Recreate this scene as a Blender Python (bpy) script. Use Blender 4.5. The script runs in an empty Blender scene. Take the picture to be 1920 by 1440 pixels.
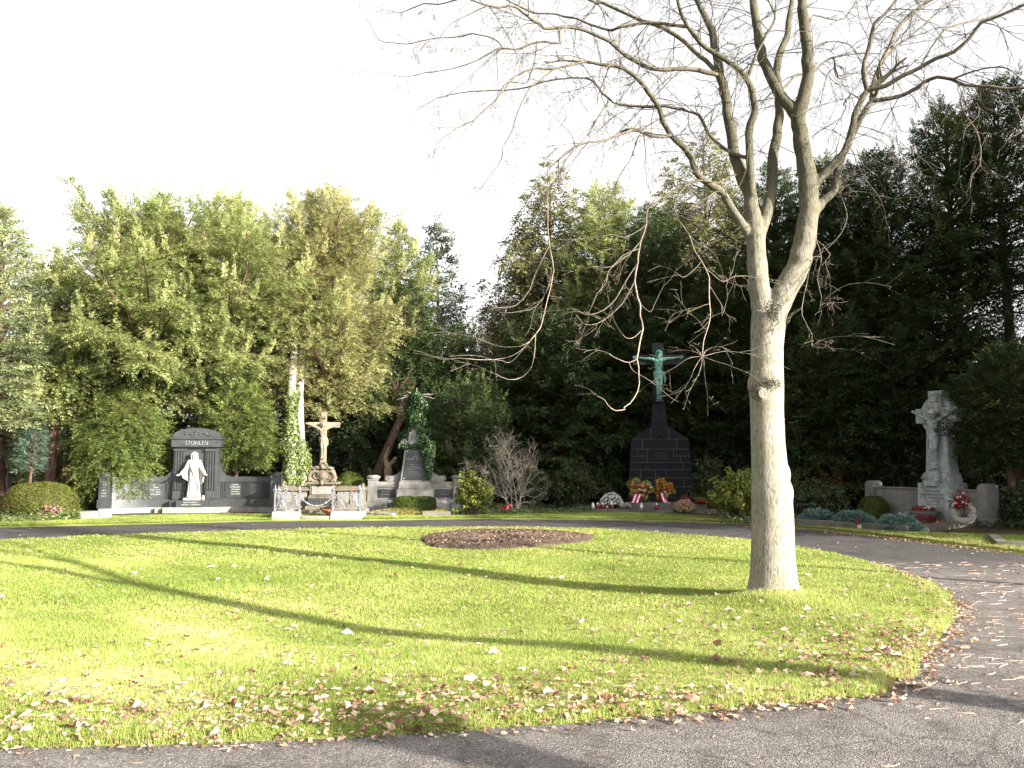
import bpy, bmesh, math, random
import numpy as np
from mathutils import Vector, Matrix, noise as mnoise

SEED = 7
random.seed(SEED)
rng = np.random.default_rng(SEED)
R = math.radians
scene = bpy.context.scene
COL = scene.collection

# ------------------------------------------------------------------ camera
CAM_H = 1.6
FPX = 1554.0                      # focal length in pixels of the 1920 px wide photograph
HOR = 866.0                       # image row of the horizon
PITCH = math.atan((HOR - 720.0) / FPX)
cp, sp = math.cos(PITCH), math.sin(PITCH)

cam_d = bpy.data.cameras.new('camera')
cam_d.sensor_width = 36.0
cam_d.lens = FPX / 1920.0 * 36.0
cam_d.clip_end = 2000.0
cam_d.clip_start = 0.05
cam = bpy.data.objects.new('camera', cam_d)
COL.objects.link(cam)
cam.location = (0, 0, CAM_H)
cam.rotation_euler = (math.pi / 2 + PITCH, 0, 0)
scene.camera = cam


def at(px, py, D):
    """world point seen at photo pixel (px, py) at depth y = D"""
    u = (px - 960.0) / FPX
    v = (720.0 - py) / FPX
    y = cp - sp * v
    z = sp + cp * v
    s = D / y
    return Vector((u * s, D, CAM_H + z * s))


def gnd(px, py, z=0.0):
    """world point where the ray through the pixel meets the height z"""
    u = (px - 960.0) / FPX
    v = (720.0 - py) / FPX
    y = cp - sp * v
    zz = sp + cp * v
    s = (z - CAM_H) / zz
    return Vector((u * s, y * s, z))


# ------------------------------------------------------------------ light
SUN_DIR = Vector((0.825, -0.565, 0.0)).normalized()      # towards the sun, on the ground
SUN_EL = R(17.0)
sd = bpy.data.lights.new('sun', 'SUN')
sd.energy = 5.0
sd.angle = R(0.53)
sd.color = (1.0, 0.92, 0.80)
sun = bpy.data.objects.new('sun', sd)
COL.objects.link(sun)
to_sun = Vector((SUN_DIR.x * math.cos(SUN_EL), SUN_DIR.y * math.cos(SUN_EL), math.sin(SUN_EL)))
sun.rotation_euler = to_sun.to_track_quat('Z', 'Y').to_euler()
sun.location = to_sun * 60

world = bpy.data.worlds.new('World')
scene.world = world
world.use_nodes = True
wt = world.node_tree
bg = wt.nodes['Background']
sky = wt.nodes.new('ShaderNodeTexSky')
sky.sky_type = 'NISHITA'
sky.sun_disc = False
sky.sun_elevation = SUN_EL
sky.sun_rotation = math.atan2(SUN_DIR.x, SUN_DIR.y)
sky.air_density = 1.0
sky.dust_density = 2.5
sky.ozone_density = 1.0
hsv = wt.nodes.new('ShaderNodeHueSaturation')
hsv.inputs['Saturation'].default_value = 0.04
wt.links.new(sky.outputs[0], hsv.inputs['Color'])
wt.links.new(hsv.outputs[0], bg.inputs['Color'])
bg.inputs['Strength'].default_value = 0.10

vs = scene.view_settings
vs.view_transform = 'Standard'
vs.look = 'None'
vs.exposure = 2.2
vs.gamma = 1.0

scene.render.engine = 'CYCLES'
scene.cycles.max_bounces = 6
scene.cycles.diffuse_bounces = 3
scene.cycles.transmission_bounces = 3
scene.cycles.glossy_bounces = 2


# ------------------------------------------------------------------ materials
def nd(nt, t, **kw):
    n = nt.nodes.new(t)
    for k, v in kw.items():
        setattr(n, k, v)
    return n


def ramp(nt, stops):
    n = nt.nodes.new('ShaderNodeValToRGB')
    cr = n.color_ramp
    while len(cr.elements) < len(stops):
        cr.elements.new(0.5)
    for e, (p, c) in zip(cr.elements, stops):
        e.position = p
        e.color = (c[0], c[1], c[2], 1)
    return n


def stone(name, c1, c2, scale=6.0, rough=0.8, bump=0.3, grain=60.0, c3=None, stain=0.0, spec=0.3):
    m = bpy.data.materials.new(name)
    m.use_nodes = True
    nt = m.node_tree
    b = nt.nodes['Principled BSDF']
    b.inputs['Roughness'].default_value = rough
    b.inputs['Specular IOR Level'].default_value = spec
    tc = nd(nt, 'ShaderNodeTexCoord')
    n1 = nd(nt, 'ShaderNodeTexNoise')
    n1.inputs['Scale'].default_value = scale
    n1.inputs['Detail'].default_value = 6
    n1.inputs['Roughness'].default_value = 0.65
    nt.links.new(tc.outputs['Object'], n1.inputs['Vector'])
    rp = ramp(nt, [(0.3, c1), (0.7, c2)])
    nt.links.new(n1.outputs['Fac'], rp.inputs['Fac'])
    n2 = nd(nt, 'ShaderNodeTexNoise')
    n2.inputs['Scale'].default_value = grain
    n2.inputs['Detail'].default_value = 3
    nt.links.new(tc.outputs['Object'], n2.inputs['Vector'])
    mx = nd(nt, 'ShaderNodeMix', data_type='RGBA', blend_type='MULTIPLY')
    mx.inputs['Factor'].default_value = 0.6
    r2 = ramp(nt, [(0.3, (0.55, 0.55, 0.55)), (0.7, (1.25, 1.25, 1.25))])
    nt.links.new(n2.outputs['Fac'], r2.inputs['Fac'])
    nt.links.new(rp.outputs['Color'], mx.inputs['A'])
    nt.links.new(r2.outputs['Color'], mx.inputs['B'])
    out = mx.outputs['Result']
    if c3 is not None:
        n3 = nd(nt, 'ShaderNodeTexNoise')
        n3.inputs['Scale'].default_value = scale * 0.45
        n3.inputs['Detail'].default_value = 8
        n3.inputs['Roughness'].default_value = 0.7
        mp = nd(nt, 'ShaderNodeMapping')
        mp.inputs['Scale'].default_value = (1.6, 1.6, 0.5)
        mp.inputs['Location'].default_value = (3.1, 7.7, 1.3)
        nt.links.new(tc.outputs['Object'], mp.inputs['Vector'])
        nt.links.new(mp.outputs[0], n3.inputs['Vector'])
        r3 = ramp(nt, [(0.5, (0, 0, 0)), (0.68, (1, 1, 1))])
        nt.links.new(n3.outputs['Fac'], r3.inputs['Fac'])
        mu = nd(nt, 'ShaderNodeMath', operation='MULTIPLY')
        mu.inputs[1].default_value = stain
        nt.links.new(r3.outputs['Color'], mu.inputs[0])
        m2 = nd(nt, 'ShaderNodeMix', data_type='RGBA')
        nt.links.new(mu.outputs[0], m2.inputs['Factor'])
        nt.links.new(out, m2.inputs['A'])
        m2.inputs['B'].default_value = (*c3, 1)
        out = m2.outputs['Result']
    nt.links.new(out, b.inputs['Base Color'])
    bp = nd(nt, 'ShaderNodeBump')
    bp.inputs['Strength'].default_value = bump
    bp.inputs['Distance'].default_value = 0.01
    nt.links.new(n2.outputs['Fac'], bp.inputs['Height'])
    nt.links.new(bp.outputs[0], b.inputs['Normal'])
    return m


def leafmat(name, dark, light, trans=0.3, rough=0.55, tip=None):
    """leaf surface: colour runs from dark to light by the per leaf 'tint'"""
    m = bpy.data.materials.new(name)
    m.use_nodes = True
    nt = m.node_tree
    b = nt.nodes['Principled BSDF']
    b.inputs['Roughness'].default_value = rough
    b.inputs['Specular IOR Level'].default_value = 0.25
    a = nd(nt, 'ShaderNodeAttribute', attribute_name='tint')
    stops = [(0.0, dark), (0.75 if tip else 1.0, light)]
    if tip:
        stops.append((1.0, tip))
    rp = ramp(nt, stops)
    nt.links.new(a.outputs['Fac'], rp.inputs['Fac'])
    nt.links.new(rp.outputs['Color'], b.inputs['Base Color'])
    if trans > 0:
        tr = nd(nt, 'ShaderNodeBsdfTranslucent')
        nt.links.new(rp.outputs['Color'], tr.inputs['Color'])
        mx = nd(nt, 'ShaderNodeMixShader')
        mx.inputs[0].default_value = trans
        nt.links.new(b.outputs[0], mx.inputs[1])
        nt.links.new(tr.outputs[0], mx.inputs[2])
        nt.links.new(mx.outputs[0], nt.nodes['Material Output'].inputs['Surface'])
    return m


def bark(name, c1, c2, fissure=18.0, bump=0.5, lich=None, rough=0.85, lich_amt=0.6, darker_up=False):
    m = bpy.data.materials.new(name)
    m.use_nodes = True
    nt = m.node_tree
    b = nt.nodes['Principled BSDF']
    b.inputs['Roughness'].default_value = rough
    b.inputs['Specular IOR Level'].default_value = 0.2
    tc = nd(nt, 'ShaderNodeTexCoord')
    mp = nd(nt, 'ShaderNodeMapping')
    mp.inputs['Scale'].default_value = (1.0, 1.0, 0.22)
    nt.links.new(tc.outputs['Object'], mp.inputs['Vector'])
    n1 = nd(nt, 'ShaderNodeTexNoise')
    n1.inputs['Scale'].default_value = fissure
    n1.inputs['Detail'].default_value = 8
    n1.inputs['Roughness'].default_value = 0.7
    n1.inputs['Distortion'].default_value = 0.6
    nt.links.new(mp.outputs[0], n1.inputs['Vector'])
    rp = ramp(nt, [(0.38, c1), (0.55, c2)])
    nt.links.new(n1.outputs['Fac'], rp.inputs['Fac'])
    out = rp.outputs['Color']
    if lich is not None:
        n3 = nd(nt, 'ShaderNodeTexNoise')
        n3.inputs['Scale'].default_value = 2.2
        n3.inputs['Detail'].default_value = 9
        n3.inputs['Roughness'].default_value = 0.75
        nt.links.new(tc.outputs['Object'], n3.inputs['Vector'])
        r3 = ramp(nt, [(0.48, (0, 0, 0)), (0.66, (1, 1, 1))])
        nt.links.new(n3.outputs['Fac'], r3.inputs['Fac'])
        mu = nd(nt, 'ShaderNodeMath', operation='MULTIPLY')
        mu.inputs[1].default_value = lich_amt
        nt.links.new(r3.outputs['Color'], mu.inputs[0])
        m2 = nd(nt, 'ShaderNodeMix', data_type='RGBA')
        nt.links.new(mu.outputs[0], m2.inputs['Factor'])
        nt.links.new(out, m2.inputs['A'])
        m2.inputs['B'].default_value = (*lich, 1)
        out = m2.outputs['Result']
    if darker_up:      # bark colour is multiplied darker and greener with height
        sx = nd(nt, 'ShaderNodeSeparateXYZ')
        nt.links.new(tc.outputs['Object'], sx.inputs[0])
        mr = nd(nt, 'ShaderNodeMapRange')
        mr.inputs['From Min'].default_value = 2.9 if darker_up is True else darker_up[0]
        mr.inputs['From Max'].default_value = 5.3 if darker_up is True else darker_up[1]
        mr.inputs['To Max'].default_value = 0.9
        nt.links.new(sx.outputs['Z'], mr.inputs['Value'])
        m3 = nd(nt, 'ShaderNodeMix', data_type='RGBA', blend_type='MULTIPLY')
        nt.links.new(mr.outputs[0], m3.inputs['Factor'])
        nt.links.new(out, m3.inputs['A'])
        m3.inputs['B'].default_value = (0.27, 0.275, 0.21, 1)
        out = m3.outputs['Result']
    nt.links.new(out, b.inputs['Base Color'])
    bp = nd(nt, 'ShaderNodeBump')
    bp.inputs['Strength'].default_value = bump
    bp.inputs['Distance'].default_value = 0.012
    nt.links.new(n1.outputs['Fac'], bp.inputs['Height'])
    nt.links.new(bp.outputs[0], b.inputs['Normal'])
    return m


def plain(name, c, rough=0.5, metal=0.0, spec=0.4, var=0.15, scale=25.0):
    m = bpy.data.materials.new(name)
    m.use_nodes = True
    nt = m.node_tree
    b = nt.nodes['Principled BSDF']
    b.inputs['Roughness'].default_value = rough
    b.inputs['Metallic'].default_value = metal
    b.inputs['Specular IOR Level'].default_value = spec
    tc = nd(nt, 'ShaderNodeTexCoord')
    n1 = nd(nt, 'ShaderNodeTexNoise')
    n1.inputs['Scale'].default_value = scale
    n1.inputs['Detail'].default_value = 4
    nt.links.new(tc.outputs['Object'], n1.inputs['Vector'])
    rp = ramp(nt, [(0.3, [x * (1 - var) for x in c]), (0.7, [min(1, x * (1 + var)) for x in c])])
    nt.links.new(n1.outputs['Fac'], rp.inputs['Fac'])
    nt.links.new(rp.outputs['Color'], b.inputs['Base Color'])
    return m


M = {}
M['granite'] = stone('dark_granite', (0.022, 0.026, 0.027), (0.040, 0.044, 0.044), 5, 0.38, 0.08, 180, spec=0.5)
M['granite_light'] = stone('pale_granite', (0.15, 0.145, 0.13), (0.27, 0.255, 0.235), 3, 0.85, 0.3, 90, (0.09, 0.075, 0.055), 0.6)
M['marble'] = stone('white_marble', (0.25, 0.237, 0.215), (0.34, 0.325, 0.30), 4, 0.55, 0.08, 60)
M['sandstone'] = stone('sandstone', (0.095, 0.078, 0.056), (0.165, 0.138, 0.102), 4, 0.9, 0.3, 70, (0.04, 0.034, 0.026), 0.75)
M['sandstone_pale'] = stone('pale_sandstone', (0.16, 0.135, 0.098), (0.225, 0.193, 0.145), 4, 0.9, 0.25, 70, (0.095, 0.072, 0.045), 0.6)
M['greystone'] = stone('grey_stone', (0.13, 0.128, 0.12), (0.215, 0.21, 0.197), 3.5, 0.9, 0.35, 80, (0.08, 0.075, 0.06), 0.65)
M['muschelkalk'] = stone('weathered_shell_stone', (0.21, 0.235, 0.23), (0.38, 0.41, 0.405), 5.0, 0.9, 0.6, 45, (0.065, 0.062, 0.05), 0.75)
M['kerbstone'] = stone('kerb_stone', (0.085, 0.08, 0.068), (0.155, 0.145, 0.125), 3.0, 0.9, 0.4, 60, (0.05, 0.05, 0.03), 0.7)
M['basalt'] = stone('black_basalt', (0.007, 0.0075, 0.0095), (0.015, 0.016, 0.020), 5, 0.85, 0.3, 70, spec=0.12)
M['mortar'] = stone('pale_mortar', (0.055, 0.055, 0.058), (0.12, 0.12, 0.12), 3, 0.9, 0.2, 60)
M['slate'] = stone('black_slate_tablet', (0.012, 0.013, 0.016), (0.022, 0.024, 0.028), 5, 0.6, 0.05, 100, spec=0.5)
M['letters'] = plain('inscription_white', (0.30, 0.30, 0.29), 0.6)
M['letters_dim'] = plain('inscription_worn', (0.16, 0.16, 0.16), 0.7)
M['letters_gold'] = plain('inscription_buff', (0.24, 0.21, 0.16), 0.7)
M['patina'] = stone('green_bronze_patina', (0.075, 0.185, 0.16), (0.15, 0.31, 0.27), 9, 0.6, 0.2, 60, (0.035, 0.10, 0.10), 0.7)
M['oldwood'] = stone('blackened_oak', (0.012, 0.012, 0.013), (0.025, 0.024, 0.024), 6, 0.85, 0.3, 60)
M['iron'] = plain('silver_painted_iron', (0.16, 0.165, 0.175), 0.45, 0.35)
M['dark_iron'] = plain('dark_iron', (0.03, 0.03, 0.03), 0.5, 0.5)
M['redglass'] = plain('red_glass', (0.20, 0.006, 0.010), 0.15)
M['tin'] = plain('pale_tin_lid', (0.6, 0.6, 0.58), 0.35, 0.5)
M['ribbon_red'] = plain('crimson_ribbon', (0.42, 0.02, 0.10), 0.5)
M['ribbon_white'] = plain('white_ribbon', (0.75, 0.74, 0.76), 0.5)
M['terracotta'] = plain('terracotta', (0.36, 0.13, 0.065), 0.85)
M['darkpot'] = plain('dark_pot', (0.04, 0.035, 0.03), 0.7)
M['straw'] = plain('white_wreath_body', (0.28, 0.27, 0.23), 0.9, var=0.35, scale=60)
M['bark_pale'] = bark('pale_beige_bark', (0.105, 0.094, 0.072), (0.255, 0.236, 0.192), 52, 1.0, (0.14, 0.14, 0.075), 0.9, 0.6, darker_up=True)
M['bark_twig'] = bark('twig_bark', (0.05, 0.041, 0.032), (0.105, 0.088, 0.068), 20, 0.4, (0.08, 0.085, 0.034), 0.8, 0.5)
M['twig_red'] = bark('young_twig_bark', (0.13, 0.10, 0.078), (0.26, 0.205, 0.165), 20, 0.2, darker_up=(3.3, 4.5))
M['bark_dark'] = bark('dark_conifer_bark', (0.035, 0.022, 0.016), (0.10, 0.065, 0.045), 14, 0.7)
M['bark_brown'] = bark('reddish_bark', (0.05, 0.028, 0.022), (0.13, 0.075, 0.055), 14, 0.6)
M['bark_ivory'] = bark('peeled_wood', (0.14, 0.10, 0.06), (0.28, 0.21, 0.135), 9, 0.6)
M['bark_birch'] = bark('whitish_bark', (0.20, 0.17, 0.13), (0.36, 0.33, 0.28), 12, 0.5)
M['bark_shrub'] = bark('grey_shrub_bark', (0.12, 0.10, 0.085), (0.25, 0.215, 0.185), 20, 0.3)
# foliage kinds
M['yew_lit'] = leafmat('sunlit_yew_needles', (0.092, 0.135, 0.04), (0.275, 0.305, 0.11), 0.42, tip=(0.44, 0.43, 0.19))  # yew needles for the sunny trees, sunlight put into the colour
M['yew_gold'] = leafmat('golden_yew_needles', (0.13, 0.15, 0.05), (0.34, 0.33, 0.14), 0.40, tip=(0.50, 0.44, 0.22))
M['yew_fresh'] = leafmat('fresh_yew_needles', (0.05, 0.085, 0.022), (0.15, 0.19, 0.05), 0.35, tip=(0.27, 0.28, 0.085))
M['yew_shade'] = leafmat('shaded_yew_needles', (0.016, 0.034, 0.012), (0.045, 0.07, 0.022), 0.25, tip=(0.10, 0.11, 0.03))  # yew needles for the shaded trees, shade put into the colour
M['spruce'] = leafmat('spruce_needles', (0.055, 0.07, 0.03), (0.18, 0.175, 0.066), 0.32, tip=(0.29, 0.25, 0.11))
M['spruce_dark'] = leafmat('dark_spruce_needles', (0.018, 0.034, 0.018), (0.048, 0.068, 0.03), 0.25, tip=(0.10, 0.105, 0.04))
M['fir_grey'] = leafmat('grey_green_fir_needles', (0.042, 0.056, 0.042), (0.10, 0.12, 0.085), 0.3, tip=(0.16, 0.155, 0.10))
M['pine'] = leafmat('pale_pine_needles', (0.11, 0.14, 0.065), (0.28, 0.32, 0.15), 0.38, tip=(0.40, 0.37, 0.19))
M['blue'] = leafmat('blue_juniper_needles', (0.075, 0.13, 0.115), (0.20, 0.29, 0.26), 0.25)
M['blue_green'] = leafmat('blue_green_cypress', (0.05, 0.09, 0.065), (0.14, 0.20, 0.14), 0.3)
M['lichen'] = leafmat('dark_lichen', (0.018, 0.02, 0.011), (0.055, 0.058, 0.03), 0.0)
M['scar'] = bark('old_branch_scar', (0.09, 0.078, 0.06), (0.20, 0.18, 0.145), 30, 0.8)
M['box'] = leafmat('box_leaves', (0.035, 0.06, 0.012), (0.10, 0.13, 0.025), 0.25, tip=(0.17, 0.18, 0.04))
M['clipped'] = leafmat('clipped_olive_leaves', (0.06, 0.075, 0.014), (0.135, 0.145, 0.03), 0.25, tip=(0.20, 0.19, 0.05))
M['ivy'] = leafmat('ivy_leaves', (0.008, 0.022, 0.006), (0.035, 0.07, 0.018), 0.12, 0.4, tip=(0.16, 0.20, 0.09))  # ivy darkened in the colour for the shade lying on the obelisk
M['ivy_lit'] = leafmat('glossy_ivy_leaves', (0.04, 0.07, 0.02), (0.13, 0.165, 0.05), 0.25, 0.35, tip=(0.26, 0.28, 0.13))  # brighter copy for ivy in the sun, sunlight put into the colour
M['rhodo'] = leafmat('yellow_green_shrub_leaves', (0.085, 0.13, 0.024), (0.24, 0.28, 0.06), 0.33, 0.4, tip=(0.36, 0.33, 0.08))
M['cover'] = leafmat('ground_cover_leaves', (0.03, 0.055, 0.02), (0.09, 0.125, 0.05), 0.25, tip=(0.15, 0.17, 0.075))
M['heath'] = leafmat('yellowing_ground_cover', (0.10, 0.11, 0.025), (0.24, 0.22, 0.06), 0.3, tip=(0.36, 0.22, 0.07))
M['autumn'] = leafmat('autumn_leaves', (0.20, 0.09, 0.015), (0.42, 0.22, 0.03), 0.4, tip=(0.5, 0.33, 0.06))
M['grass'] = leafmat('grass_blades', (0.125, 0.19, 0.028), (0.39, 0.445, 0.12), 0.45, 0.5, tip=(0.68, 0.64, 0.37))
M['deadleaf'] = leafmat('fallen_leaf', (0.13, 0.062, 0.036), (0.36, 0.235, 0.16), 0.25, 0.6, tip=(0.60, 0.48, 0.36))
M['stalk'] = leafmat('fallen_leaf_stalk', (0.15, 0.085, 0.065), (0.33, 0.23, 0.175), 0.0, 0.6, tip=(0.48, 0.36, 0.30))
M['fl_white'] = leafmat('white_petals', (0.42, 0.42, 0.40), (0.60, 0.60, 0.58), 0.2)
M['fl_orange'] = leafmat('orange_red_petals', (0.17, 0.025, 0.006), (0.33, 0.10, 0.016), 0.2, tip=(0.75, 0.5, 0.22))
M['fl_pink'] = leafmat('pink_petals', (0.36, 0.15, 0.14), (0.58, 0.33, 0.29), 0.2)
M['fl_red'] = leafmat('red_petals', (0.11, 0.004, 0.009), (0.24, 0.014, 0.022), 0.2)
M['fl_dark'] = plain('flower_centre', (0.16, 0.05, 0.03), 0.8)


# ------------------------------------------------------------------ objects
def link(name, mesh, mat=None, parent=None, smooth=False):
    o = bpy.data.objects.new(name, mesh)
    COL.objects.link(o)
    if mat is not None and not mesh.materials:
        mesh.materials.append(mat)
    if parent is not None:
        o.parent = parent
    if smooth:
        mesh.polygons.foreach_set('use_smooth', [True] * len(mesh.polygons))
    return o


def tag(o, label=None, cat=None, group=None, kind=None):
    if label:
        o['label'] = label
    if cat:
        o['category'] = cat
    if group:
        o['group'] = group
    if kind:
        o['kind'] = kind
    return o


def thing(name, label, cat, loc=(0, 0, 0), rz=0.0, group=None):
    o = bpy.data.objects.new(name, None)
    o.empty_display_size = 0.2
    COL.objects.link(o)
    o.location = loc
    o.rotation_euler = (0, 0, rz)
    tag(o, label, cat, group)
    return o


def np_mesh(name, verts, face_size, tint=None):
    """mesh from an array of verts where every face_size consecutive verts make a face"""
    verts = np.ascontiguousarray(verts, dtype=np.float32).reshape(-1, 3)
    n = len(verts)
    nf = n // face_size
    me = bpy.data.meshes.new(name)
    me.vertices.add(n)
    me.vertices.foreach_set('co', verts.ravel())
    me.loops.add(n)
    me.loops.foreach_set('vertex_index', np.arange(n, dtype=np.int32))
    me.polygons.add(nf)
    me.polygons.foreach_set('loop_start', np.arange(0, n, face_size, dtype=np.int32))
    me.polygons.foreach_set('loop_total', np.full(nf, face_size, dtype=np.int32))
    if tint is not None:
        a = me.attributes.new('tint', 'FLOAT', 'POINT')
        a.data.foreach_set('value', np.ascontiguousarray(np.clip(tint, 0, 1), dtype=np.float32))
    me.update()
    me.validate()
    return me


class MB:
    """collects shapes into one mesh"""

    def __init__(self):
        self.v = []
        self.f = []

    def add(self, vs, fs):
        o = len(self.v)
        self.v.extend([tuple(p) for p in vs])
        self.f.extend([tuple(i + o for i in f) for f in fs])
        return self

    def box(self, x0, x1, y0, y1, z0, z1, tx=0.0, ty=0.0):
        """box; tx, ty: how far the top is drawn in on each side"""
        vs = [(x0, y0, z0), (x1, y0, z0), (x1, y1, z0), (x0, y1, z0),
              (x0 + tx, y0 + ty, z1), (x1 - tx, y0 + ty, z1), (x1 - tx, y1 - ty, z1), (x0 + tx, y1 - ty, z1)]
        return self.add(vs, [(0, 3, 2, 1), (4, 5, 6, 7), (0, 1, 5, 4), (1, 2, 6, 5), (2, 3, 7, 6), (3, 0, 4, 7)])

    def prism(self, outline, y0, y1):
        """outline in (x, z), counter-clockwise seen from -y, pushed from y0 to y1"""
        n = len(outline)
        vs = [(x, y0, z) for x, z in outline] + [(x, y1, z) for x, z in outline]
        fs = [tuple(range(n)), tuple(range(2 * n - 1, n - 1, -1))]
        for i in range(n):
            j = (i + 1) % n
            fs.append((j, i, i + n, j + n))
        return self.add(vs, fs)

    def strip(self, xs, yf, z0, z1, thick):
        """wall following the curve y = yf(x); z0, z1 numbers or functions of x"""
        g0 = z0 if callable(z0) else (lambda x: z0)
        g1 = z1 if callable(z1) else (lambda x: z1)
        vs = []
        for x in xs:
            y = yf(x)
            vs += [(x, y, g0(x)), (x, y + thick, g0(x)), (x, y + thick, g1(x)), (x, y, g1(x))]
        fs = [(0, 3, 2, 1)]
        n = len(xs)
        for i in range(n - 1):
            a, b = 4 * i, 4 * i + 4
            for k in range(4):
                k2 = (k + 1) % 4
                fs.append((a + k, a + k2, b + k2, b + k))
        e = 4 * (n - 1)
        fs.append((e, e + 1, e + 2, e + 3))
        return self.add(vs, fs)

    def tube(self, pts, rad, sides=8, cap=True):
        pts = [Vector(p) for p in pts]
        n = len(pts)
        if not hasattr(rad, '__len__'):
            rad = [rad] * n
        vs = []
        fs = []
        t0 = (pts[1] - pts[0]).normalized()
        ref = Vector((1, 0, 0)) if abs(t0.x) < 0.8 else Vector((0, 1, 0))
        u = t0.cross(ref).normalized()
        for i in range(n):
            t = (pts[min(i + 1, n - 1)] - pts[max(i - 1, 0)])
            if t.length < 1e-9:
                t = t0.copy()
            t.normalize()
            u = (u - t * u.dot(t))
            if u.length < 1e-6:
                u = t.orthogonal()
            u.normalize()
            w = t.cross(u)
            for k in range(sides):
                a = 2 * math.pi * k / sides
                vs.append(pts[i] + (u * math.cos(a) + w * math.sin(a)) * rad[i])
        for i in range(n - 1):
            for k in range(sides):
                k2 = (k + 1) % sides
                fs.append((i * sides + k, i * sides + k2, (i + 1) * sides + k2, (i + 1) * sides + k))
        if cap:
            fs.append(tuple(range(sides - 1, -1, -1)))
            fs.append(tuple((n - 1) * sides + k for k in range(sides)))
        return self.add(vs, fs)

    def lathe(self, prof, seg=20, c=(0, 0, 0)):
        """prof: list of (r, z)"""
        vs = []
        fs = []
        n = len(prof)
        for r, z in prof:
            for k in range(seg):
                a = 2 * math.pi * k / seg
                vs.append((c[0] + r * math.cos(a), c[1] + r * math.sin(a), c[2] + z))
        for i in range(n - 1):
            for k in range(seg):
                k2 = (k + 1) % seg
                fs.append((i * seg + k, i * seg + k2, (i + 1) * seg + k2, (i + 1) * seg + k))
        fs.append(tuple(range(seg - 1, -1, -1)))
        fs.append(tuple((n - 1) * seg + k for k in range(seg)))
        return self.add(vs, fs)

    def ball(self, c, r, seg=14, rings=9, jit=0.0):
        if not hasattr(r, '__len__'):
            r = (r, r, r)
        vs = []
        fs = []
        for i in range(rings + 1):
            ph = math.pi * (i + 0.02) / (rings + 0.04)
            for k in range(seg):
                a = 2 * math.pi * k / seg
                d = Vector((math.sin(ph) * math.cos(a), math.sin(ph) * math.sin(a), math.cos(ph)))
                s = 1.0
                if jit:
                    s += jit * mnoise.noise(d * 2.3 + Vector(c))
                vs.append((c[0] + d.x * r[0] * s, c[1] + d.y * r[1] * s, c[2] + d.z * r[2] * s))
        for i in range(rings):
            for k in range(seg):
                k2 = (k + 1) % seg
                fs.append((i * seg + k, (i + 1) * seg + k, (i + 1) * seg + k2, i * seg + k2))
        fs.append(tuple(range(seg)))
        fs.append(tuple(rings * seg + k for k in range(seg - 1, -1, -1)))
        return self.add(vs, fs)

    def loft(self, rings, seg=28):
        """rings: (cx, cy, z, rx, ry, fold amplitude, fold count, phase)"""
        vs = []
        fs = []
        for (cx, cy, z, rx, ry, am, k_, ph) in rings:
            for k in range(seg):
                a = 2 * math.pi * k / seg
                s = 1 + am * math.sin(k_ * a + ph) + 0.5 * am * math.sin((k_ * 2 + 1) * a + 1.7 * ph)
                vs.append((cx + rx * s * math.cos(a), cy + ry * s * math.sin(a), z))
        n = len(rings)
        for i in range(n - 1):
            for k in range(seg):
                k2 = (k + 1) % seg
                fs.append((i * seg + k, i * seg + k2, (i + 1) * seg + k2, (i + 1) * seg + k))
        fs.append(tuple(range(seg - 1, -1, -1)))
        fs.append(tuple((n - 1) * seg + k for k in range(seg)))
        return self.add(vs, fs)

    def mesh(self, name, bevel=0.0, seg=2):
        me = bpy.data.meshes.new(name)
        me.from_pydata(self.v, [], self.f)
        me.update()
        bm = bmesh.new()
        bm.from_mesh(me)
        bmesh.ops.recalc_face_normals(bm, faces=bm.faces)
        if bevel > 0:
            es = [e for e in bm.edges if len(e.link_faces) == 2 and e.calc_face_angle(0) > 0.5]
            bmesh.ops.bevel(bm, geom=es, offset=bevel, segments=seg, affect='EDGES', clamp_overlap=True)
        bm.to_mesh(me)
        bm.free()
        return me

    def build(self, name, mat, parent=None, bevel=0.0, smooth=False, seg=2):
        return link(name, self.mesh(name, bevel, seg), mat, parent, smooth)


def remeshed(mb, name, voxel, smooth=4, factor=0.5):
    """one continuous surface grown over the collected shapes"""
    me = mb.mesh(name)
    o = bpy.data.objects.new(name, me)
    COL.objects.link(o)
    md = o.modifiers.new('remesh', 'REMESH')
    md.mode = 'VOXEL'
    md.voxel_size = voxel
    if smooth:
        s = o.modifiers.new('smooth', 'SMOOTH')
        s.iterations = smooth
        s.factor = factor
    dg = bpy.context.evaluated_depsgraph_get()
    dg.update()
    out = bpy.data.meshes.new_from_object(o.evaluated_get(dg))
    out.name = name
    bpy.data.objects.remove(o)
    bpy.data.meshes.remove(me)
    return out


def text_mesh(s, size, depth=0.008, spacing=1.0):
    cu = bpy.data.curves.new('lettering', 'FONT')
    cu.body = s
    cu.size = size
    cu.extrude = depth
    cu.space_character = spacing
    cu.offset = -0.005 * size / 0.185
    cu.align_x = 'CENTER'
    cu.align_y = 'CENTER'
    o = bpy.data.objects.new('lettering', cu)
    COL.objects.link(o)
    dg = bpy.context.evaluated_depsgraph_get()
    dg.update()
    me = bpy.data.meshes.new_from_object(o.evaluated_get(dg))
    bpy.data.objects.remove(o)
    me.transform(Matrix.Rotation(math.pi / 2, 4, 'X'))
    return me


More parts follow.
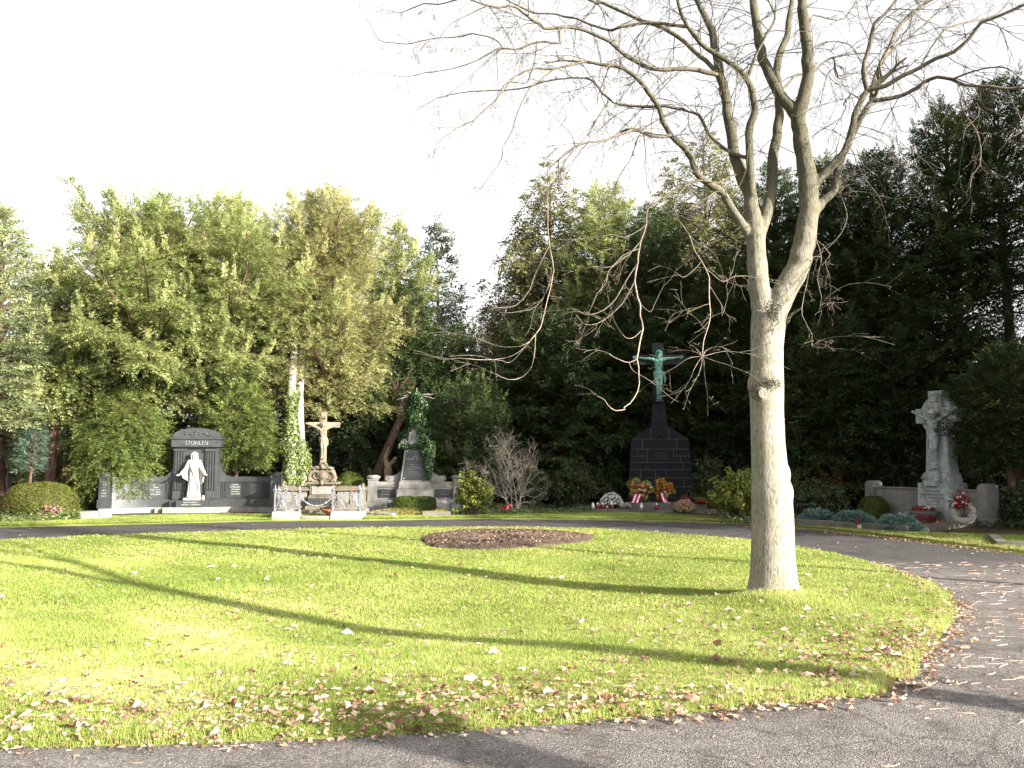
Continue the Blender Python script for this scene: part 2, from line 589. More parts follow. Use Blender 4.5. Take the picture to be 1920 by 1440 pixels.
def worn_rows(mb, xc, y, z0, rows, pitch, h, wid, seed=1, yf=None):
    """rows of small worn letter strokes, too fine to read"""
    rr = random.Random(seed)
    for i in range(rows):
        w = wid * rr.uniform(0.55, 1.0)
        x = xc - w / 2
        z = z0 - i * pitch
        while x < xc + w / 2:
            lw = rr.uniform(0.35, 0.7) * h
            if rr.random() < 0.86:
                yy = yf(x) - 0.003 if yf else y
                k = rr.choice((0, 1, 2))
                if k == 0:
                    mb.box(x, x + lw * 0.28, yy - 0.003, yy + 0.004, z, z + h)
                    mb.box(x + lw * 0.28, x + lw, yy - 0.003, yy + 0.004, z + h * 0.75, z + h)
                elif k == 1:
                    mb.box(x, x + lw * 0.25, yy - 0.003, yy + 0.004, z, z + h)
                    mb.box(x + lw * 0.25, x + lw * 0.75, yy - 0.003, yy + 0.004, z + h * 0.38, z + h * 0.6)
                    mb.box(x + lw * 0.75, x + lw, yy - 0.003, yy + 0.004, z, z + h)
                else:
                    mb.box(x, x + lw, yy - 0.003, yy + 0.004, z, z + h * 0.28)
                    mb.box(x, x + lw * 0.28, yy - 0.003, yy + 0.004, z + h * 0.28, z + h)
            x += lw + h * 0.22

# ------------------------------------------------------------------ ground
CX, CY = -4.0, 11.0            # centre of the lawn oval


def catmull(pts, n=8):
    out = []
    m = len(pts)
    for i in range(m):
        p0, p1, p2, p3 = (Vector(pts[(i + k - 1) % m][:2]) for k in range(4))
        for k in range(n):
            t = k / n
            out.append(0.5 * ((2 * p1) + (p2 - p0) * t + (2 * p0 - 5 * p1 + 4 * p2 - p3) * t * t
                              + (3 * p1 - p0 - 3 * p2 + p3) * t ** 3))
    return out


lawn_px = [(0, 1012), (200, 1003), (500, 993), (800, 988), (1100, 990), (1400, 1011), (1560, 1035), (1690, 1070),
           (1770, 1105), (1790, 1140), (1775, 1180), (1735, 1230), (1690, 1272), (1660, 1293), (1560, 1304),
           (1300, 1328), (1000, 1352), (700, 1371), (300, 1388), (0, 1393)]
lawn_pts = [gnd(x, y, 0.03) for x, y in lawn_px]
lawn_pts += [Vector(p) for p in [(-6, 4.55, 0), (-10, 5.1, 0), (-14, 7, 0), (-16, 10, 0), (-15.5, 13.5, 0), (-13.6, 15.8, 0)]]
path_px = [(0, 989), (300, 982), (500, 977), (720, 975.5), (900, 973), (1200, 976), (1440, 986), (1685, 1010), (1920, 1038)]
path_pts = [gnd(x, y, 0.0) for x, y in path_px]
path_pts += [Vector(p) for p in [(10.6, 12.6, 0), (11.4, 10.5, 0), (11.6, 7, 0), (11.4, 2, 0), (10.5, -3, 0), (6, -5, 0), (-4, -4.5, 0),
                                 (-12, -2.5, 0), (-18.5, 3, 0), (-20, 10, 0), (-18, 15.5, 0), (-15.2, 18.4, 0)]]
NA = 720


def polar(pts):
    c = catmull(pts, 10)
    ang = np.array([math.atan2(p.y - CY, p.x - CX) for p in c])
    rad = np.array([math.hypot(p.x - CX, p.y - CY) for p in c])
    o = np.argsort(ang)
    ang, rad = ang[o], rad[o]
    a = np.linspace(-math.pi, math.pi, NA, endpoint=False)
    return np.interp(a, np.concatenate([ang - 2 * math.pi, ang, ang + 2 * math.pi]), np.tile(rad, 3))


ANG = np.linspace(-math.pi, math.pi, NA, endpoint=False)
R_LAWN = polar(lawn_pts)
R_PATH = np.maximum(polar(path_pts), R_LAWN + 0.6)
TREE = gnd(1450, 1113, 0.08)


def r_of(tab, x, y):
    a = np.arctan2(np.asarray(y) - CY, np.asarray(x) - CX)
    return np.interp(a, np.concatenate([ANG, ANG[:1] + 2 * math.pi]), np.concatenate([tab, tab[:1]]))


def s_lawn(x, y):
    return np.hypot(np.asarray(x) - CX, np.asarray(y) - CY) / r_of(R_LAWN, x, y)


def lawn_z(x, y):
    x = np.asarray(x, float)
    y = np.asarray(y, float)
    s = s_lawn(x, y)
    z = 0.035 - 0.045 * np.clip((s - 0.984) / 0.016, 0, 1) - 0.19 * np.exp(-((x + 1.2) / 5.0) ** 2 - ((y - 9.3) / 3.6) ** 2) * np.clip((0.98 - s) / 0.45, 0, 1)
    z = z + 0.11 * np.exp(-((x - TREE.x) ** 2 + (y - TREE.y) ** 2) / 0.55 ** 2)
    z = z + 0.02 * np.sin(x * 1.1 + 0.4) * np.sin(y * 0.9) * np.clip((0.95 - s) / 0.3, 0, 1)
    return z


def ring_sheet(name, radii, zs, centre=None):
    """sheet from closed rings round the lawn centre; radii: list of arrays"""
    vs = []
    for r, z in zip(radii, zs):
        x = CX + r * np.cos(ANG)
        y = CY + r * np.sin(ANG)
        zz = z(x, y) if callable(z) else np.full(NA, z)
        vs.append(np.stack([x, y, zz], 1))
    vs = np.concatenate(vs)
    fs = []
    for i in range(len(radii) - 1):
        for k in range(NA):
            k2 = (k + 1) % NA
            fs.append((i * NA + k, i * NA + k2, (i + 1) * NA + k2, (i + 1) * NA + k))
    vl = [tuple(v) for v in vs]
    if centre is not None:
        c = len(vl)
        vl.append(centre)
        for k in range(NA):
            fs.append((c, k, (k + 1) % NA))
    me = bpy.data.meshes.new(name)
    me.from_pydata(vl, [], fs)
    bm = bmesh.new()
    bm.from_mesh(me)
    bmesh.ops.recalc_face_normals(bm, faces=bm.faces)
    up = sum(f.normal.z for f in bm.faces)
    if up < 0:
        bmesh.ops.reverse_faces(bm, faces=bm.faces)
    bm.to_mesh(me)
    bm.free()
    me.polygons.foreach_set('use_smooth', [True] * len(me.polygons))
    return me


def ground_material(name, cols, scale, bump, fine=140.0, mask=None):
    m = bpy.data.materials.new(name)
    m.use_nodes = True
    nt = m.node_tree
    b = nt.nodes['Principled BSDF']
    b.inputs['Roughness'].default_value = 0.92
    b.inputs['Specular IOR Level'].default_value = 0.15
    tc = nd(nt, 'ShaderNodeTexCoord')
    n1 = nd(nt, 'ShaderNodeTexNoise')
    n1.inputs['Scale'].default_value = scale
    n1.inputs['Detail'].default_value = 9
    n1.inputs['Roughness'].default_value = 0.7
    nt.links.new(tc.outputs['Object'], n1.inputs['Vector'])
    rp = ramp(nt, cols)
    nt.links.new(n1.outputs['Fac'], rp.inputs['Fac'])
    n2 = nd(nt, 'ShaderNodeTexNoise')
    n2.inputs['Scale'].default_value = fine
    n2.inputs['Detail'].default_value = 4
    nt.links.new(tc.outputs['Object'], n2.inputs['Vector'])
    mx = nd(nt, 'ShaderNodeMix', data_type='RGBA', blend_type='MULTIPLY')
    mx.inputs['Factor'].default_value = 0.8
    r2 = ramp(nt, [(0.35, (0.45, 0.45, 0.45)), (0.65, (1.4, 1.4, 1.4))])
    nt.links.new(n2.outputs['Fac'], r2.inputs['Fac'])
    nt.links.new(rp.outputs['Color'], mx.inputs['A'])
    nt.links.new(r2.outputs['Color'], mx.inputs['B'])
    nt.links.new(mx.outputs['Result'], b.inputs['Base Color'])
    bp = nd(nt, 'ShaderNodeBump')
    bp.inputs['Strength'].default_value = bump
    bp.inputs['Distance'].default_value = 0.02
    nt.links.new(n2.outputs['Fac'], bp.inputs['Height'])
    nt.links.new(bp.outputs[0], b.inputs['Normal'])
    return m


def asphalt_material():
    m = bpy.data.materials.new('worn_asphalt')
    m.use_nodes = True
    nt = m.node_tree
    b = nt.nodes['Principled BSDF']
    b.inputs['Roughness'].default_value = 0.75
    b.inputs['Specular IOR Level'].default_value = 0.3
    tc = nd(nt, 'ShaderNodeTexCoord')
    v = nd(nt, 'ShaderNodeTexVoronoi')
    v.inputs['Scale'].default_value = 95.0
    v.inputs['Randomness'].default_value = 1.0
    nt.links.new(tc.outputs['Object'], v.inputs['Vector'])
    sep = nd(nt, 'ShaderNodeSeparateColor')
    nt.links.new(v.outputs['Color'], sep.inputs[0])
    rp = ramp(nt, [(0.0, (0.105, 0.097, 0.094)), (0.55, (0.18, 0.167, 0.161)), (0.9, (0.235, 0.218, 0.208)), (1.0, (0.36, 0.33, 0.30))])
    nt.links.new(sep.outputs[0], rp.inputs['Fac'])
    # stones darken at their edges where the bitumen lies
    re = ramp(nt, [(0.25, (1.1, 1.1, 1.1)), (0.6, (0.6, 0.6, 0.6))])
    nt.links.new(v.outputs['Distance'], re.inputs['Fac'])
    mx = nd(nt, 'ShaderNodeMix', data_type='RGBA', blend_type='MULTIPLY')
    mx.inputs['Factor'].default_value = 1.0
    nt.links.new(rp.outputs['Color'], mx.inputs['A'])
    nt.links.new(re.outputs['Color'], mx.inputs['B'])
    n1 = nd(nt, 'ShaderNodeTexNoise')
    n1.inputs['Scale'].default_value = 0.9
    n1.inputs['Detail'].default_value = 7
    n1.inputs['Roughness'].default_value = 0.65
    nt.links.new(tc.outputs['Object'], n1.inputs['Vector'])
    r1 = ramp(nt, [(0.3, (0.78, 0.76, 0.75)), (0.7, (1.25, 1.22, 1.18))])
    nt.links.new(n1.outputs['Fac'], r1.inputs['Fac'])
    m2 = nd(nt, 'ShaderNodeMix', data_type='RGBA', blend_type='MULTIPLY')
    m2.inputs['Factor'].default_value = 1.0
    nt.links.new(mx.outputs['Result'], m2.inputs['A'])
    nt.links.new(r1.outputs['Color'], m2.inputs['B'])
    # the far stretch is multiplied darker, partly shade put into the colour
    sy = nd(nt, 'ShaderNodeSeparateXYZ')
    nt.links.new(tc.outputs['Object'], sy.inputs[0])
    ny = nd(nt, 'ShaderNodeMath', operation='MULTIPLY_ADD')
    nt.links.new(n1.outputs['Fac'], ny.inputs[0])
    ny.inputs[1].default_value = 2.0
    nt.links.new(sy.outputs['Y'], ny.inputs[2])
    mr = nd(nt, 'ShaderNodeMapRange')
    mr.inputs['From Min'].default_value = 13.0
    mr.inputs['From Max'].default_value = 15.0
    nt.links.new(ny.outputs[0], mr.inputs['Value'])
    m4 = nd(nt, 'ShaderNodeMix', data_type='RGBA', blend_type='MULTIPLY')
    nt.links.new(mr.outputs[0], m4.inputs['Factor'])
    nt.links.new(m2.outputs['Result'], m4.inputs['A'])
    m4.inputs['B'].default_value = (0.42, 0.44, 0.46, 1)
    # stains: fine dark blotches and hairline cracks
    n5 = nd(nt, 'ShaderNodeTexNoise')
    n5.inputs['Scale'].default_value = 3.2
    n5.inputs['Detail'].default_value = 10
    n5.inputs['Roughness'].default_value = 0.75
    nt.links.new(tc.outputs['Object'], n5.inputs['Vector'])
    r5 = ramp(nt, [(0.38, (0.62, 0.61, 0.60)), (0.52, (1, 1, 1))])
    nt.links.new(n5.outputs['Fac'], r5.inputs['Fac'])
    m5 = nd(nt, 'ShaderNodeMix', data_type='RGBA', blend_type='MULTIPLY')
    m5.inputs['Factor'].default_value = 1.0
    nt.links.new(m4.outputs['Result'], m5.inputs['A'])
    nt.links.new(r5.outputs['Color'], m5.inputs['B'])
    vc = nd(nt, 'ShaderNodeTexVoronoi', feature='DISTANCE_TO_EDGE')
    vc.inputs['Scale'].default_value = 0.55
    ad = nd(nt, 'ShaderNodeVectorMath', operation='MULTIPLY_ADD')
    nt.links.new(n5.outputs['Color'], ad.inputs[0])
    ad.inputs[1].default_value = (0.35, 0.35, 0)
    nt.links.new(tc.outputs['Object'], ad.inputs[2])
    nt.links.new(ad.outputs[0], vc.inputs['Vector'])
    rc = ramp(nt, [(0.002, (0.35, 0.34, 0.33)), (0.006, (1, 1, 1))])
    nt.links.new(vc.outputs['Distance'], rc.inputs['Fac'])
    m6 = nd(nt, 'ShaderNodeMix', data_type='RGBA', blend_type='MULTIPLY')
    m6.inputs['Factor'].default_value = 0.7
    nt.links.new(m5.outputs['Result'], m6.inputs['A'])
    nt.links.new(rc.outputs['Color'], m6.inputs['B'])
    nt.links.new(m6.outputs['Result'], b.inputs['Base Color'])
    bp = nd(nt, 'ShaderNodeBump')
    bp.invert = True
    bp.inputs['Strength'].default_value = 0.75
    bp.inputs['Distance'].default_value = 0.006
    nt.links.new(v.outputs['Distance'], bp.inputs['Height'])
    nt.links.new(bp.outputs[0], b.inputs['Normal'])
    return m


M['ground'] = ground_material('leafy_soil', [(0.32, (0.035, 0.026, 0.016)), (0.5, (0.07, 0.05, 0.028)), (0.68, (0.055, 0.06, 0.022))], 1.4, 0.8, 60)
M['turf'] = ground_material('turf', [(0.3, (0.10, 0.13, 0.025)), (0.55, (0.17, 0.195, 0.045)), (0.75, (0.25, 0.235, 0.09))], 1.1, 0.7, 120)
M['soil'] = ground_material('bare_dug_soil', [(0.3, (0.042, 0.030, 0.023)), (0.6, (0.085, 0.063, 0.048)), (0.8, (0.13, 0.10, 0.078))], 3.0, 0.9, 45)
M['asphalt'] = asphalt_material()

# the base sheet: sunk under path and lawn, level outside, out to the horizon
g = ring_sheet('ground', [R_PATH * 0.2, R_PATH - 0.5, R_PATH - 0.02, R_PATH + 0.35, R_PATH + 3, R_PATH + 9, R_PATH + 30, R_PATH + 120, R_PATH * 0 + 700],
               [-0.6, -0.5, -0.03, 0.025, 0.03, 0.03, 0.03, 0.03, 0.03], centre=(CX, CY, -0.6))
tag(link('ground', g, M['ground']), kind='structure')
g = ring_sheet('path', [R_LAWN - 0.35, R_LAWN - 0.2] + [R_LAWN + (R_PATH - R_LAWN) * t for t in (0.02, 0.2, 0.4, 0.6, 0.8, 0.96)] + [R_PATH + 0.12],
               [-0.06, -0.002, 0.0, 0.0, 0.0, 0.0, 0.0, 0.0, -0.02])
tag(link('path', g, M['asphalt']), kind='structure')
lr = [R_LAWN * t for t in (0.04, 0.1, 0.16, 0.22, 0.28, 0.34, 0.4, 0.46, 0.52, 0.58, 0.64, 0.7, 0.76, 0.82, 0.88, 0.92, 0.95, 0.97, 0.985)] + [R_LAWN]
g = ring_sheet('lawn', lr, [lawn_z] * 20, centre=(CX, CY, float(lawn_z(CX, CY))))
tag(link('lawn', g, M['turf']), kind='structure')

# the grass verge beyond the path (a sheet a little above the ground)
A0, A1 = math.radians(-12), math.radians(150)
vm = MB()
idx = [k for k in range(NA) if A0 < ANG[k] < A1]
VERGE_W = np.interp(np.degrees(ANG), [-14, 5, 22, 30, 40, 50, 60, 75, 90, 110, 125, 150], [4.2, 4.0, 3.2, 0.9, 0.6, 1.2, 2.4, 2.3, 0.8, 2.6, 2.8, 2.0])
for j, f in enumerate((-0.04, 0.0, 0.35, 0.7, 1.0)):
    for k in idx:
        r = R_PATH[k] + VERGE_W[k] * f + 0.05 * math.sin(k * 0.9) * (f > 0.1)
        x, y = CX + r * math.cos(ANG[k]), CY + r * math.sin(ANG[k])
        vm.v.append((x, y, (-0.01, 0.03, 0.06, 0.06, 0.02)[j]))
nI = len(idx)
for j in range(4):
    for k in range(nI - 1):
        vm.f.append((j * nI + k, (j + 1) * nI + k, (j + 1) * nI + k + 1, j * nI + k + 1))
vo = vm.build('verge', M['turf'], smooth=True)
if vo.data.polygons[0].normal.z < 0:
    vo.data.flip_normals()
tag(vo, kind='structure')


def verge_z(x, y):
    return 0.05


# bare oval flower bed on the lawn
bed_c = (gnd(945, 1017, -0.02))
bx0, bx1 = gnd(775, 1019, 0).x, gnd(1113, 1008, 0).x
by0, by1 = gnd(900, 1038, -0.05).y, gnd(930, 996, 0).y
BED = ((bx0 + bx1) / 2, (by0 + by1) / 2, (bx1 - bx0) / 2, (by1 - by0) / 2)


def bed_r(x, y):
    return np.hypot((np.asarray(x) - BED[0]) / BED[2], (np.asarray(y) - BED[1] - 0.12 * (np.asarray(x) - BED[0])) / BED[3])


bm_ = MB()
nb_, nr_ = 120, 26
bm_.v.append((BED[0], BED[1], float(lawn_z(BED[0], BED[1])) + 0.07))
rr_ = random.Random(3)
for i in range(1, nr_ + 1):
    s = i / nr_
    for k in range(nb_):
        a = 2 * math.pi * k / nb_
        wob = 1 + 0.035 * math.sin(3 * a + 1) + 0.02 * math.sin(7 * a)
        x = BED[0] + BED[2] * s * wob * math.cos(a)
        y = BED[1] + BED[3] * s * wob * math.sin(a) + 0.12 * (x - BED[0])
        z = float(lawn_z(x, y)) + 0.07 * (1 - s ** 6) + (rr_.uniform(-0.016, 0.020) + 0.02 * mnoise.noise((x * 4, y * 4, 0)) if i < nr_ else -0.03)
        bm_.v.append((x, y, z))
for k in range(nb_):
    bm_.f.append((0, 1 + k, 1 + (k + 1) % nb_))
for i in range(nr_ - 1):
    for k in range(nb_):
        a, b = 1 + i * nb_ + k, 1 + i * nb_ + (k + 1) % nb_
        bm_.f.append((a, a + nb_, b + nb_, b))
tag(bm_.build('soil_bed', M['soil']), kind='structure')


# ------------------------------------------------------------------ grass blades, leaves
def in_view(x, y, margin=1.5):
    """the wedge the camera sees, widened for a step to the side"""
    return np.abs(x) < (y * 0.64 + margin)


def smooth_noise(x, y, f, seed=0):
    r2 = np.random.default_rng(seed)
    out = np.zeros_like(x)
    for k in range(6):
        a = r2.uniform(0, 2 * math.pi)
        ff = f * r2.uniform(0.6, 1.7)
        out += np.sin((x * math.cos(a) + y * math.sin(a)) * ff + r2.uniform(0, 6.28))
    return out / 6


def blades(x, y, z, h, w, rs, tint):
    n = len(x)
    az = rs.uniform(0, 2 * math.pi, n)
    lean = np.abs(rs.normal(0, 0.75, n))
    la = rs.uniform(0, 2 * math.pi, n)
    o = np.stack([x, y, z], 1)
    wv = np.stack([np.cos(az), np.sin(az), np.zeros(n)], 1) * (w * 0.5)[:, None]
    tip = o + np.stack([np.cos(la) * lean * h, np.sin(la) * lean * h, h], 1)
    v = np.stack([o - wv, o + wv, tip], 1).reshape(-1, 3)
    return v, np.repeat(tint, 3)


def grass_patch(n, y0, y1, w, hmul, rs):
    y = rs.uniform(y0, y1, n)
    x = rs.uniform(-1, 1, n) * (y * 0.64 + 1.5)
    s = s_lawn(x, y)
    ok = (s < 0.999 + 0.009 * np.clip(smooth_noise(x, y, 6.0, 44) + 0.25 * smooth_noise(x, y, 23.0, 45), -0.3, 1)) & (bed_r(x, y) > 0.99 + rs.uniform(-0.05, 0.03, n))
    x, y, s = x[ok], y[ok], s[ok]
    n = len(x)
    h = 0.78 * hmul * rs.uniform(0.55, 1.25, n) * (1 + 0.4 * smooth_noise(x, y, 2.2, 5))
    h = h * (1 + 0.35 * np.clip(smooth_noise(x, y, 7.0, 6), 0, 1) * 2)
    h = np.where(s > 0.985, h * rs.uniform(0.9, 1.9, n), h)
    near_t = np.exp(-((x - TREE.x) ** 2 + (y - TREE.y) ** 2) / 0.42 ** 2)
    h = h * (1 + 1.1 * near_t)
    nz = smooth_noise(x, y, 1.1, 9) + 0.9 * smooth_noise(x, y, 3.7, 11) + 0.6 * smooth_noise(x, y, 11.0, 12)
    tint = 0.50 + 0.26 * nz + rs.normal(0, 0.18, n) + 0.35 * near_t + 0.10 * np.clip((9 - y) / 4, -1, 1)  # paler towards the camera: overexposed light and dry bits put into the tint
    return blades(x, y, lawn_z(x, y) - 0.004, h, w * rs.uniform(0.7, 1.3, n), rs, tint)


rs = np.random.default_rng(21)
parts = [grass_patch(420000, 4.0, 6.5, 0.004, 0.042, rs), grass_patch(400000, 6.5, 9.5, 0.0055, 0.040, rs),
         grass_patch(340000, 9.5, 14.0, 0.009, 0.038, rs), grass_patch(200000, 14.0, 23.0, 0.014, 0.038, rs)]
gv = np.concatenate([p[0] for p in parts])
gt = np.concatenate([p[1] for p in parts])
tag(link('grass', np_mesh('grass', gv, 3, gt), M['grass']), kind='stuff')

# verge grass
n = 260000
a = rs.uniform(A0, A1, n)
rp_ = np.interp(a, ANG, R_PATH)
wv_ = np.interp(a, ANG, VERGE_W)
f = rs.uniform(0, 1.02, n)
x = CX + (rp_ + 0.02 + wv_ * f) * np.cos(a)
y = CY + (rp_ + 0.02 + wv_ * f) * np.sin(a)
ok = in_view(x, y, 2)
x, y = x[ok], y[ok]
tint = 0.38 + 0.2 * smooth_noise(x, y, 1.3, 4) + rs.normal(0, 0.16, len(x))
v_, t_ = blades(x, y, np.full(len(x), 0.045), 0.045 * rs.uniform(0.5, 1.3, len(x)), 0.014 * rs.uniform(0.7, 1.3, len(x)), rs, tint)
tag(link('verge_grass', np_mesh('verge_grass', v_, 3, t_), M['grass']), kind='stuff')


# ------------------------------------------------------------------ fallen leaves
def leaf_litter(x, y, z, size, rs, tint, flat=0.35):
    """curled leaves: lobed outline as a fan round the midrib, edges lifted"""
    n = len(x)
    k = 9
    th = np.linspace(0, 2 * math.pi, k, endpoint=False)
    prof = np.array([1.0, 0.55, 0.8, 0.5, 0.62, 0.62, 0.5, 0.8, 0.55])
    rad = prof[None] * rs.uniform(0.8, 1.2, (n, k)) * size[:, None]
    curl = rs.uniform(-0.2, 0.75, n) * size
    rot = rs.uniform(0, 2 * math.pi, n)
    px = rad * np.cos(th)[None]
    py = rad * np.sin(th)[None] * rs.uniform(0.55, 0.95, n)[:, None]
    pz = curl[:, None] * (np.abs(np.sin(th))[None] * 0.9 + 0.5 * (np.cos(th)[None] > 0.9)) + rs.normal(0, 0.12, (n, k)) * size[:, None]
    P = np.stack([px, py, pz], 2)
    # tilt then turn
    tx = rs.normal(0, flat, n)
    c, s = np.cos(tx)[:, None], np.sin(tx)[:, None]
    Y = P[..., 1] * c - P[..., 2] * s
    Z = P[..., 1] * s + P[..., 2] * c
    P = np.stack([P[..., 0], Y, Z], 2)
    c, s = np.cos(rot)[:, None], np.sin(rot)[:, None]
    X = P[..., 0] * c - P[..., 1] * s
    Y = P[..., 0] * s + P[..., 1] * c
    P = np.stack([X, Y, P[..., 2]], 2)
    zmin = P[..., 2].min(1)
    o = np.stack([x, y, z - np.minimum(zmin, 0) * 0.7], 1)
    P = P + o[:, None]
    C = np.repeat(o[:, None], k, 1)
    T = np.stack([C, P, np.roll(P, -1, 1)], 2)          # n,k,3,3
    return T.reshape(-1, 3), np.repeat(tint, k * 3)


LV, LT = [], []


def add_leaves(x, y, z, size, tint, flat=0.35):
    v, t = leaf_litter(x, y, z, size, rs, tint, flat)
    LV.append(v)
    LT.append(t)


def leaf_tint(n):
    return np.where(rs.random(n) < 0.62, rs.uniform(0.62, 1.0, n), rs.uniform(0.0, 0.6, n))


# over the lawn, thicker towards the camera and the edge
n = 60000
y = rs.uniform(4.2, 21, n)
x = rs.uniform(-1, 1, n) * (y * 0.64 + 1.5)
s = s_lawn(x, y)
edge = np.clip((s - 0.80) / 0.2, 0, 1)
near = np.clip((9.5 - y) / 4.5, 0, 1)
dens = 0.045 + 0.16 * near + 0.45 * np.clip((7.4 - y) / 2.0, 0, 1) ** 2 + 0.7 * edge ** 3 * np.clip((9.5 - y) / 3, 0.04, 1) + 0.12 * np.clip(1.2 - np.hypot(x - 3.5, y - 8.2) / 3, 0, 1)
dens *= 0.35 + np.clip(0.8 + 1.6 * smooth_noise(x, y, 2.0, 31), 0, 2)
ok = (s < 1.0) & (rs.random(n) < dens)
x, y = x[ok], y[ok]
n = len(x)
add_leaves(x, y, lawn_z(x, y) + 0.022, np.clip(np.exp(rs.normal(-3.75, 0.48, n)), 0.008, 0.068), leaf_tint(n))
# bits of leaf and twig, darker, all over the middle of the lawn
n = 15000
y = rs.uniform(5, 20, n)
x = rs.uniform(-1, 1, n) * (y * 0.64 + 1.5)
ok = (s_lawn(x, y) < 0.99) & (smooth_noise(x, y, 1.0, 77) + 0.09 * x > -0.15)
x, y = x[ok], y[ok]
n = len(x)
add_leaves(x, y, lawn_z(x, y) + 0.02, rs.uniform(0.010, 0.022, n), rs.uniform(0.0, 0.75, n), 0.6)
# drift along the lawn edge, on the path side too
n = 7000
a = rs.uniform(-math.pi, math.pi, n)
rl = np.interp(a, ANG, R_LAWN)
off = np.abs(rs.normal(0, 0.11, n)) * np.where(rs.random(n) < 0.42, 0.8, -1.3)
x = CX + (rl + off) * np.cos(a)
y = CY + (rl + off) * np.sin(a)
keep = in_view(x, y, 1.2) & (y > 4.0) & (rs.random(n) < np.where(y > 13, 0.12, np.where(x > 3.4, 1.0, 0.6)))
x, y, off = x[keep], y[keep], off[keep]
n = len(x)
add_leaves(x, y, np.where(off < 0, lawn_z(x, y) + 0.015, 0.006), rs.uniform(0.012, 0.042, n) * rs.uniform(0.55, 1.0, n), leaf_tint(n))
# extra drift by the bend of the path
n = 520
a = rs.uniform(R(-52), R(-8), n)
rl = np.interp(a, ANG, R_LAWN)
off = rs.normal(0.02, 0.14, n)
x = CX + (rl + off) * np.cos(a)
y = CY + (rl + off) * np.sin(a)
add_leaves(x, y, np.where(off < 0, lawn_z(x, y) + 0.02, 0.008), rs.uniform(0.014, 0.045, n), leaf_tint(n))
# on the path and under the trees to the side
n = 9000
y = rs.uniform(3, 26, n)
x = rs.uniform(-1, 1, n) * (y * 0.64 + 1.5)
s = s_lawn(x, y)
rr2 = np.hypot(x - CX, y - CY) / r_of(R_PATH, x, y)
dens = np.where(x > 3.5, 0.15, np.where(y > 15, 0.05, 0.02))
dens = np.where((x > 5.5) & (rr2 > 0.93), 0.75, dens)
ok = (s > 1.0) & (rs.random(n) < dens) & (rr2 < 1.12)
x, y, rr2 = x[ok], y[ok], rr2[ok]
n = len(x)
add_leaves(x, y, np.where(rr2 > 1, 0.06, 0.006), rs.uniform(0.010, 0.032, n), leaf_tint(n) * 0.85)
# under the monuments to the side: a thick brown drift beyond the path
n = 4200
a = rs.uniform(R(-8), R(62), n)
rp_ = np.interp(a, ANG, R_PATH)
off = rs.normal(0.15, 0.28, n)
x = CX + (rp_ + off) * np.cos(a)
y = CY + (rp_ + off) * np.sin(a)
ok = (x > 4.5) | (rs.random(n) < 0.25)
x, y, off = x[ok], y[ok], off[ok]
add_leaves(x, y, np.where(off > 0, 0.06, 0.008), rs.uniform(0.016, 0.042, len(x)), leaf_tint(len(x)) * 0.85)
# on the verge
n = 2600
a = rs.uniform(R(-10), R(140), n)
rp_ = np.interp(a, ANG, R_PATH)
off = rs.uniform(0, 1, n) * np.interp(a, ANG, VERGE_W)
x = CX + (rp_ + off) * np.cos(a)
y = CY + (rp_ + off) * np.sin(a)
ok = (x > 5) | (rs.random(n) < 0.18)
x, y = x[ok], y[ok]
add_leaves(x, y, np.full(len(x), 0.075), rs.uniform(0.018, 0.045, len(x)), leaf_tint(len(x)) * 0.9)
# crumbs and chips on the soil bed
n = 1500
a = rs.uniform(0, 2 * math.pi, n)
q = np.sqrt(rs.uniform(0, 0.95, n))
x = BED[0] + BED[2] * q * np.cos(a)
y = BED[1] + BED[3] * q * np.sin(a) + 0.12 * (x - BED[0])
add_leaves(x, y, lawn_z(x, y) + 0.085, rs.uniform(0.010, 0.024, n), rs.uniform(0.1, 0.9, n), 0.7)
tag(link('fallen_leaves', np_mesh('fallen_leaves', np.concatenate(LV), 3, np.concatenate(LT)), M['deadleaf']), kind='stuff')

# long pale leaf stalks strewn on the asphalt
n = 4400
y = rs.uniform(4.0, 13.5, n)
x = rs.uniform(-3.5, 9.5, n)
s = s_lawn(x, y)
dens = np.where((x > 2.2) & (y > 5.2), 0.55 + 0.45 * smooth_noise(x, y, 1.5, 3), 0.045)
ok = (s > 1.0) & (rs.random(n) < dens) & (x < y * 0.64 + 1.5)
x, y = x[ok], y[ok]
n = len(x)
ln = rs.uniform(0.03, 0.20, n) * np.where(x > 2.2, 1, 0.7)
rot = rs.normal(0.12, 0.55, n)
bend = rs.normal(0, 0.16, n)
wid = rs.uniform(0.0015, 0.0030, n)
segs = 5
t = np.linspace(-0.5, 0.5, segs + 1)
lx = t[None] * ln[:, None]
ly = (t[None] ** 2) * (bend * ln)[:, None] * 3
c, s_ = np.cos(rot)[:, None], np.sin(rot)[:, None]
wx = x[:, None] + lx * c - ly * s_
wy = y[:, None] + lx * s_ + ly * c
nx, ny = -s_ * wid[:, None], c * wid[:, None]
zb = np.full_like(wx, 0.003)
A = np.stack([wx - nx, wy - ny, zb], 2)
T = np.stack([wx, wy, zb + wid[:, None] * 1.6], 2)
B = np.stack([wx + nx, wy + ny, zb], 2)
q1 = np.stack([A[:, :-1], A[:, 1:], T[:, 1:], T[:, :-1]], 2)
q2 = np.stack([T[:, :-1], T[:, 1:], B[:, 1:], B[:, :-1]], 2)
Q = np.concatenate([q1, q2], 1).reshape(-1, 3)
tt = np.repeat(rs.uniform(0.2, 1.0, n), segs * 2 * 4)
tag(link('fallen_leaf_stalks', np_mesh('fallen_leaf_stalks', Q, 4, tt), M['stalk']), kind='stuff')

# ------------------------------------------------------------------ foliage
def unit(a):
    return a / np.maximum(np.linalg.norm(a, axis=-1, keepdims=True), 1e-9)


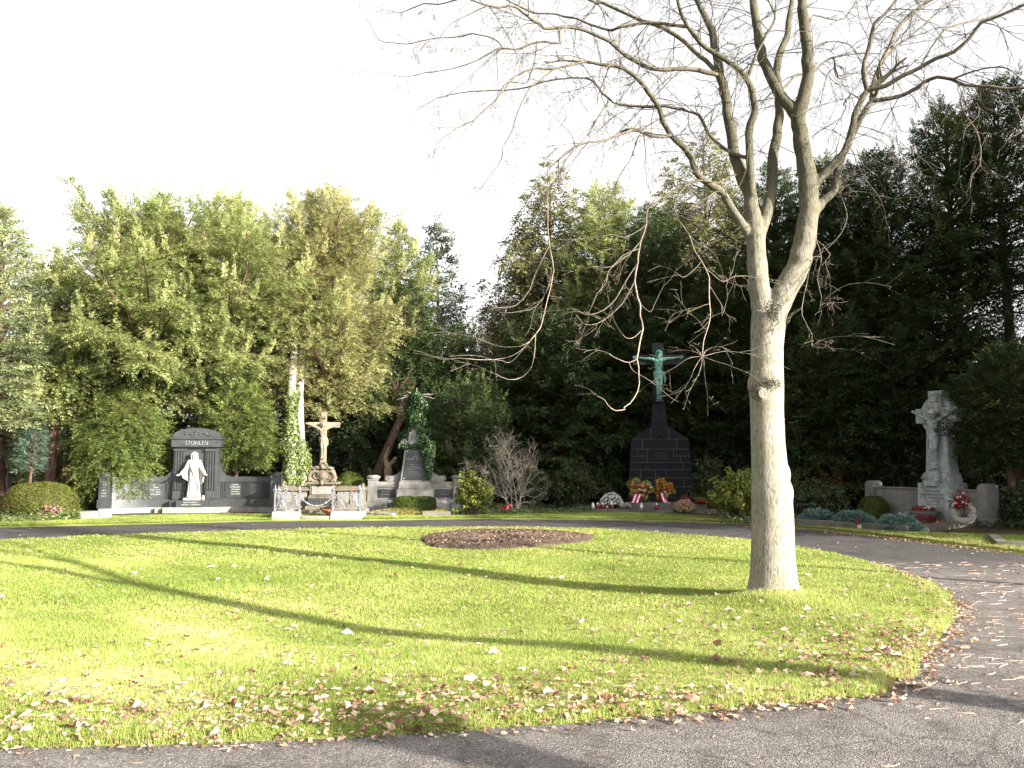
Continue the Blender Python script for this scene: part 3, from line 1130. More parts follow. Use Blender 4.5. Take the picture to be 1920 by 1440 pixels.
def sprays(o, d, L, tint, rs, K=4, wr=0.30, lr=0.42, droop=0.25, spread=0.85, flat=0.35):
    """flat feathery sprays: a row of narrow leaflets on both sides of each twig"""
    n = len(o)
    d = unit(d)
    up = np.zeros((n, 3))
    up[:, 2] = 1
    up = up + rs.normal(0, flat, (n, 3))
    s = unit(np.cross(d, up))
    nn = np.cross(s, d)
    t = (np.arange(K) + 0.3) / K
    cen = o[:, None] + d[:, None] * (L[:, None] * t[None])[..., None]
    cen[..., 2] -= droop * L[:, None] * (t ** 2)[None]
    tris = []
    tt = []
    for sg in (1, -1):
        ld = d[:, None] * 0.62 + sg * s[:, None] * spread + nn[:, None] * rs.normal(0.05, 0.28, (n, K))[..., None]
        ld[..., 2] -= droop * t[None] * 0.8
        ld = unit(ld)
        ll = (L[:, None] * lr) * (1.1 - 0.6 * t)[None] * rs.uniform(0.75, 1.25, (n, K))
        wv = unit(np.cross(ld, nn[:, None] + rs.normal(0, 0.3, (n, K, 3)))) * (ll * wr * 0.5)[..., None]
        mid = cen + ld * (ll * 0.45)[..., None]
        tip = cen + ld * ll[..., None]
        tris.append(np.stack([cen, mid - wv, tip, mid + wv], 2))
        tt.append(np.clip(tint[:, None] + rs.normal(0, 0.09, (n, K)) + 0.08 * t[None], 0, 1))
    # end leaflet
    e = cen[:, -1:]
    ld = unit(d[:, None] + np.array([0, 0, -droop])[None, None])
    ll = L[:, None] * lr * 0.9
    wv = s[:, None] * (ll * wr * 0.5)[..., None]
    tris.append(np.stack([e, e + ld * (ll * .45)[..., None] - wv, e + ld * ll[..., None], e + ld * (ll * .45)[..., None] + wv], 2))
    tt.append(np.clip(tint[:, None] + 0.12, 0, 1))
    V = np.concatenate(tris, 1).reshape(-1, 3)
    T = np.repeat(np.concatenate(tt, 1).ravel(), 4)
    return V, T


def leaves(o, out, size, tint, rs, asp=0.55, cup=0.25):
    """single leaves: a folded diamond each, facing roughly along out"""
    n = len(o)
    nrm = unit(out + rs.normal(0, 0.45, (n, 3)))
    a = unit(np.cross(nrm, rs.normal(0, 1, (n, 3))))
    b = np.cross(nrm, a)
    l = size[:, None]
    p0 = o - a * l * 0.5
    p2 = o + a * l * 0.5 - nrm * l * cup * 0.5
    p1 = o - b * l * asp * 0.5 + nrm * l * cup * 0.4
    p3 = o + b * l * asp * 0.5 + nrm * l * cup * 0.4
    V = np.stack([p0, p1, p2, p3], 1).reshape(-1, 3)
    return V, np.repeat(np.clip(tint, 0, 1), 4)


def dome(t):
    return (1 - t ** 2.4) ** 0.62 * (0.72 + 0.28 * math.sin(min(t / 0.35, 1) * math.pi / 2))


def cone(t):
    return (1 - t) ** 0.85 + 0.02


def ogive(t):
    return (1 - t ** 1.7) ** 0.8 * (0.8 + 0.2 * min(t / 0.2, 1))


def spire(t):
    return (1 - t) ** 0.62 * (0.85 + 0.15 * min(t / 0.15, 1)) + 0.015


def conifer(name, label, cat, base, H, Rm, cb, mat, prof=dome, nb=90, el=(15, 55), bend=0.2, L=0.42, K=4, dens=1.0,
            droop=0.25, trunk_r=0.16, barkm='bark_dark', seed=1, group=None, lump=0.28, lean=(0, 0), sub=0.42, wr=0.30,
            squash=1.0, tufts=0.0, parent_mesh=None, clumpy=0.5, cutback=None, spread=0.85):
    if L < 0.6:            # finer, denser sprays on everything near enough to tell
        L *= 0.78
        dens *= 1.4
    rs = np.random.default_rng(seed)
    rr = random.Random(seed)
    root = thing(name, label, cat, base, 0, group)
    mb = MB()
    # trunk
    top = Vector((lean[0], lean[1], H * 0.97))
    tp, tr_ = [], []
    for i in range(9):
        t = i / 8
        p = Vector((top.x * t ** 1.2, top.y * t ** 1.2, H * 0.97 * t))
        p.x += 0.10 * math.sin(seed + t * 5) * t
        p.y += 0.10 * math.cos(seed * 1.7 + t * 4) * t
        tp.append(p)
        tr_.append(trunk_r * (1 - t) ** 0.8 + 0.012 + (0.35 * trunk_r * max(0, 1 - t * 12)))
    tp[0].z = -0.1
    mb.tube(tp, tr_, 9)

    def trunk_at(z):
        f = max(0, min(0.9999, z / (H * 0.97))) * 8
        i = int(f)
        return tp[i].lerp(tp[i + 1], f - i)

    O, Dr, Ln, Tn = [], [], [], []
    ga = 2.399963
    for b in range(nb):
        f = (b + rr.random()) / nb
        f = min(f, 0.9995)
        t = 1 - (1 - f) ** 0.9 if prof is not cone and prof is not spire else 1 - (1 - f) ** 0.62
        t = min(t, 0.997)
        h = cb + (H - cb) * t * 0.97
        az = b * ga + rr.uniform(-0.4, 0.4)
        lm = 1 + lump * 1.6 * mnoise.noise((math.cos(az) * 1.2 + seed * 3.1, math.sin(az) * 1.2, h * 0.45)) + rr.uniform(-0.5, 0.35) * lump
        e = R(el[0] + (el[1] - el[0]) * t + rr.uniform(-9, 9))
        bl = max(0.15, 1.08 * Rm * prof(t) * lm / max(0.55, math.cos(e)))
        if cutback:
            bl *= cutback(az, h)
        d0 = Vector((math.cos(az) * math.cos(e), math.sin(az) * math.cos(e) * squash, math.sin(e)))
        p0 = trunk_at(max(min(0.05 * H, h), h - math.sin(e) * bl * (0.45 + 0.3 * t)))
        pts = [p0]
        npt = 6
        for i in range(1, npt + 1):
            q = i / npt
            dd = d0 + Vector((0, 0, -bend * q * 1.2 + (0.25 * q * q if el[0] < 0 else 0)))
            dd.normalize()
            pts.append(pts[-1] + dd * (bl / npt) + Vector((rr.uniform(-1, 1), rr.uniform(-1, 1), rr.uniform(-1, 1))) * 0.03 * bl)
        r0 = min(trunk_r * 0.5, 0.012 + 0.016 * bl)
        mb.tube(pts, [r0 * (1 - 0.85 * i / npt) for i in range(npt + 1)], 5, cap=False)
        bt = 0.45 + rr.uniform(-0.24, 0.24) * clumpy * 2
        ns = max(2, int(bl / sub * dens + 1))
        for k in range(ns):
            q = 0.22 + 0.8 * (k + rr.random()) / ns
            q = min(q, 1.0)
            fi = q * npt
            i = min(int(fi), npt - 1)
            sp_ = pts[i].lerp(pts[i + 1], fi - i)
            bd = (pts[i + 1] - pts[i]).normalized()
            side = bd.cross(Vector((0, 0, 1)))
            if side.length < 1e-3:
                side = Vector((1, 0, 0))
            side.normalize()
            for sg in (1, -1):
                sl = (0.35 + 0.45 * (1 - q)) * rr.uniform(0.6, 1.3) * min(1.6, 0.45 + bl * 0.35)
                sdir = (bd * 0.75 + side * sg * rr.uniform(0.4, 1.0) + Vector((0, 0, rr.uniform(-0.25, 0.3) - droop * 0.5))).normalized()
                m = max(2, int(sl / 0.17 * dens))
                for j in range(m):
                    u = (j + rr.random()) / m
                    O.append(sp_ + sdir * sl * u + Vector((0, 0, -droop * sl * u * u * 0.6)))
                    Dr.append(sdir + Vector((rr.uniform(-.5, .5), rr.uniform(-.5, .5), rr.uniform(-.35, .45) - droop * 0.6)))
                    Ln.append(L * rr.uniform(0.6, 1.25))
                    Tn.append(bt + rr.uniform(-0.16, 0.16))
        for _ in range(3):       # the tip
            O.append(pts[-1])
            Dr.append((pts[-1] - pts[-2]).normalized() + Vector((rr.uniform(-.4, .4), rr.uniform(-.4, .4), rr.uniform(-.2, .5))))
            Ln.append(L * rr.uniform(0.8, 1.5))
            Tn.append(bt + 0.15)
        if tufts and rr.random() < tufts:      # leading shoots standing out of the outline
            up = (Vector((d0.x, d0.y, 0)) * 0.35 + Vector((0, 0, 1))).normalized()
            sl = rr.uniform(0.35, 1.25)
            for j in range(11):
                u = j / 10
                O.append(pts[-1] + up * sl * u)
                Dr.append(up + Vector((rr.uniform(-.7, .7), rr.uniform(-.7, .7), 0)))
                Ln.append(L * (1.1 - 0.5 * u))
                Tn.append(bt + 0.2)
    # the leader at the very top
    for j in range(16):
        u = j / 15
        O.append(trunk_at(H * (0.90 + 0.07 * u)) + Vector((0, 0, 0.03 * H * u)))
        Dr.append(Vector((rr.uniform(-1, 1), rr.uniform(-1, 1), 0.7)))
        Ln.append(L * (1.1 - 0.5 * u))
        Tn.append(0.6)
    V, T = sprays(np.array([tuple(p) for p in O]), np.array([tuple(p) for p in Dr]), np.array(Ln), np.array(Tn), rs, K, wr, 0.42, droop, spread)
    mb.build('trunk', M[barkm], root, smooth=True)
    link('crown', np_mesh('crown', V, 4, T), M[mat], root)
    return root


def tree_px(name, label, cat, px, top, hw, D, bottom, mat, **kw):
    """conifer placed by what it covers in the photo at depth D"""
    p = at(px, 800, D)
    H = at(px, top, D).z
    cb = max(0.15, at(px, bottom, D).z)
    Rm = hw / FPX * D
    return conifer(name, label, cat, (p.x, D, 0.0), H, Rm, cb, M_KEY[mat], **kw)


M_KEY = {k: k for k in M}

YEWS = 'sunlit yews behind the monuments'
SHADE = 'dark conifers standing in shade behind the monuments'

# --- far side, sunny end
tree_px('pine_tree', 'pale blue-green pine cut by the edge of the picture beside the olive yew', 'tree', -14, 385, 84, 24.6, 790, 'pine', prof=ogive, nb=190,
        el=(-8, 40), bend=0.1, L=0.42, droop=0.1, barkm='bark_brown', seed=11, lump=0.45, dens=1.15, clumpy=0.8)
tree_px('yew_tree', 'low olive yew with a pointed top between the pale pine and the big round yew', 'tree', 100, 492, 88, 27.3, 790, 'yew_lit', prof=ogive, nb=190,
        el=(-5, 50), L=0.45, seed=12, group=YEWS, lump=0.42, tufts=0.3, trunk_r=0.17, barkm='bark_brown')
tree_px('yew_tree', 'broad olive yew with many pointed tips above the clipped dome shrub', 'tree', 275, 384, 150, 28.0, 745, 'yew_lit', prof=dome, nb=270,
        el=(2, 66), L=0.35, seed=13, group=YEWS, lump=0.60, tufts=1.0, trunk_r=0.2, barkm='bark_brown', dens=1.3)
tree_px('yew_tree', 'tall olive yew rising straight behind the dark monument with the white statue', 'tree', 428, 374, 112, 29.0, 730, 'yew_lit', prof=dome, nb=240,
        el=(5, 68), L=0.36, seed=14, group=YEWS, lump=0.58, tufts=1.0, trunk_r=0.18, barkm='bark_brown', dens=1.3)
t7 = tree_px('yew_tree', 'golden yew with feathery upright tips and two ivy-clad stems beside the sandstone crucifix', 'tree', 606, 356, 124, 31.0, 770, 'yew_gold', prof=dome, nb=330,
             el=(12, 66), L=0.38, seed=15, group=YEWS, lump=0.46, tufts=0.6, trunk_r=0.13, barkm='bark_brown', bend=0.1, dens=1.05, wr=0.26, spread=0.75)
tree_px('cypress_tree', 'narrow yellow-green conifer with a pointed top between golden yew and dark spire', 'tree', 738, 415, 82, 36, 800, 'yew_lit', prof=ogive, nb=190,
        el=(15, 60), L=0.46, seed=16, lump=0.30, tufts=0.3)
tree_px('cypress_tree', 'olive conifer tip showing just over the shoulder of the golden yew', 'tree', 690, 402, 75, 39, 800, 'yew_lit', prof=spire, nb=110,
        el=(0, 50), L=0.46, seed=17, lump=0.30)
tree_px('fir_tree', 'slender grey-green fir spire with tiered clumps standing against the open sky', 'tree', 818, 402, 74, 43, 790, 'fir_grey', prof=cone, nb=130,
        el=(-14, 35), bend=0.05, L=0.62, seed=18, lump=0.35, dens=0.9, droop=0.3, wr=0.36)
# small yews hanging over the monument with the statue
tree_px('small_yew', 'fresh green spreading yew covering the shoulder of the wall beside the clipped dome shrub', 'small tree', 228, 735, 78, 26.6, 905, 'yew_fresh', prof=dome, nb=230, wr=0.22, K=5,
        el=(-14, 40), bend=0.3, L=0.36, seed=21, lump=0.3, droop=0.35, trunk_r=0.08, barkm='bark_brown', dens=1.2)
tree_px('small_yew', 'fresh green bushy yew overhanging the statue monument on the golden yew side', 'small tree', 446, 722, 62, 27.9, 862, 'yew_fresh', prof=dome, nb=220, wr=0.22, K=5,
        el=(-12, 50), bend=0.2, L=0.36, seed=22, lump=0.3, trunk_r=0.08, barkm='bark_brown', dens=1.2)
tree_px('cypress_tree', 'small blue-green columnar cypress beside the pale pine', 'small tree', 64, 768, 17, 26.4, 885, 'blue_green', prof=ogive, nb=120,
        el=(35, 70), L=0.22, seed=23, lump=0.15, barkm='bark_dark', trunk_r=0.045)
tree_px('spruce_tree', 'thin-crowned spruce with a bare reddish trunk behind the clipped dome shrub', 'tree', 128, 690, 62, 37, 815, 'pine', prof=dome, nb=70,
        el=(-20, 25), L=0.45, seed=24, lump=0.4, droop=0.5, trunk_r=0.16, barkm='bark_brown')  # bright pine needles stand in for sunlight that misses this crown
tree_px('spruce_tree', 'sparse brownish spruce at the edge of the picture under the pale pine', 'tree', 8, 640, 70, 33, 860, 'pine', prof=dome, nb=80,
        el=(-20, 25), L=0.45, seed=25, lump=0.4, droop=0.5, trunk_r=0.16, barkm='bark_brown')  # also given bright pine needles, in place of direct sun
# the dark wall of conifers in the middle
tree_px('thuja_tree', 'dark green thuja with drooping fans behind the sandstone crucifix', 'tree', 668, 590, 78, 32, 880, 'yew_shade', prof=dome, nb=140, el=(0, 50), L=0.46,
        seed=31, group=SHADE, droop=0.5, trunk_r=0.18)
tree_px('thuja_tree', 'dark thuja with a reddish leaning look between crucifix and ivy-clad obelisk', 'tree', 760, 520, 88, 33.5, 860, 'yew_shade', prof=ogive, nb=160, el=(5, 55), L=0.46,
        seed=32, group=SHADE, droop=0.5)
tree_px('thuja_tree', 'broad dark thuja below the grey fir spire, behind the ivy-clad obelisk', 'tree', 850, 610, 92, 34, 870, 'yew_shade', prof=dome, nb=150, el=(0, 50), L=0.46,
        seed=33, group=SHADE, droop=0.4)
tree_px('round_conifer', 'dark bushy conifer rounded like a ball between ivy-clad obelisk and bare shrub', 'shrub', 872, 722, 74, 28.8, 925, 'yew_shade', prof=dome, nb=170, el=(5, 62), L=0.34,
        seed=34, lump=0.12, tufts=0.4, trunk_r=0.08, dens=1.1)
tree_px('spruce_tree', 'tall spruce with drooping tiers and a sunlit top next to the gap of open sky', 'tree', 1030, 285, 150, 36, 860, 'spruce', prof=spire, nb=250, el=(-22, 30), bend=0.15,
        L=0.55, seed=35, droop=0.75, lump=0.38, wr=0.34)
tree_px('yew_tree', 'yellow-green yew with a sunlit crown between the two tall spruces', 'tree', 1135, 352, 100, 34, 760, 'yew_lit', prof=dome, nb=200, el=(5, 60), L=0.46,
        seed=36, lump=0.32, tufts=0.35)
tree_px('yew_tree', 'dark yew with a lighter crown just behind the bronze figure on the basalt monument', 'tree', 1225, 385, 110, 32.5, 880, 'yew_shade', prof=dome, nb=210, el=(5, 60), L=0.46,
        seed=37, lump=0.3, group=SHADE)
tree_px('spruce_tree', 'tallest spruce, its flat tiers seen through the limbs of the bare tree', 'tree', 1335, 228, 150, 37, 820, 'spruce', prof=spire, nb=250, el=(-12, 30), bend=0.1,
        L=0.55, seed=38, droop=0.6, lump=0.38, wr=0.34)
tree_px('yew_tree', 'wide dark yew filling the ground between bare shrub and basalt monument', 'tree', 1060, 575, 128, 31.5, 905, 'yew_shade', prof=dome, nb=210, el=(0, 55), L=0.44,
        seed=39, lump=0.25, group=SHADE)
tree_px('yew_tree', 'dark yew directly behind the black basalt plinth', 'tree', 1215, 560, 110, 31, 905, 'yew_shade', prof=dome, nb=200, el=(0, 55), L=0.44, seed=40,
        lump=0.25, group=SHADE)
tree_px('yew_tree', 'dark yew seen beside the pale trunk of the bare tree above the yellow-green bush', 'tree', 1365, 470, 100, 30.5, 905, 'yew_shade', prof=dome, nb=210, el=(0, 58), L=0.44,
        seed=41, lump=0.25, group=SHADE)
tree_px('yew_tree', 'dark yew immediately beyond the fork of the bare tree', 'tree', 1465, 300, 115, 31, 905, 'yew_shade', prof=dome, nb=230, el=(0, 60), L=0.44,
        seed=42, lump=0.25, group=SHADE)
tree_px('yew_tree', 'dark columnar yew with a ragged top next to the fork of the bare tree', 'tree', 1570, 292, 112, 28.5, 905, 'yew_shade', prof=dome, nb=250, el=(5, 65), L=0.42,
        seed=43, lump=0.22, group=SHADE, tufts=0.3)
tree_px('yew_tree', 'dark yew with several blunt tips beside the tallest dark yew', 'tree', 1668, 275, 108, 27.5, 905, 'yew_shade', prof=dome, nb=250, el=(5, 65), L=0.42,
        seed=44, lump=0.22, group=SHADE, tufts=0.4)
tree_px('yew_tree', 'big dark yew rising highest, behind the ringed stone cross', 'tree', 1805, 195, 92, 25.5, 760, 'yew_shade', prof=dome, nb=220, el=(5, 62), L=0.42,
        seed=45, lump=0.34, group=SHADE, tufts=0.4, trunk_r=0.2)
tree_px('yew_tree', 'dark yew cut by the picture edge with open sky through its lower boughs', 'tree', 1905, 150, 100, 24.5, 560, 'yew_shade', prof=dome, nb=170, el=(-5, 55), L=0.42,
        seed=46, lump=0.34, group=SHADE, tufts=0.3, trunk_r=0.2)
tree_px('yew_tree', 'low dark yew whose boughs hide one arm of the ringed stone cross', 'tree', 1893, 650, 68, 20.6, 868, 'yew_shade', prof=dome, nb=210, el=(-6, 50), L=0.36,
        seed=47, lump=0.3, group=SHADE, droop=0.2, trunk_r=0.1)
tree_px('yew_tree', 'dark yew closing the gap behind the long kerb and the blue junipers', 'tree', 1560, 600, 100, 26.5, 900, 'yew_shade', prof=dome, nb=190, el=(0, 55), L=0.42,
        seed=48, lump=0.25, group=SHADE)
tree_px('yew_tree', 'dark yew behind the wall of the ringed cross', 'tree', 1690, 620, 80, 25.5, 895, 'yew_shade', prof=dome, nb=170, el=(0, 55), L=0.42,
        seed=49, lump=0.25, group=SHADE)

# --- outside the picture, on the sun's side: they shade the monuments on the far bend of the path
for k, (x, y, h, r, cb) in enumerate([(18.5, 17.0, 12.5, 3.2, 0.5), (22.5, 19.5, 16.5, 3.6, 0.5), (25.5, 15.8, 17.5, 3.6, 0.6), (18.2, 21.8, 14.5, 3.2, 0.5),
                                      (30.0, 18.0, 19.0, 4.0, 0.6), (15.8, 14.8, 11.0, 2.4, 0.3)]):
    conifer('yew_tree', ['dark conifer beyond the edge of the picture shading the far bend of the path',
                         'second conifer of the row shading the ringed cross, taller than the first',
                         'outer conifer of the shading row, towards the sun',
                         'conifer just outside the picture behind the ringed cross',
                         'tallest conifer of the shading row, farthest towards the sun',
                         'shortest conifer of the shading row, close to the bend of the path'][k], 'tree', (x, y, 0), h, r, cb, 'yew_shade', ogive, 130, (0, 55),
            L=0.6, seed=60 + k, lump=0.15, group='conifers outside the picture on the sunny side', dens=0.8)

# --- backdrop beyond, closing the gaps near the ground
BACK = 'distant trees beyond the conifers'
for k, (px, top, hw, D, mt, lab) in enumerate([
        (20, 700, 120, 58, 'pine', 'distant brownish conifer at the edge of the picture beyond the pale pine'),  # brighter needles on this one and the next, in place of sunlight
        (190, 640, 130, 55, 'yew_lit', 'distant olive conifer behind the clipped dome shrub'),
        (330, 690, 140, 50, 'yew_shade', 'distant dark conifer behind the statue monument'),
        (480, 690, 130, 48, 'yew_shade', 'distant dark conifer behind the two ivy-clad stems'),
        (640, 640, 130, 50, 'yew_shade', 'distant dark conifer behind the sandstone crucifix'),
        (800, 690, 130, 50, 'spruce_dark', 'distant dark conifer behind the ivy-clad obelisk'),
        (960, 660, 120, 46, 'spruce_dark', 'distant dark conifer behind the bare shrub'),
        (1130, 560, 130, 46, 'spruce_dark', 'distant dark conifer between bare shrub and basalt monument'),
        (1290, 480, 140, 46, 'spruce_dark', 'distant dark conifer beside the bronze figure'),
        (1440, 480, 130, 44, 'spruce_dark', 'distant dark conifer behind the pale trunk'),
        (1600, 470, 130, 42, 'spruce_dark', 'distant dark conifer behind the blue junipers'),
        (1740, 560, 110, 40, 'spruce_dark', 'distant dark conifer behind the ringed stone cross'),
        (1865, 640, 95, 37, 'spruce_dark', 'distant dark conifer behind the outer post of the ringed cross wall'),
        (1985, 620, 110, 35, 'spruce_dark', 'distant dark conifer at the very edge of the picture beyond the low dark yew')]):
    tree_px('conifer_tree', lab, 'tree', px, top, hw, D, 910, mt, prof=dome, nb=110, el=(0, 50), L=0.75, K=3, seed=80 + k, lump=0.25, group=BACK, dens=0.75)
# reddish bare tree far off in the gap of sky


def bare_crown(mb, p, d, ln, r, depth, rr, spread=0.6, up=0.15, kids=(2, 4), segs=4, sides=4, minr=0.003, shrink=0.62):
    pts = [p.copy()]
    dd = d.copy()
    for i in range(segs):
        dd = (dd + Vector((rr.uniform(-1, 1), rr.uniform(-1, 1), rr.uniform(-1, 1))) * 0.2 + Vector((0, 0, up * 0.4))).normalized()
        pts.append(pts[-1] + dd * ln / segs)
    rads = [max(minr, r * (1 - 0.5 * i / segs)) for i in range(segs + 1)]
    mb.tube(pts, rads, sides, cap=False)
    if depth <= 0:
        return
    for k in range(rr.randint(*kids)):
        f = rr.uniform(0.35, 1.0) if k else 1.0
        i = min(int(f * segs), segs - 1)
        q = pts[i].lerp(pts[i + 1], f * segs - i)
        nd_ = (dd + Vector((rr.uniform(-1, 1), rr.uniform(-1, 1), rr.uniform(-0.5, 0.8))) * spread).normalized()
        bare_crown(mb, q, nd_, ln * rr.uniform(shrink - 0.1, shrink + 0.2), max(minr, r * 0.55), depth - 1, rr, spread, up, kids, segs, max(3, sides - 1), minr, shrink)


rr = random.Random(5)
for k, (px, D) in enumerate([(905, 48), (930, 52)]):
    p = at(px, 800, D)
    r_ = thing('bare_tree', ['far reddish bare tree in the gap of sky beside the drooping spruce', 'second far reddish bare tree, deeper in the gap of sky'][k], 'tree', (p.x, D, 0))
    mb = MB()
    mb.tube([(0, 0, -0.1), (0.05, 0, 2), (0, 0.1, 4.0)], [0.16, 0.13, 0.1], 7)
    mb.build('trunk', M['twig_red'], r_)
    mb = MB()
    for q in range(6):
        a = q * 1.05
        bare_crown(mb, Vector((0, 0.1, 3.9)), Vector((math.cos(a) * 0.45, math.sin(a) * 0.45, 1)).normalized(), 2.6, 0.06, 4, rr, 0.55, 0.25, (3, 4), 4, 4, 0.012)
    mb.build('crown', M['twig_red'], r_)


# ------------------------------------------------------------------ ivy on the two stems of the golden yew
def stem_pair():
    D = 27.5
    for k, (xt, yt, xb, yb, w) in enumerate([(548, 700, 541, 935, 10), (562, 745, 566, 935, 9)]):
        pb = at(xb, yb, D + 0.3 * k)
        p0 = Vector((pb.x, pb.y, -0.05))
        p1 = at(xt, yt, D + 1.0 + 0.3 * k)
        p2 = at(xt + 10, 560, D + 3.2)
        r0 = w / FPX * D
        mb = MB()
        pts = [Vector((0, 0, 0)), (p1 - p0) * 0.35 + Vector((0.05, 0, 0)), (p1 - p0) * 0.7, p1 - p0, p2 - p0]
        mb.tube(pts, [r0 * 1.2, r0 * 0.95, r0 * 0.85, r0 * 0.8, r0 * 0.4], 10)
        st_ = mb.build('stem', M['bark_birch'], t7, smooth=True)
        st_.location = p0 - t7.location
        rs = np.random.default_rng(90 + k)
        n = 5200 if k == 0 else 3000
        f = rs.uniform(0, 0.92 if k == 0 else 0.62, n)
        f = f * (0.75 + 0.25 * rs.random(n))
        base = np.array([tuple(q) for q in pts[:4]])
        ff = np.interp(f, [0, 1], [0, 3])
        i = np.minimum(ff.astype(int), 2)
        c = base[i] + (base[i + 1] - base[i]) * (ff - i)[:, None]
        az = rs.uniform(0, 2 * math.pi, n)
        out = np.stack([np.cos(az), np.sin(az), rs.normal(0.1, 0.3, n)], 1)
        rad = r0 * (1.0 + 0.9 * rs.random(n) * (1.25 - f) + 0.35 * np.sin(f * 17 + k))
        V, T = leaves(c + out * rad[:, None], out, rs.uniform(0.06, 0.115, n), rs.uniform(0.1, 1.0, n), rs, 0.8)
        iv = thing('ivy', ['glossy ivy climbing the thicker stem of the golden yew', 'glossy ivy round the foot of the pale yew stem'][k], 'ivy', p0)
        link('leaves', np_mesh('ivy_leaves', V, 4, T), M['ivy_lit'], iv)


stem_pair()

# leaning reddish trunk and pale forked dead tree behind the crucifix
p = at(703, 905, 30.5)
root = thing('leaning_trunk', 'reddish leaning trunk behind the wall next to the ivy-clad obelisk', 'tree trunk', (p.x, p.y, 0))
a, b = at(700, 905, 30.5), at(748, 790, 31.5)
mb = MB()
v0 = Vector((p.x, p.y, 0))
dv = (b - a)
mb.tube([a - v0 - dv * 0.6, a - v0, (a + b) / 2 - v0 + Vector((0.03, 0, 0.05)), b - v0, b - v0 + dv * 0.15], [0.25, 0.21, 0.18, 0.15, 0.11], 10)
mb.build('trunk', M['bark_dark'], root, smooth=True)
mb = MB()
rr = random.Random(8)
for q in range(5):
    bare_crown(mb, b - v0 + dv * 0.1 * q / 4, (dv.normalized() + Vector((rr.uniform(-.8, .8), rr.uniform(-.8, .8), 0.2))).normalized(), 0.9, 0.04, 2, rr)
mb.build('branches', M['bark_dark'], root)
p = at(727, 905, 29.5)
root = thing('dead_tree', 'pale forked dead tree stump with peeled wood behind the obelisk wall', 'tree stump', (p.x, p.y, 0))
mb = MB()
q0 = Vector((p.x, p.y, 0))
f0 = at(728, 878, 29.5) - q0
mb.tube([(0, 0, -0.1), tuple(f0 * 0.5), tuple(f0)], [0.19, 0.15, 0.15], 9)
mb.tube([tuple(f0 * 0.8), tuple(f0), tuple(at(722, 860, 29.5) - q0), tuple(at(729, 838, 29.4) - q0)], [0.12, 0.12, 0.09, 0.035], 8)
mb.tube([tuple(f0 * 0.8), tuple(f0), tuple(at(738, 864, 29.4) - q0), tuple(at(742, 858, 29.3) - q0)], [0.1, 0.1, 0.075, 0.06], 8)
mb.tube([tuple(f0), tuple(at(720, 856, 29.4) - q0)], [0.06, 0.035], 6)
link('trunk', remeshed(mb, 'trunk', 0.02, 3), M['bark_ivory'], root, True)


# ------------------------------------------------------------------ the bare tree on the lawn
TD = TREE.y + 0.22             # depth of the trunk axis
TREE_BASE = Vector((TREE.x, TD, 0.08))
tree = thing('bare_tree', 'large leafless tree with a smooth pale forked trunk growing on the lawn', 'tree', TREE_BASE)


def z7(x, y):
    return (1100 + x / 2.323, y / 2.323)


def z8(x, y):
    return (640 + x / 3.0, y / 3.0)


def z6(x, y):
    return (480 + x / 3.0, 340 + y / 3.0)


def z3(x, y):
    return (880 + x / 3.0, 280 + y / 3.0)


LIMBS = []          # (list of world points, list of radii)


def limb(px, w, d0=0.0, d1=0.0, ext=0.0, dirx=0.0):
    """px: photo pixels; w: widths in photo pixels at start and end; d0, d1 depth offsets"""
    n = len(px)
    pts, rad = [], []
    for i, (x, y) in enumerate(px):
        t = i / (n - 1)
        D = TD + d0 + (d1 - d0) * t
        ws_ = 0.86 if w[0] < 24 else 1.0
        pts.append(at(x, y, D) - TREE_BASE)
        rad.append(ws_ * (w[0] * (1 - t) ** 0.9 + w[1] * (0.85 if w[1] > 4 else 1.0) * (1 - (1 - t) ** 0.9)) / 2 / FPX * D)
    if ext > 0:
        d = (pts[-1] - pts[-2]).normalized()
        for k in range(4):
            d = (d + Vector((random.uniform(-.25, .25), random.uniform(-.25, .25), 0.12))).normalized()
            pts.append(pts[-1] + d * ext / 4)
            rad.append(max(0.004, rad[-1] * 0.72))
    # smooth
    P, Q = [], []
    for i in range(len(pts) - 1):
        p0, p1, p2, p3 = pts[max(i - 1, 0)], pts[i], pts[i + 1], pts[min(i + 2, len(pts) - 1)]
        m = max(2, int((p2 - p1).length / 0.09))
        for k in range(m):
            t = k / m
            P.append(0.5 * ((2 * p1) + (p2 - p0) * t + (2 * p0 - 5 * p1 + 4 * p2 - p3) * t * t + (3 * p1 - p0 - 3 * p2 + p3) * t ** 3))
            Q.append(rad[i] + (rad[i + 1] - rad[i]) * t)
    P.append(pts[-1])
    Q.append(rad[-1])
    for i in range(1, len(P) - 1):      # slight knots
        P[i] = P[i] + Vector((random.gauss(0, 1), random.gauss(0, 1), random.gauss(0, 1))) * min(0.006, Q[i] * (0.12 if Q[i] > 0.02 else 0.30))
        Q[i] *= 1 + random.gauss(0, 0.03 if Q[i] > 0.02 else 0.10)
    LIMBS.append((P, Q))
    return P, Q


Z = z7
# trunk
trunk = MB()
tx = [(1452, 1132, 124), (1451, 1117, 104), (1450, 1102, 92), (1450, 1080, 85), (1449, 1040, 79), (1449, 980, 76), (1447, 930, 74), (1443, 880, 66), (1440, 830, 62), (1438, 770, 61),
      (1437, 725, 64), (1438, 690, 60), (1438, 650, 60), (1440, 612, 64), (1441, 588, 62)]
tpts = [at(x, y, TD) - TREE_BASE for x, y, w in tx]
trunk.tube(tpts, [w / 2 / FPX * TD for x, y, w in tx], 28)


def lump(px, py, r, dy=0.0, s=(1, 1, 1)):
    c = at(px, py, TD + dy) - TREE_BASE
    trunk.ball(c, (r * s[0], r * s[1], r * s[2]))


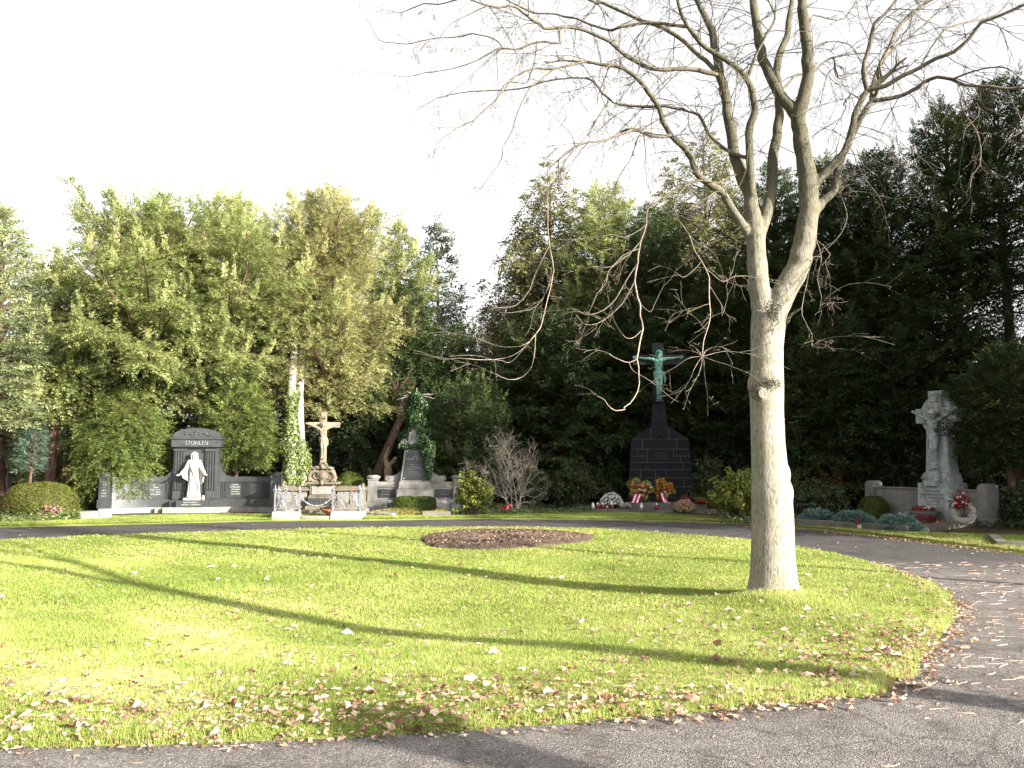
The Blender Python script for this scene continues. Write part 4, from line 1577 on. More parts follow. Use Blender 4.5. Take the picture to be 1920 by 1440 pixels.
lump(1468, 925, 0.125, -0.02, (1, 1, 1.6))
lump(1466, 890, 0.105, 0.0, (1, 1, 1.6))
lump(1414, 722, 0.082, 0.0, (1, 1, 1.7))
lump(1429, 738, 0.085, -0.155, (1, 0.6, 1.1))
THICK = []
THICK.append(limb([(1436, 600)] + [Z(*p) for p in [(760, 1290), (742, 1150), (735, 1000), (718, 900), (708, 830)]], (46, 27), 0, 0.05))
THICK.append(limb([(1445, 612), (1455, 585)] + [Z(*p) for p in [(870, 1260), (930, 1130), (960, 1000), (968, 880), (960, 760), (940, 640), (922, 540), (915, 480)]], (50, 30), 0, -0.1))
THICK.append(limb([Z(*p) for p in [(715, 860), (672, 760), (640, 660), (622, 520), (600, 400), (578, 300), (560, 200), (535, 110), (500, 40), (470, -20)]], (26, 11), 0.05, 0.5, 2.2))
THICK.append(limb([Z(*p) for p in [(718, 850), (716, 740), (705, 620), (712, 540), (735, 480), (722, 410), (700, 345), (640, 285), (560, 235), (500, 190), (440, 115), (405, 40), (390, -30)]], (20, 9), 0.0, -0.5, 1.8))
THICK.append(limb([Z(*p) for p in [(742, 1080), (768, 985), (790, 900), (808, 800), (812, 690), (830, 590), (838, 450), (828, 330), (835, 250), (868, 170), (885, 70), (895, -20)]], (26, 11), 0.05, 0.6, 2.2))
THICK.append(limb([Z(*p) for p in [(915, 500), (880, 465), (835, 400), (795, 320), (760, 220), (742, 130), (730, 40), (722, -30)]], (24, 17), -0.1, 0.1, 2.5))
THICK.append(limb([Z(*p) for p in [(918, 520), (942, 430), (965, 330), (962, 230), (950, 130), (938, 40), (930, -40)]], (28, 19), -0.1, -0.4, 2.6))
THICK.append(limb([Z(*p) for p in [(965, 960), (985, 860), (1005, 800), (1050, 745), (1120, 665), (1150, 580), (1165, 510), (1195, 440), (1222, 395)]], (22, 15), -0.05, -0.25))
THICK.append(limb([Z(*p) for p in [(960, 990), (1000, 915), (1030, 875), (1075, 835), (1090, 760), (1120, 660), (1165, 575), (1205, 500), (1240, 440)]], (22, 14), 0.0, -0.1))
THICK.append(limb([Z(*p) for p in [(735, 1090), (690, 1000), (640, 920), (600, 860), (575, 825), (520, 790), (480, 755), (455, 690), (420, 640), (370, 590), (335, 530), (310, 460), (270, 400), (230, 350), (180, 310), (130, 290), (0, 270)]], (20, 9), 0.05, -0.6))
for P, Q in THICK:
    trunk.tube(P, Q, 14)
LIMBS2 = []


def px_of(p):
    p = p + TREE_BASE
    yy = cp * p.y + sp * (p.z - CAM_H)
    vv = -sp * p.y + cp * (p.z - CAM_H)
    return 960 + FPX * p.x / yy, 720 - FPX * vv / yy


SNAP = []
for P, Q in THICK:
    for p, q in zip(P, Q):
        SNAP.append((*px_of(p), p, q))


def add(pxs, w, d0, d1, ext=0.0):
    # a limb grows out of the nearest limb traced before it
    best = min(SNAP, key=lambda s: (s[0] - pxs[0][0]) ** 2 + (s[1] - pxs[0][1]) ** 2)
    dist = math.hypot(best[0] - pxs[0][0], best[1] - pxs[0][1])
    if dist < 34:
        o0 = best[2].y + TREE_BASE.y - TD
        d1 = o0 + (d1 - d0)
        d0 = o0
        pxs = [(best[0], best[1])] + list(pxs[1:] if dist < 8 else pxs)
        w = (min(w[0], best[3] * 2 * FPX / (TD + o0)), w[1])
    P, Q = limb(pxs, w, d0, d1, ext)
    LIMBS2.append((P, Q))
    for p, q in zip(P, Q):
        SNAP.append((*px_of(p), p, q))


add([Z(*p) for p in [(1222, 395), (1205, 310), (1222, 230), (1242, 150), (1255, 100), (1290, 70), (1335, 20), (1360, -20)]], (11, 6), -0.25, -0.5, 1.2)
add([Z(*p) for p in [(1222, 398), (1300, 375), (1370, 335), (1450, 295), (1520, 255), (1600, 225), (1660, 175), (1720, 100), (1800, 70), (1905, 20), (1990, -20)]], (12, 7), -0.25, -1.2, 1.0)
add([Z(*p) for p in [(1235, 440), (1330, 425), (1400, 405), (1470, 360), (1525, 335), (1590, 345), (1650, 370), (1750, 378), (1830, 385), (1920, 385), (2000, 420)]], (12, 6), -0.1, -1.0, 0.8)
add([Z(*p) for p in [(1240, 440), (1245, 370), (1275, 290), (1315, 210), (1345, 140), (1385, 90), (1440, 40), (1500, 0), (1540, -30)]], (12, 8), -0.1, 0.6, 1.5)
add([Z(*p) for p in [(1280, 290), (1340, 210), (1420, 150), (1500, 80), (1560, 20), (1640, -10)]], (5, 3), 0.2, 1.0, 1.0)
add([Z(*p) for p in [(1450, 295), (1500, 210), (1560, 130), (1640, 100), (1720, 85), (1790, 60), (1850, -10)]], (5, 3), -0.7, 0.0, .6)
add([Z(*p) for p in [(1580, 340), (1680, 310), (1780, 292), (1840, 300), (1880, 335), (1930, 370)]], (4, 2.5), -0.8, -1.5)
add([Z(*p) for p in [(865, 380), (905, 330), (990, 310), (1040, 265), (1100, 245), (1180, 232), (1290, 235)]], (7, 2.5), -0.1, 0.8)
add([Z(*p) for p in [(980, 215), (1040, 182), (1120, 185), (1165, 215), (1190, 265)]], (4, 2), -0.3, 0.3)
add([Z(*p) for p in [(1080, 275), (1095, 330), (1140, 320), (1180, 318)]], (5, 2), 0.6, 0.9)
add([Z(*p) for p in [(970, 105), (985, 65), (1060, 85), (1120, 80), (1165, 20), (1210, -10)]], (5, 2), -0.3, 0.2)
add([Z(*p) for p in [(705, 350), (720, 280), (760, 200), (775, 160), (810, 110), (818, 60), (795, 10)]], (7, 5), -0.4, -0.6, .8)
# to the side of the open sky
add([Z(*p) for p in [(585, 325), (520, 315), (450, 300), (300, 300), (210, 268), (150, 225), (100, 180), (0, 135)]] + [z8(*p) for p in [(1280, 150), (1170, 160), (1120, 140), (1050, 95), (990, 45), (940, 38), (830, 35), (740, 0), (700, -20)]], (11, 4), 0.1, -1.2)
add([Z(*p) for p in [(580, 318), (520, 265), (470, 225), (410, 170), (330, 120), (220, 80), (130, 40), (50, 5)]] + [z8(*p) for p in [(1440, 20), (1380, -10)]], (11, 6), 0.1, 0.9, 1.0)
add([Z(*p) for p in [(430, 112), (370, 110), (300, 100), (200, 108), (110, 130)]] + [z8(*p) for p in [(1530, 170), (1470, 160), (1400, 140), (1330, 105), (1250, 95), (1200, 78), (1080, 72), (1010, 40), (930, 0)]], (8, 3), -0.4, 0.3)
add([Z(*p) for p in [(690, 685), (640, 670), (590, 640), (530, 580), (500, 520), (470, 492), (380, 470), (230, 465)]] + [z8(*p) for p in [(1700, 600), (1600, 590), (1530, 575), (1470, 520), (1420, 460), (1370, 440), (1250, 440), (1130, 462), (1000, 500), (780, 512), (680, 520), (540, 550)]], (9, 2), 0.0, 0.9)
add([Z(*p) for p in [(375, 600), (330, 595), (280, 590), (210, 563), (150, 575)]] + [z8(*p) for p in [(1640, 728), (1560, 760), (1500, 782), (1430, 797), (1350, 810), (1250, 870)]], (9, 5), -0.4, -1.6)
add([z8(*p) for p in [(1230, 240), (1140, 235), (1060, 250), (980, 278), (900, 272), (850, 290), (780, 330), (700, 365), (600, 392), (470, 410), (370, 432), (300, 425)]], (6, 1.6), -0.6, -1.0)
add([z8(*p) for p in [(1350, 350), (1260, 375), (1200, 385), (1100, 385), (1010, 405), (950, 460), (900, 520), (860, 570), (790, 630), (740, 680), (650, 720), (580, 775), (530, 812)]], (7, 1.6), -0.6, -1.4)
add([z8(*p) for p in [(1210, 390), (1130, 440), (1060, 500), (1020, 570), (985, 650), (955, 750), (910, 830), (900, 900), (850, 970), (790, 1050), (700, 1140)]], (5, 1.4), -0.7, -1.6)
add([z8(*p) for p in [(1100, 240), (1090, 330), (1060, 430), (1030, 470), (940, 460), (900, 500)]], (3, 1.5), -0.7, -0.3)
add([z8(*p) for p in [(890, 240), (820, 205), (740, 190), (690, 203), (600, 212), (500, 217), (430, 238), (370, 247), (290, 242), (215, 225), (160, 140), (145, 100)]], (5, 1.5), -0.9, -0.5)
add([z8(*p) for p in [(630, 5), (540, 25), (465, 20), (390, 50), (330, 72), (290, 65)]], (3.5, 1.5), -0.2, 0.4)
add([z8(*p) for p in [(850, 40), (780, 50), (700, 90), (620, 130), (560, 200), (520, 260), (470, 265)]], (3, 1.4), -0.9, -1.3)
add([z8(*p) for p in [(1500, 575), (1450, 650), (1400, 740), (1350, 800), (1290, 870), (1220, 930)]], (4, 1.6), -0.1, -0.8)
add([z8(*p) for p in [(1890, 625), (1800, 665), (1720, 710), (1660, 790), (1640, 870), (1590, 950), (1550, 1020), (1540, 1070), (1480, 1130), (1400, 1200)]], (4, 2), 0.0, -0.9)
# the boughs hanging low in front of the dark conifers
add([(1056, 290), (1042, 305)] + [z3(*p) for p in [(450, 60), (440, 180), (440, 330), (445, 480), (460, 590), (475, 680), (455, 780), (425, 900), (400, 1000), (340, 1080), (280, 1140), (200, 1175), (80, 1185), (0, 1178)]], (5, 2.6), -1.6, -2.6)
add([z3(*p) for p in [(350, 1070), (290, 1105), (200, 1112), (110, 1090), (40, 1060)]], (3, 1.6), -2.3, -2.5)
add([z3(*p) for p in [(380, 1060), (370, 1130), (350, 1220), (300, 1280), (220, 1295), (150, 1265)]], (2.6, 1.6), -2.3, -2.7)
add([z3(*p) for p in [(300, 1130), (260, 1175), (220, 1200), (190, 1190)]], (2.2, 1.4), -2.4, -2.6)
add([z3(*p) for p in [(460, 640), (440, 780), (380, 880), (300, 910), (180, 920), (150, 890)]], (2.6, 1.4), -2.0, -2.3)
add([z3(*p) for p in [(450, 560), (370, 700), (340, 790), (260, 880), (150, 890), (60, 850), (0, 830)]], (3, 1.4), -1.9, -2.1)
add([z3(*p) for p in [(1290, 180), (1200, 200), (1110, 260), (1050, 300), (1000, 340), (995, 420), (965, 520), (945, 640), (930, 740), (950, 830), (965, 930), (975, 1010), (955, 1100), (945, 1180), (955, 1270), (950, 1360), (900, 1430), (870, 1455)]] +
    [(1172, 768), (1155, 770), (1140, 760), (1134, 750)], (7, 2.6), -0.2, -2.2)
add([z3(*p) for p in [(970, 1010), (930, 1055), (885, 1062), (862, 1040)]], (2.6, 1.6), -1.6, -1.7)
add([z3(*p) for p in [(945, 1170), (900, 1200), (850, 1185), (800, 1160), (785, 1150)]], (2.8, 1.6), -1.8, -1.9)
add([z3(*p) for p in [(905, 1198), (915, 1240), (945, 1262)]], (2.2, 1.8), -1.85, -1.9)
add([z3(*p) for p in [(960, 530), (900, 590), (830, 640), (780, 690), (770, 750), (720, 810), (690, 880)]], (3.2, 1.6), -1.0, -1.4)
add([z3(*p) for p in [(945, 640), (880, 740), (850, 800), (790, 880), (720, 920), (650, 930), (610, 905)]], (3, 1.6), -1.1, -1.6)
add([z3(*p) for p in [(930, 760), (880, 840), (830, 900), (760, 960), (680, 990), (630, 970), (600, 930)]], (3, 1.6), -1.2, -1.8)
add([z3(*p) for p in [(950, 840), (980, 890), (1020, 915), (1038, 880)]], (2.2, 1.5), -1.3, -1.3)
add([z3(*p) for p in [(990, 440), (930, 470), (870, 495), (800, 480), (740, 490)]], (3, 1.5), -0.8, -1.0)
add([z3(*p) for p in [(960, 560), (860, 600), (800, 660), (720, 660)]], (2.6, 1.4), -1.0, -1.3)
add([z3(*p) for p in [(1470, 150), (1400, 190), (1340, 185), (1250, 185), (1180, 250), (1150, 330), (1180, 400), (1240, 480), (1260, 560), (1310, 630), (1345, 720), (1350, 820), (1355, 920), (1345, 1000), (1320, 1080), (1310, 1165)]], (7, 2.4), 0.1, -1.6)
for q in [(1222, 1180), (1250, 1135), (1275, 1120), (1340, 1120), (1365, 1115), (1440, 1135), (1405, 1198), (1320, 1220), (1260, 1245), (1240, 1165)]:
    add([z3(1308, 1166), z3((1308 + q[0]) / 2 + random.uniform(-8, 8), (1166 + q[1]) / 2 + random.uniform(-8, 4)), z3(*q)], (2.4, 1.1), -1.6, -1.6 + random.uniform(-0.25, 0.25))
add([z3(*p) for p in [(1240, 500), (1280, 525), (1340, 535), (1410, 505)]], (2.8, 1.6), -0.8, -0.9)
add([z3(*p) for p in [(1330, 680), (1390, 720), (1430, 745), (1490, 715), (1555, 712)]], (2.6, 1.8), -1.1, -0.7)
add([z3(*p) for p in [(1470, 720), (1480, 680), (1490, 650)]], (2.4, 1.4), -0.9, -0.9)
add([z3(*p) for p in [(1310, 640), (1240, 700), (1200, 720), (1160, 690)]], (2.6, 1.4), -1.1, -1.2)
add([z3(*p) for p in [(1345, 760), (1390, 830), (1420, 880), (1420, 940), (1440, 880)]], (2.6, 1.4), -1.2, -1.2)
add([z3(*p) for p in [(1340, 850), (1290, 890), (1230, 915)]], (2.4, 1.2), -1.3, -1.4)
add([z3(*p) for p in [(1345, 990), (1320, 1010), (1305, 985)]], (2.2, 1.2), -1.5, -1.5)
Z5 = lambda x, y: (1480 + x / 2.482, 120 + y / 2.482)
add([Z5(*p) for p in [(120, 815), (150, 900), (130, 1000), (150, 1090), (140, 1140), (170, 1090), (240, 1040)]], (2.8, 1.3), -0.2, -0.7)
add([Z5(*p) for p in [(110, 900), (85, 1000), (65, 1100), (60, 1170), (105, 1260), (105, 1310), (160, 1322)]], (3, 1.5), -0.3, -0.9)
add([Z5(*p) for p in [(105, 1305), (150, 1285), (175, 1278)]], (2, 1), -0.85, -0.9)
add([Z5(*p) for p in [(130, 830), (190, 885), (165, 920), (190, 990)]], (2.4, 1.2), -0.2, -0.4)
add([Z5(*p) for p in [(220, 570), (250, 640), (270, 710), (240, 790), (180, 855)]], (2.8, 1.2), -0.1, -0.2)
add([Z5(*p) for p in [(275, 560), (285, 590), (310, 593)]], (2, 1.2), 0.1, 0.1)
add([Z5(*p) for p in [(800, 105), (795, 180), (830, 250), (870, 310), (890, 390), (885, 470), (850, 520), (842, 575)]], (4, 2), -1.0, -1.2)
add([Z5(*p) for p in [(885, 470), (910, 500), (945, 510)]], (2.2, 1.2), -1.15, -1.2)
add([Z5(*p) for p in [(860, 300), (900, 325), (925, 320), (890, 390)]], (2, 1.2), -1.1, -1.1)
add([Z5(*p) for p in [(870, 180), (880, 240), (820, 300), (810, 345)]], (2.4, 1.2), -1.0, -1.2)
add([Z5(*p) for p in [(1000, 110), (1040, 180), (1080, 260), (1085, 310), (1030, 340)]], (3, 1.2), -1.0, -1.3)
add([Z5(*p) for p in [(500, 330), (510, 400), (560, 450), (610, 500), (600, 540)]], (2.4, 1.1), -0.5, -0.6)
add([Z5(*p) for p in [(470, 190), (490, 250), (520, 310), (580, 330), (570, 390)]], (2, 0.9), -0.4, -0.5)
add([Z5(*p) for p in [(290, 140), (250, 190), (265, 195), (240, 250), (160, 300), (105, 340)]], (3, 1.3), -0.1, 0.4)
add([Z5(*p) for p in [(245, 250), (240, 320), (215, 400)]], (2, 1), 0.1, 0.2)
add([Z5(*p) for p in [(205, 10), (215, 50), (240, 66), (310, 40)]], (4, 1.6), 0.2, 0.4)
add([Z5(*p) for p in [(180, 40), (160, 110), (140, 200), (110, 270)]], (2.2, 1), 0.2, 0.4)

branches = MB()
hanging = MB()
for P, Q in LIMBS2:
    mx_ = max(Q)
    lowb = min(p.z for p in P) < 2.9
    if lowb:
        Q = [q * 0.62 for q in Q]
    (hanging if lowb else branches).tube(P, Q, 10 if mx_ > 0.03 else 7 if mx_ > 0.015 else 5, cap=False)

twigs = MB()
rr = random.Random(17)
NTW = 0


def twig(p, d, ln, r, depth, droop):
    global NTW
    NTW += 1
    segs = 6 if depth else 4
    pts = [p.copy()]
    dd = d.copy()
    for i in range(segs):
        t = i / segs
        g_ = -droop * (1 - t * 1.5)                     # sags first, then the tip turns up
        dd = (dd + Vector((rr.gauss(0, 0.16), rr.gauss(0, 0.16), rr.gauss(0, 0.12) + g_ * 0.30))).normalized()
        pts.append(pts[-1] + dd * ln / segs)
    rads = [max(0.0019, r * (1 - 0.6 * i / segs)) for i in range(segs + 1)]
    twigs.tube(pts, rads, 4 if r > 0.005 else 3, cap=False)
    if depth:
        for k in range(rr.randint(2, 4)):
            f = rr.uniform(0.2, 0.98)
            i = min(int(f * segs), segs - 1)
            q = pts[i].lerp(pts[i + 1], f * segs - i)
            bd = (pts[i + 1] - pts[i]).normalized()
            nd2 = (bd + Vector((rr.uniform(-1, 1), rr.uniform(-1, 1), rr.uniform(-0.8, 0.8))) * 0.8).normalized()
            twig(q, nd2, ln * rr.uniform(0.35, 0.65), max(0.002, r * 0.6), depth - 1, droop)
    else:
        # short spurs and buds
        for k in range(rr.randint(0, 3)):
            f = rr.uniform(0.2, 1.0)
            i = min(int(f * segs), segs - 1)
            q = pts[i].lerp(pts[i + 1], f * segs - i)
            e = q + Vector((rr.uniform(-1, 1), rr.uniform(-1, 1), rr.uniform(-.6, 1))).normalized() * rr.uniform(0.015, 0.05)
            twigs.tube([q, e], [0.0028, 0.0022], 3, cap=False)


for P, Q in LIMBS2 + THICK[2:]:
    n = len(P)
    length = sum((P[i + 1] - P[i]).length for i in range(n - 1))
    low = max(P, key=lambda q: -q.z).z < 2.6
    cnt = int(length * (1.5 if low else 6.0))
    for k in range(cnt):
        f = rr.uniform(0.12, 1.0)
        i = min(int(f * (n - 1)), n - 2)
        if Q[i] > 0.075 or (low and max(Q) < 0.0075):
            continue
        if P[i].z < 1.9 and rr.random() < 0.6:
            continue
        qx, qy = px_of(P[i])
        if 1150 < qx < 1330 and 610 < qy < 800:
            continue
        bd = (P[i + 1] - P[i]).normalized()
        d = (bd * 0.6 + Vector((rr.uniform(-1, 1), rr.uniform(-1, 1), rr.uniform(-0.9, 0.7)))).normalized()
        big = Q[i] > 0.011
        twig(P[i], d, rr.uniform(0.3, 1.0) if big else rr.uniform(0.12, 0.4), min(Q[i] * 0.4, 0.0065) if big else min(0.003, Q[i] * 0.5), 2 if big and rr.random() < 0.7 else (0 if low else 1), rr.uniform(0.1, 0.9))
    twig(P[-1], (P[-1] - P[-2]).normalized(), rr.uniform(0.3, 0.6), max(0.0025, Q[-1] * 0.9), 1, 0.3)

tm = remeshed(trunk, 'trunk', 0.014, 4, 0.5)
link('trunk', tm, M['bark_pale'], tree, True)
# a little moss and lichen growing in the fork and round the branch scar
bo = branches.build('branches', M['bark_twig'], tree, smooth=True)
hanging.build('hanging_branches', M['twig_red'], tree, smooth=True)
link('twigs', twigs.mesh('twigs'), M['bark_twig'], tree)
# knot scar
kn = MB()
kc = at(1429, 738, TD - 0.205) - TREE_BASE
kn.lathe([(0.002, 0.012), (0.022, 0.014), (0.034, 0.008), (0.045, 0.016), (0.055, 0.006), (0.058, -0.02)], 20)
km = kn.mesh('branch_scar')
km.transform(Matrix.Translation(kc) @ Matrix.Rotation(math.pi / 2, 4, 'X') @ Matrix.Diagonal((0.85, 1.15, 1, 1)))
link('branch_scar', km, M['scar'], tree, True)
rs = np.random.default_rng(4)
mo, mout = [], []
for (cx_, cy_, sx_, sz_, n_) in ((1440, 592, 0.075, 0.11, 900), (1436, 722, 0.15, 0.055, 620), (1410, 738, 0.04, 0.08, 300)):
    c = at(cx_, cy_, TD) - TREE_BASE
    for k in range(n_):
        x = c.x + rs.normal(0, sx_ * 0.6)
        z = c.z + rs.normal(0, sz_ * 0.6)
        mo.append((x, z))
bvh_bm = bmesh.new()
bvh_bm.from_mesh(tm)
from mathutils.bvhtree import BVHTree
bvh = BVHTree.FromBMesh(bvh_bm)
O_, N_ = [], []
for x, z in mo:
    hit = bvh.ray_cast(Vector((x, -2, z)), Vector((0, 1, 0)))
    if hit[0] is not None:
        O_.append(tuple(hit[0] + hit[1] * 0.004))
        N_.append(tuple(hit[1]))
bvh_bm.free()
V, T = leaves(np.array(O_), np.array(N_), rs.uniform(0.005, 0.016, len(O_)), rs.uniform(0, 1, len(O_)), rs, 0.8, 0.4)
link('lichen', np_mesh('lichen', V, 4, T), M['lichen'], tree)

# --- bare trees outside the picture whose trunks throw the long shadows over the lawn
sdv = Vector((SUN_DIR.x, SUN_DIR.y, 0))
for k, (pt, back, rad_, hh) in enumerate([(gnd(1480, 1266), 7.5, 0.16, 4.9), (gnd(1000, 1434), 9.5, 0.14, 3.05), (gnd(1745, 1084), 9.5, 0.09, 7.5)]):
    b = Vector((pt.x, pt.y, 0)) + sdv * back
    root = thing('bare_tree', ['leafless tree beyond the path whose trunk shadow crosses the middle of the lawn', 'unseen trunk with pollard stubs, added to shade the near edge of the lawn',
                               'slim leafless tree beyond the path whose thin shadow passes the flower bed'][k], 'tree', (b.x, b.y, 0), 0, 'bare trees outside the picture')
    rr = random.Random(70 + k)
    mb = MB()
    mb.tube([(0, 0, -0.1), (0, 0, 0.3), (0.05, 0.03, hh * 0.45), (0, 0.05, hh * 0.8), (0.05, 0, hh)], [rad_ * 1.4, rad_ * 1.1, rad_, rad_ * 0.95, rad_ * 0.7], 12)
    mb.build('trunk', M['bark_pale'], root, smooth=True)
    mb = MB()
    for q in range(4):
        a = q * 1.6 + k
        if k == 1:  # crown replaced by stubs, made up to keep its cast shadow short
            mb.tube([(0.05, 0, hh - 0.3), (0.05 + math.cos(a) * 0.15, math.sin(a) * 0.15, hh), (0.05 + math.cos(a) * 0.22, math.sin(a) * 0.22, hh + 0.3)], [0.1, 0.09, 0.1], 8)
            continue
        bare_crown(mb, Vector((0.05, 0.02, hh - 0.1)), Vector((math.cos(a) * 0.5, math.sin(a) * 0.5, 1)).normalized(), 2.2, rad_ * 0.45, 3, rr, 0.5, 0.15, (2, 3), 5, 6, 0.008)
    mb.build('crown', M['bark_twig'], root, smooth=True)

# ------------------------------------------------------------------ figures
def capsule(mb, a, b, ra, rb, sides=12):
    a, b = Vector(a), Vector(b)
    mb.tube([a, a.lerp(b, 0.33), a.lerp(b, 0.67), b], [ra, ra * 0.67 + rb * 0.33, ra * 0.33 + rb * 0.67, rb], sides)
    mb.ball(a, ra, sides, 7)
    mb.ball(b, rb, sides, 7)


def hand(mb, wrist, d, palm_n, s=1.0, curl=0.3):
    """open hand: palm, four fingers of unequal length and a thumb from the side of the palm"""
    d = Vector(d).normalized()
    n = Vector(palm_n).normalized()
    n = (n - d * n.dot(d)).normalized()
    side = d.cross(n)
    w = Vector(wrist)
    pc = w + d * 0.05 * s
    for k in (-1.5, -0.5, 0.5, 1.5):
        capsule(mb, w + side * k * 0.013 * s, pc + side * k * 0.021 * s + d * 0.035 * s, 0.017 * s, 0.013 * s, 8)
    for k, ln in ((-1.5, 0.058), (-0.5, 0.074), (0.5, 0.080), (1.5, 0.070)):
        b = pc + side * k * 0.022 * s + d * 0.04 * s
        m = b + (d + n * curl * 0.5 + side * k * 0.10).normalized() * ln * 0.5 * s
        e = m + (d + n * curl * 1.3 + side * k * 0.10).normalized() * ln * 0.5 * s
        capsule(mb, b, m, 0.0105 * s, 0.0095 * s, 7)
        capsule(mb, m, e, 0.0095 * s, 0.0075 * s, 7)
    tb = w + side * 0.03 * s + d * 0.025 * s
    tm_ = tb + (d * 0.7 + side * 0.8 + n * 0.3).normalized() * 0.04 * s
    capsule(mb, tb, tm_, 0.014 * s, 0.0115 * s, 7)
    capsule(mb, tm_, tm_ + (d + side * 0.3 + n * 0.4).normalized() * 0.032 * s, 0.0115 * s, 0.009 * s, 7)


def head(mb, c, tilt=(0, 0), s=1.0, hair=True, beard=True, crown=False, long_hair=0.0):
    """face towards -y; c: centre of the skull"""
    c = Vector(c)
    tmp = MB()
    tmp.ball((0, 0, 0.02), (0.074, 0.094, 0.098), 18, 12)
    tmp.ball((0, -0.03, -0.045), (0.056, 0.062, 0.068), 16, 10)
    tmp.tube([(0, -0.088, 0.022), (0, -0.112, -0.022), (0, -0.096, -0.032)], [0.009, 0.015, 0.010], 8)
    for sx in (-1, 1):
        tmp.ball((sx * 0.076, 0.005, -0.005), (0.012, 0.022, 0.032), 8, 6)
        capsule(tmp, (sx * 0.016, -0.090, 0.036), (sx * 0.050, -0.074, 0.034), 0.011, 0.010, 7)
        tmp.ball((sx * 0.030, -0.079, 0.012), (0.014, 0.011, 0.009), 8, 6)
        tmp.ball((sx * 0.044, -0.062, -0.022), (0.022, 0.022, 0.02), 8, 6)
    capsule(tmp, (-0.022, -0.087, -0.056), (0.022, -0.087, -0.056), 0.008, 0.008, 7)
    capsule(tmp, (-0.016, -0.085, -0.068), (0.016, -0.085, -0.068), 0.008, 0.008, 7)
    if beard:
        tmp.ball((0, -0.064, -0.095), (0.045, 0.042, 0.050), 12, 8)
        tmp.ball((-0.013, -0.07, -0.135), (0.018, 0.018, 0.03), 8, 6)
        tmp.ball((0.013, -0.07, -0.135), (0.018, 0.018, 0.03), 8, 6)
    if hair:
        tmp.ball((0, 0.02, 0.045), (0.088, 0.098, 0.090), 16, 10)
        for sx in (-1, 1):
            L_ = 0.16 + long_hair
            for k in range(4):
                yy = -0.035 + k * 0.033
                tmp.tube([(sx * 0.06, yy, 0.09), (sx * 0.088, yy, 0.02), (sx * 0.088, yy + 0.004 * k, -0.07), (sx * (0.082 + 0.008 * k), yy - 0.01, -L_)],
                         [0.022, 0.026, 0.026, 0.015], 8)
        tmp.tube([(0, 0.08, 0.08), (0, 0.105, 0.0), (0, 0.10, -0.15)], [0.05, 0.055, 0.04], 10)
    if crown:
        for k in range(22):
            a = 2 * math.pi * k / 22
            a2 = a + 0.45
            tmp.tube([(0.092 * math.cos(a), 0.10 * math.sin(a), 0.058 + 0.014 * math.sin(5 * a)),
                      (0.102 * math.cos(a2), 0.11 * math.sin(a2), 0.064 + 0.014 * math.cos(3 * a))], [0.014, 0.012], 6)
    ra = Matrix.Rotation(tilt[0], 3, 'X') @ Matrix.Rotation(tilt[1], 3, 'Y')
    mb.add([c + (ra @ Vector(v)) * s for v in tmp.v], tmp.f)


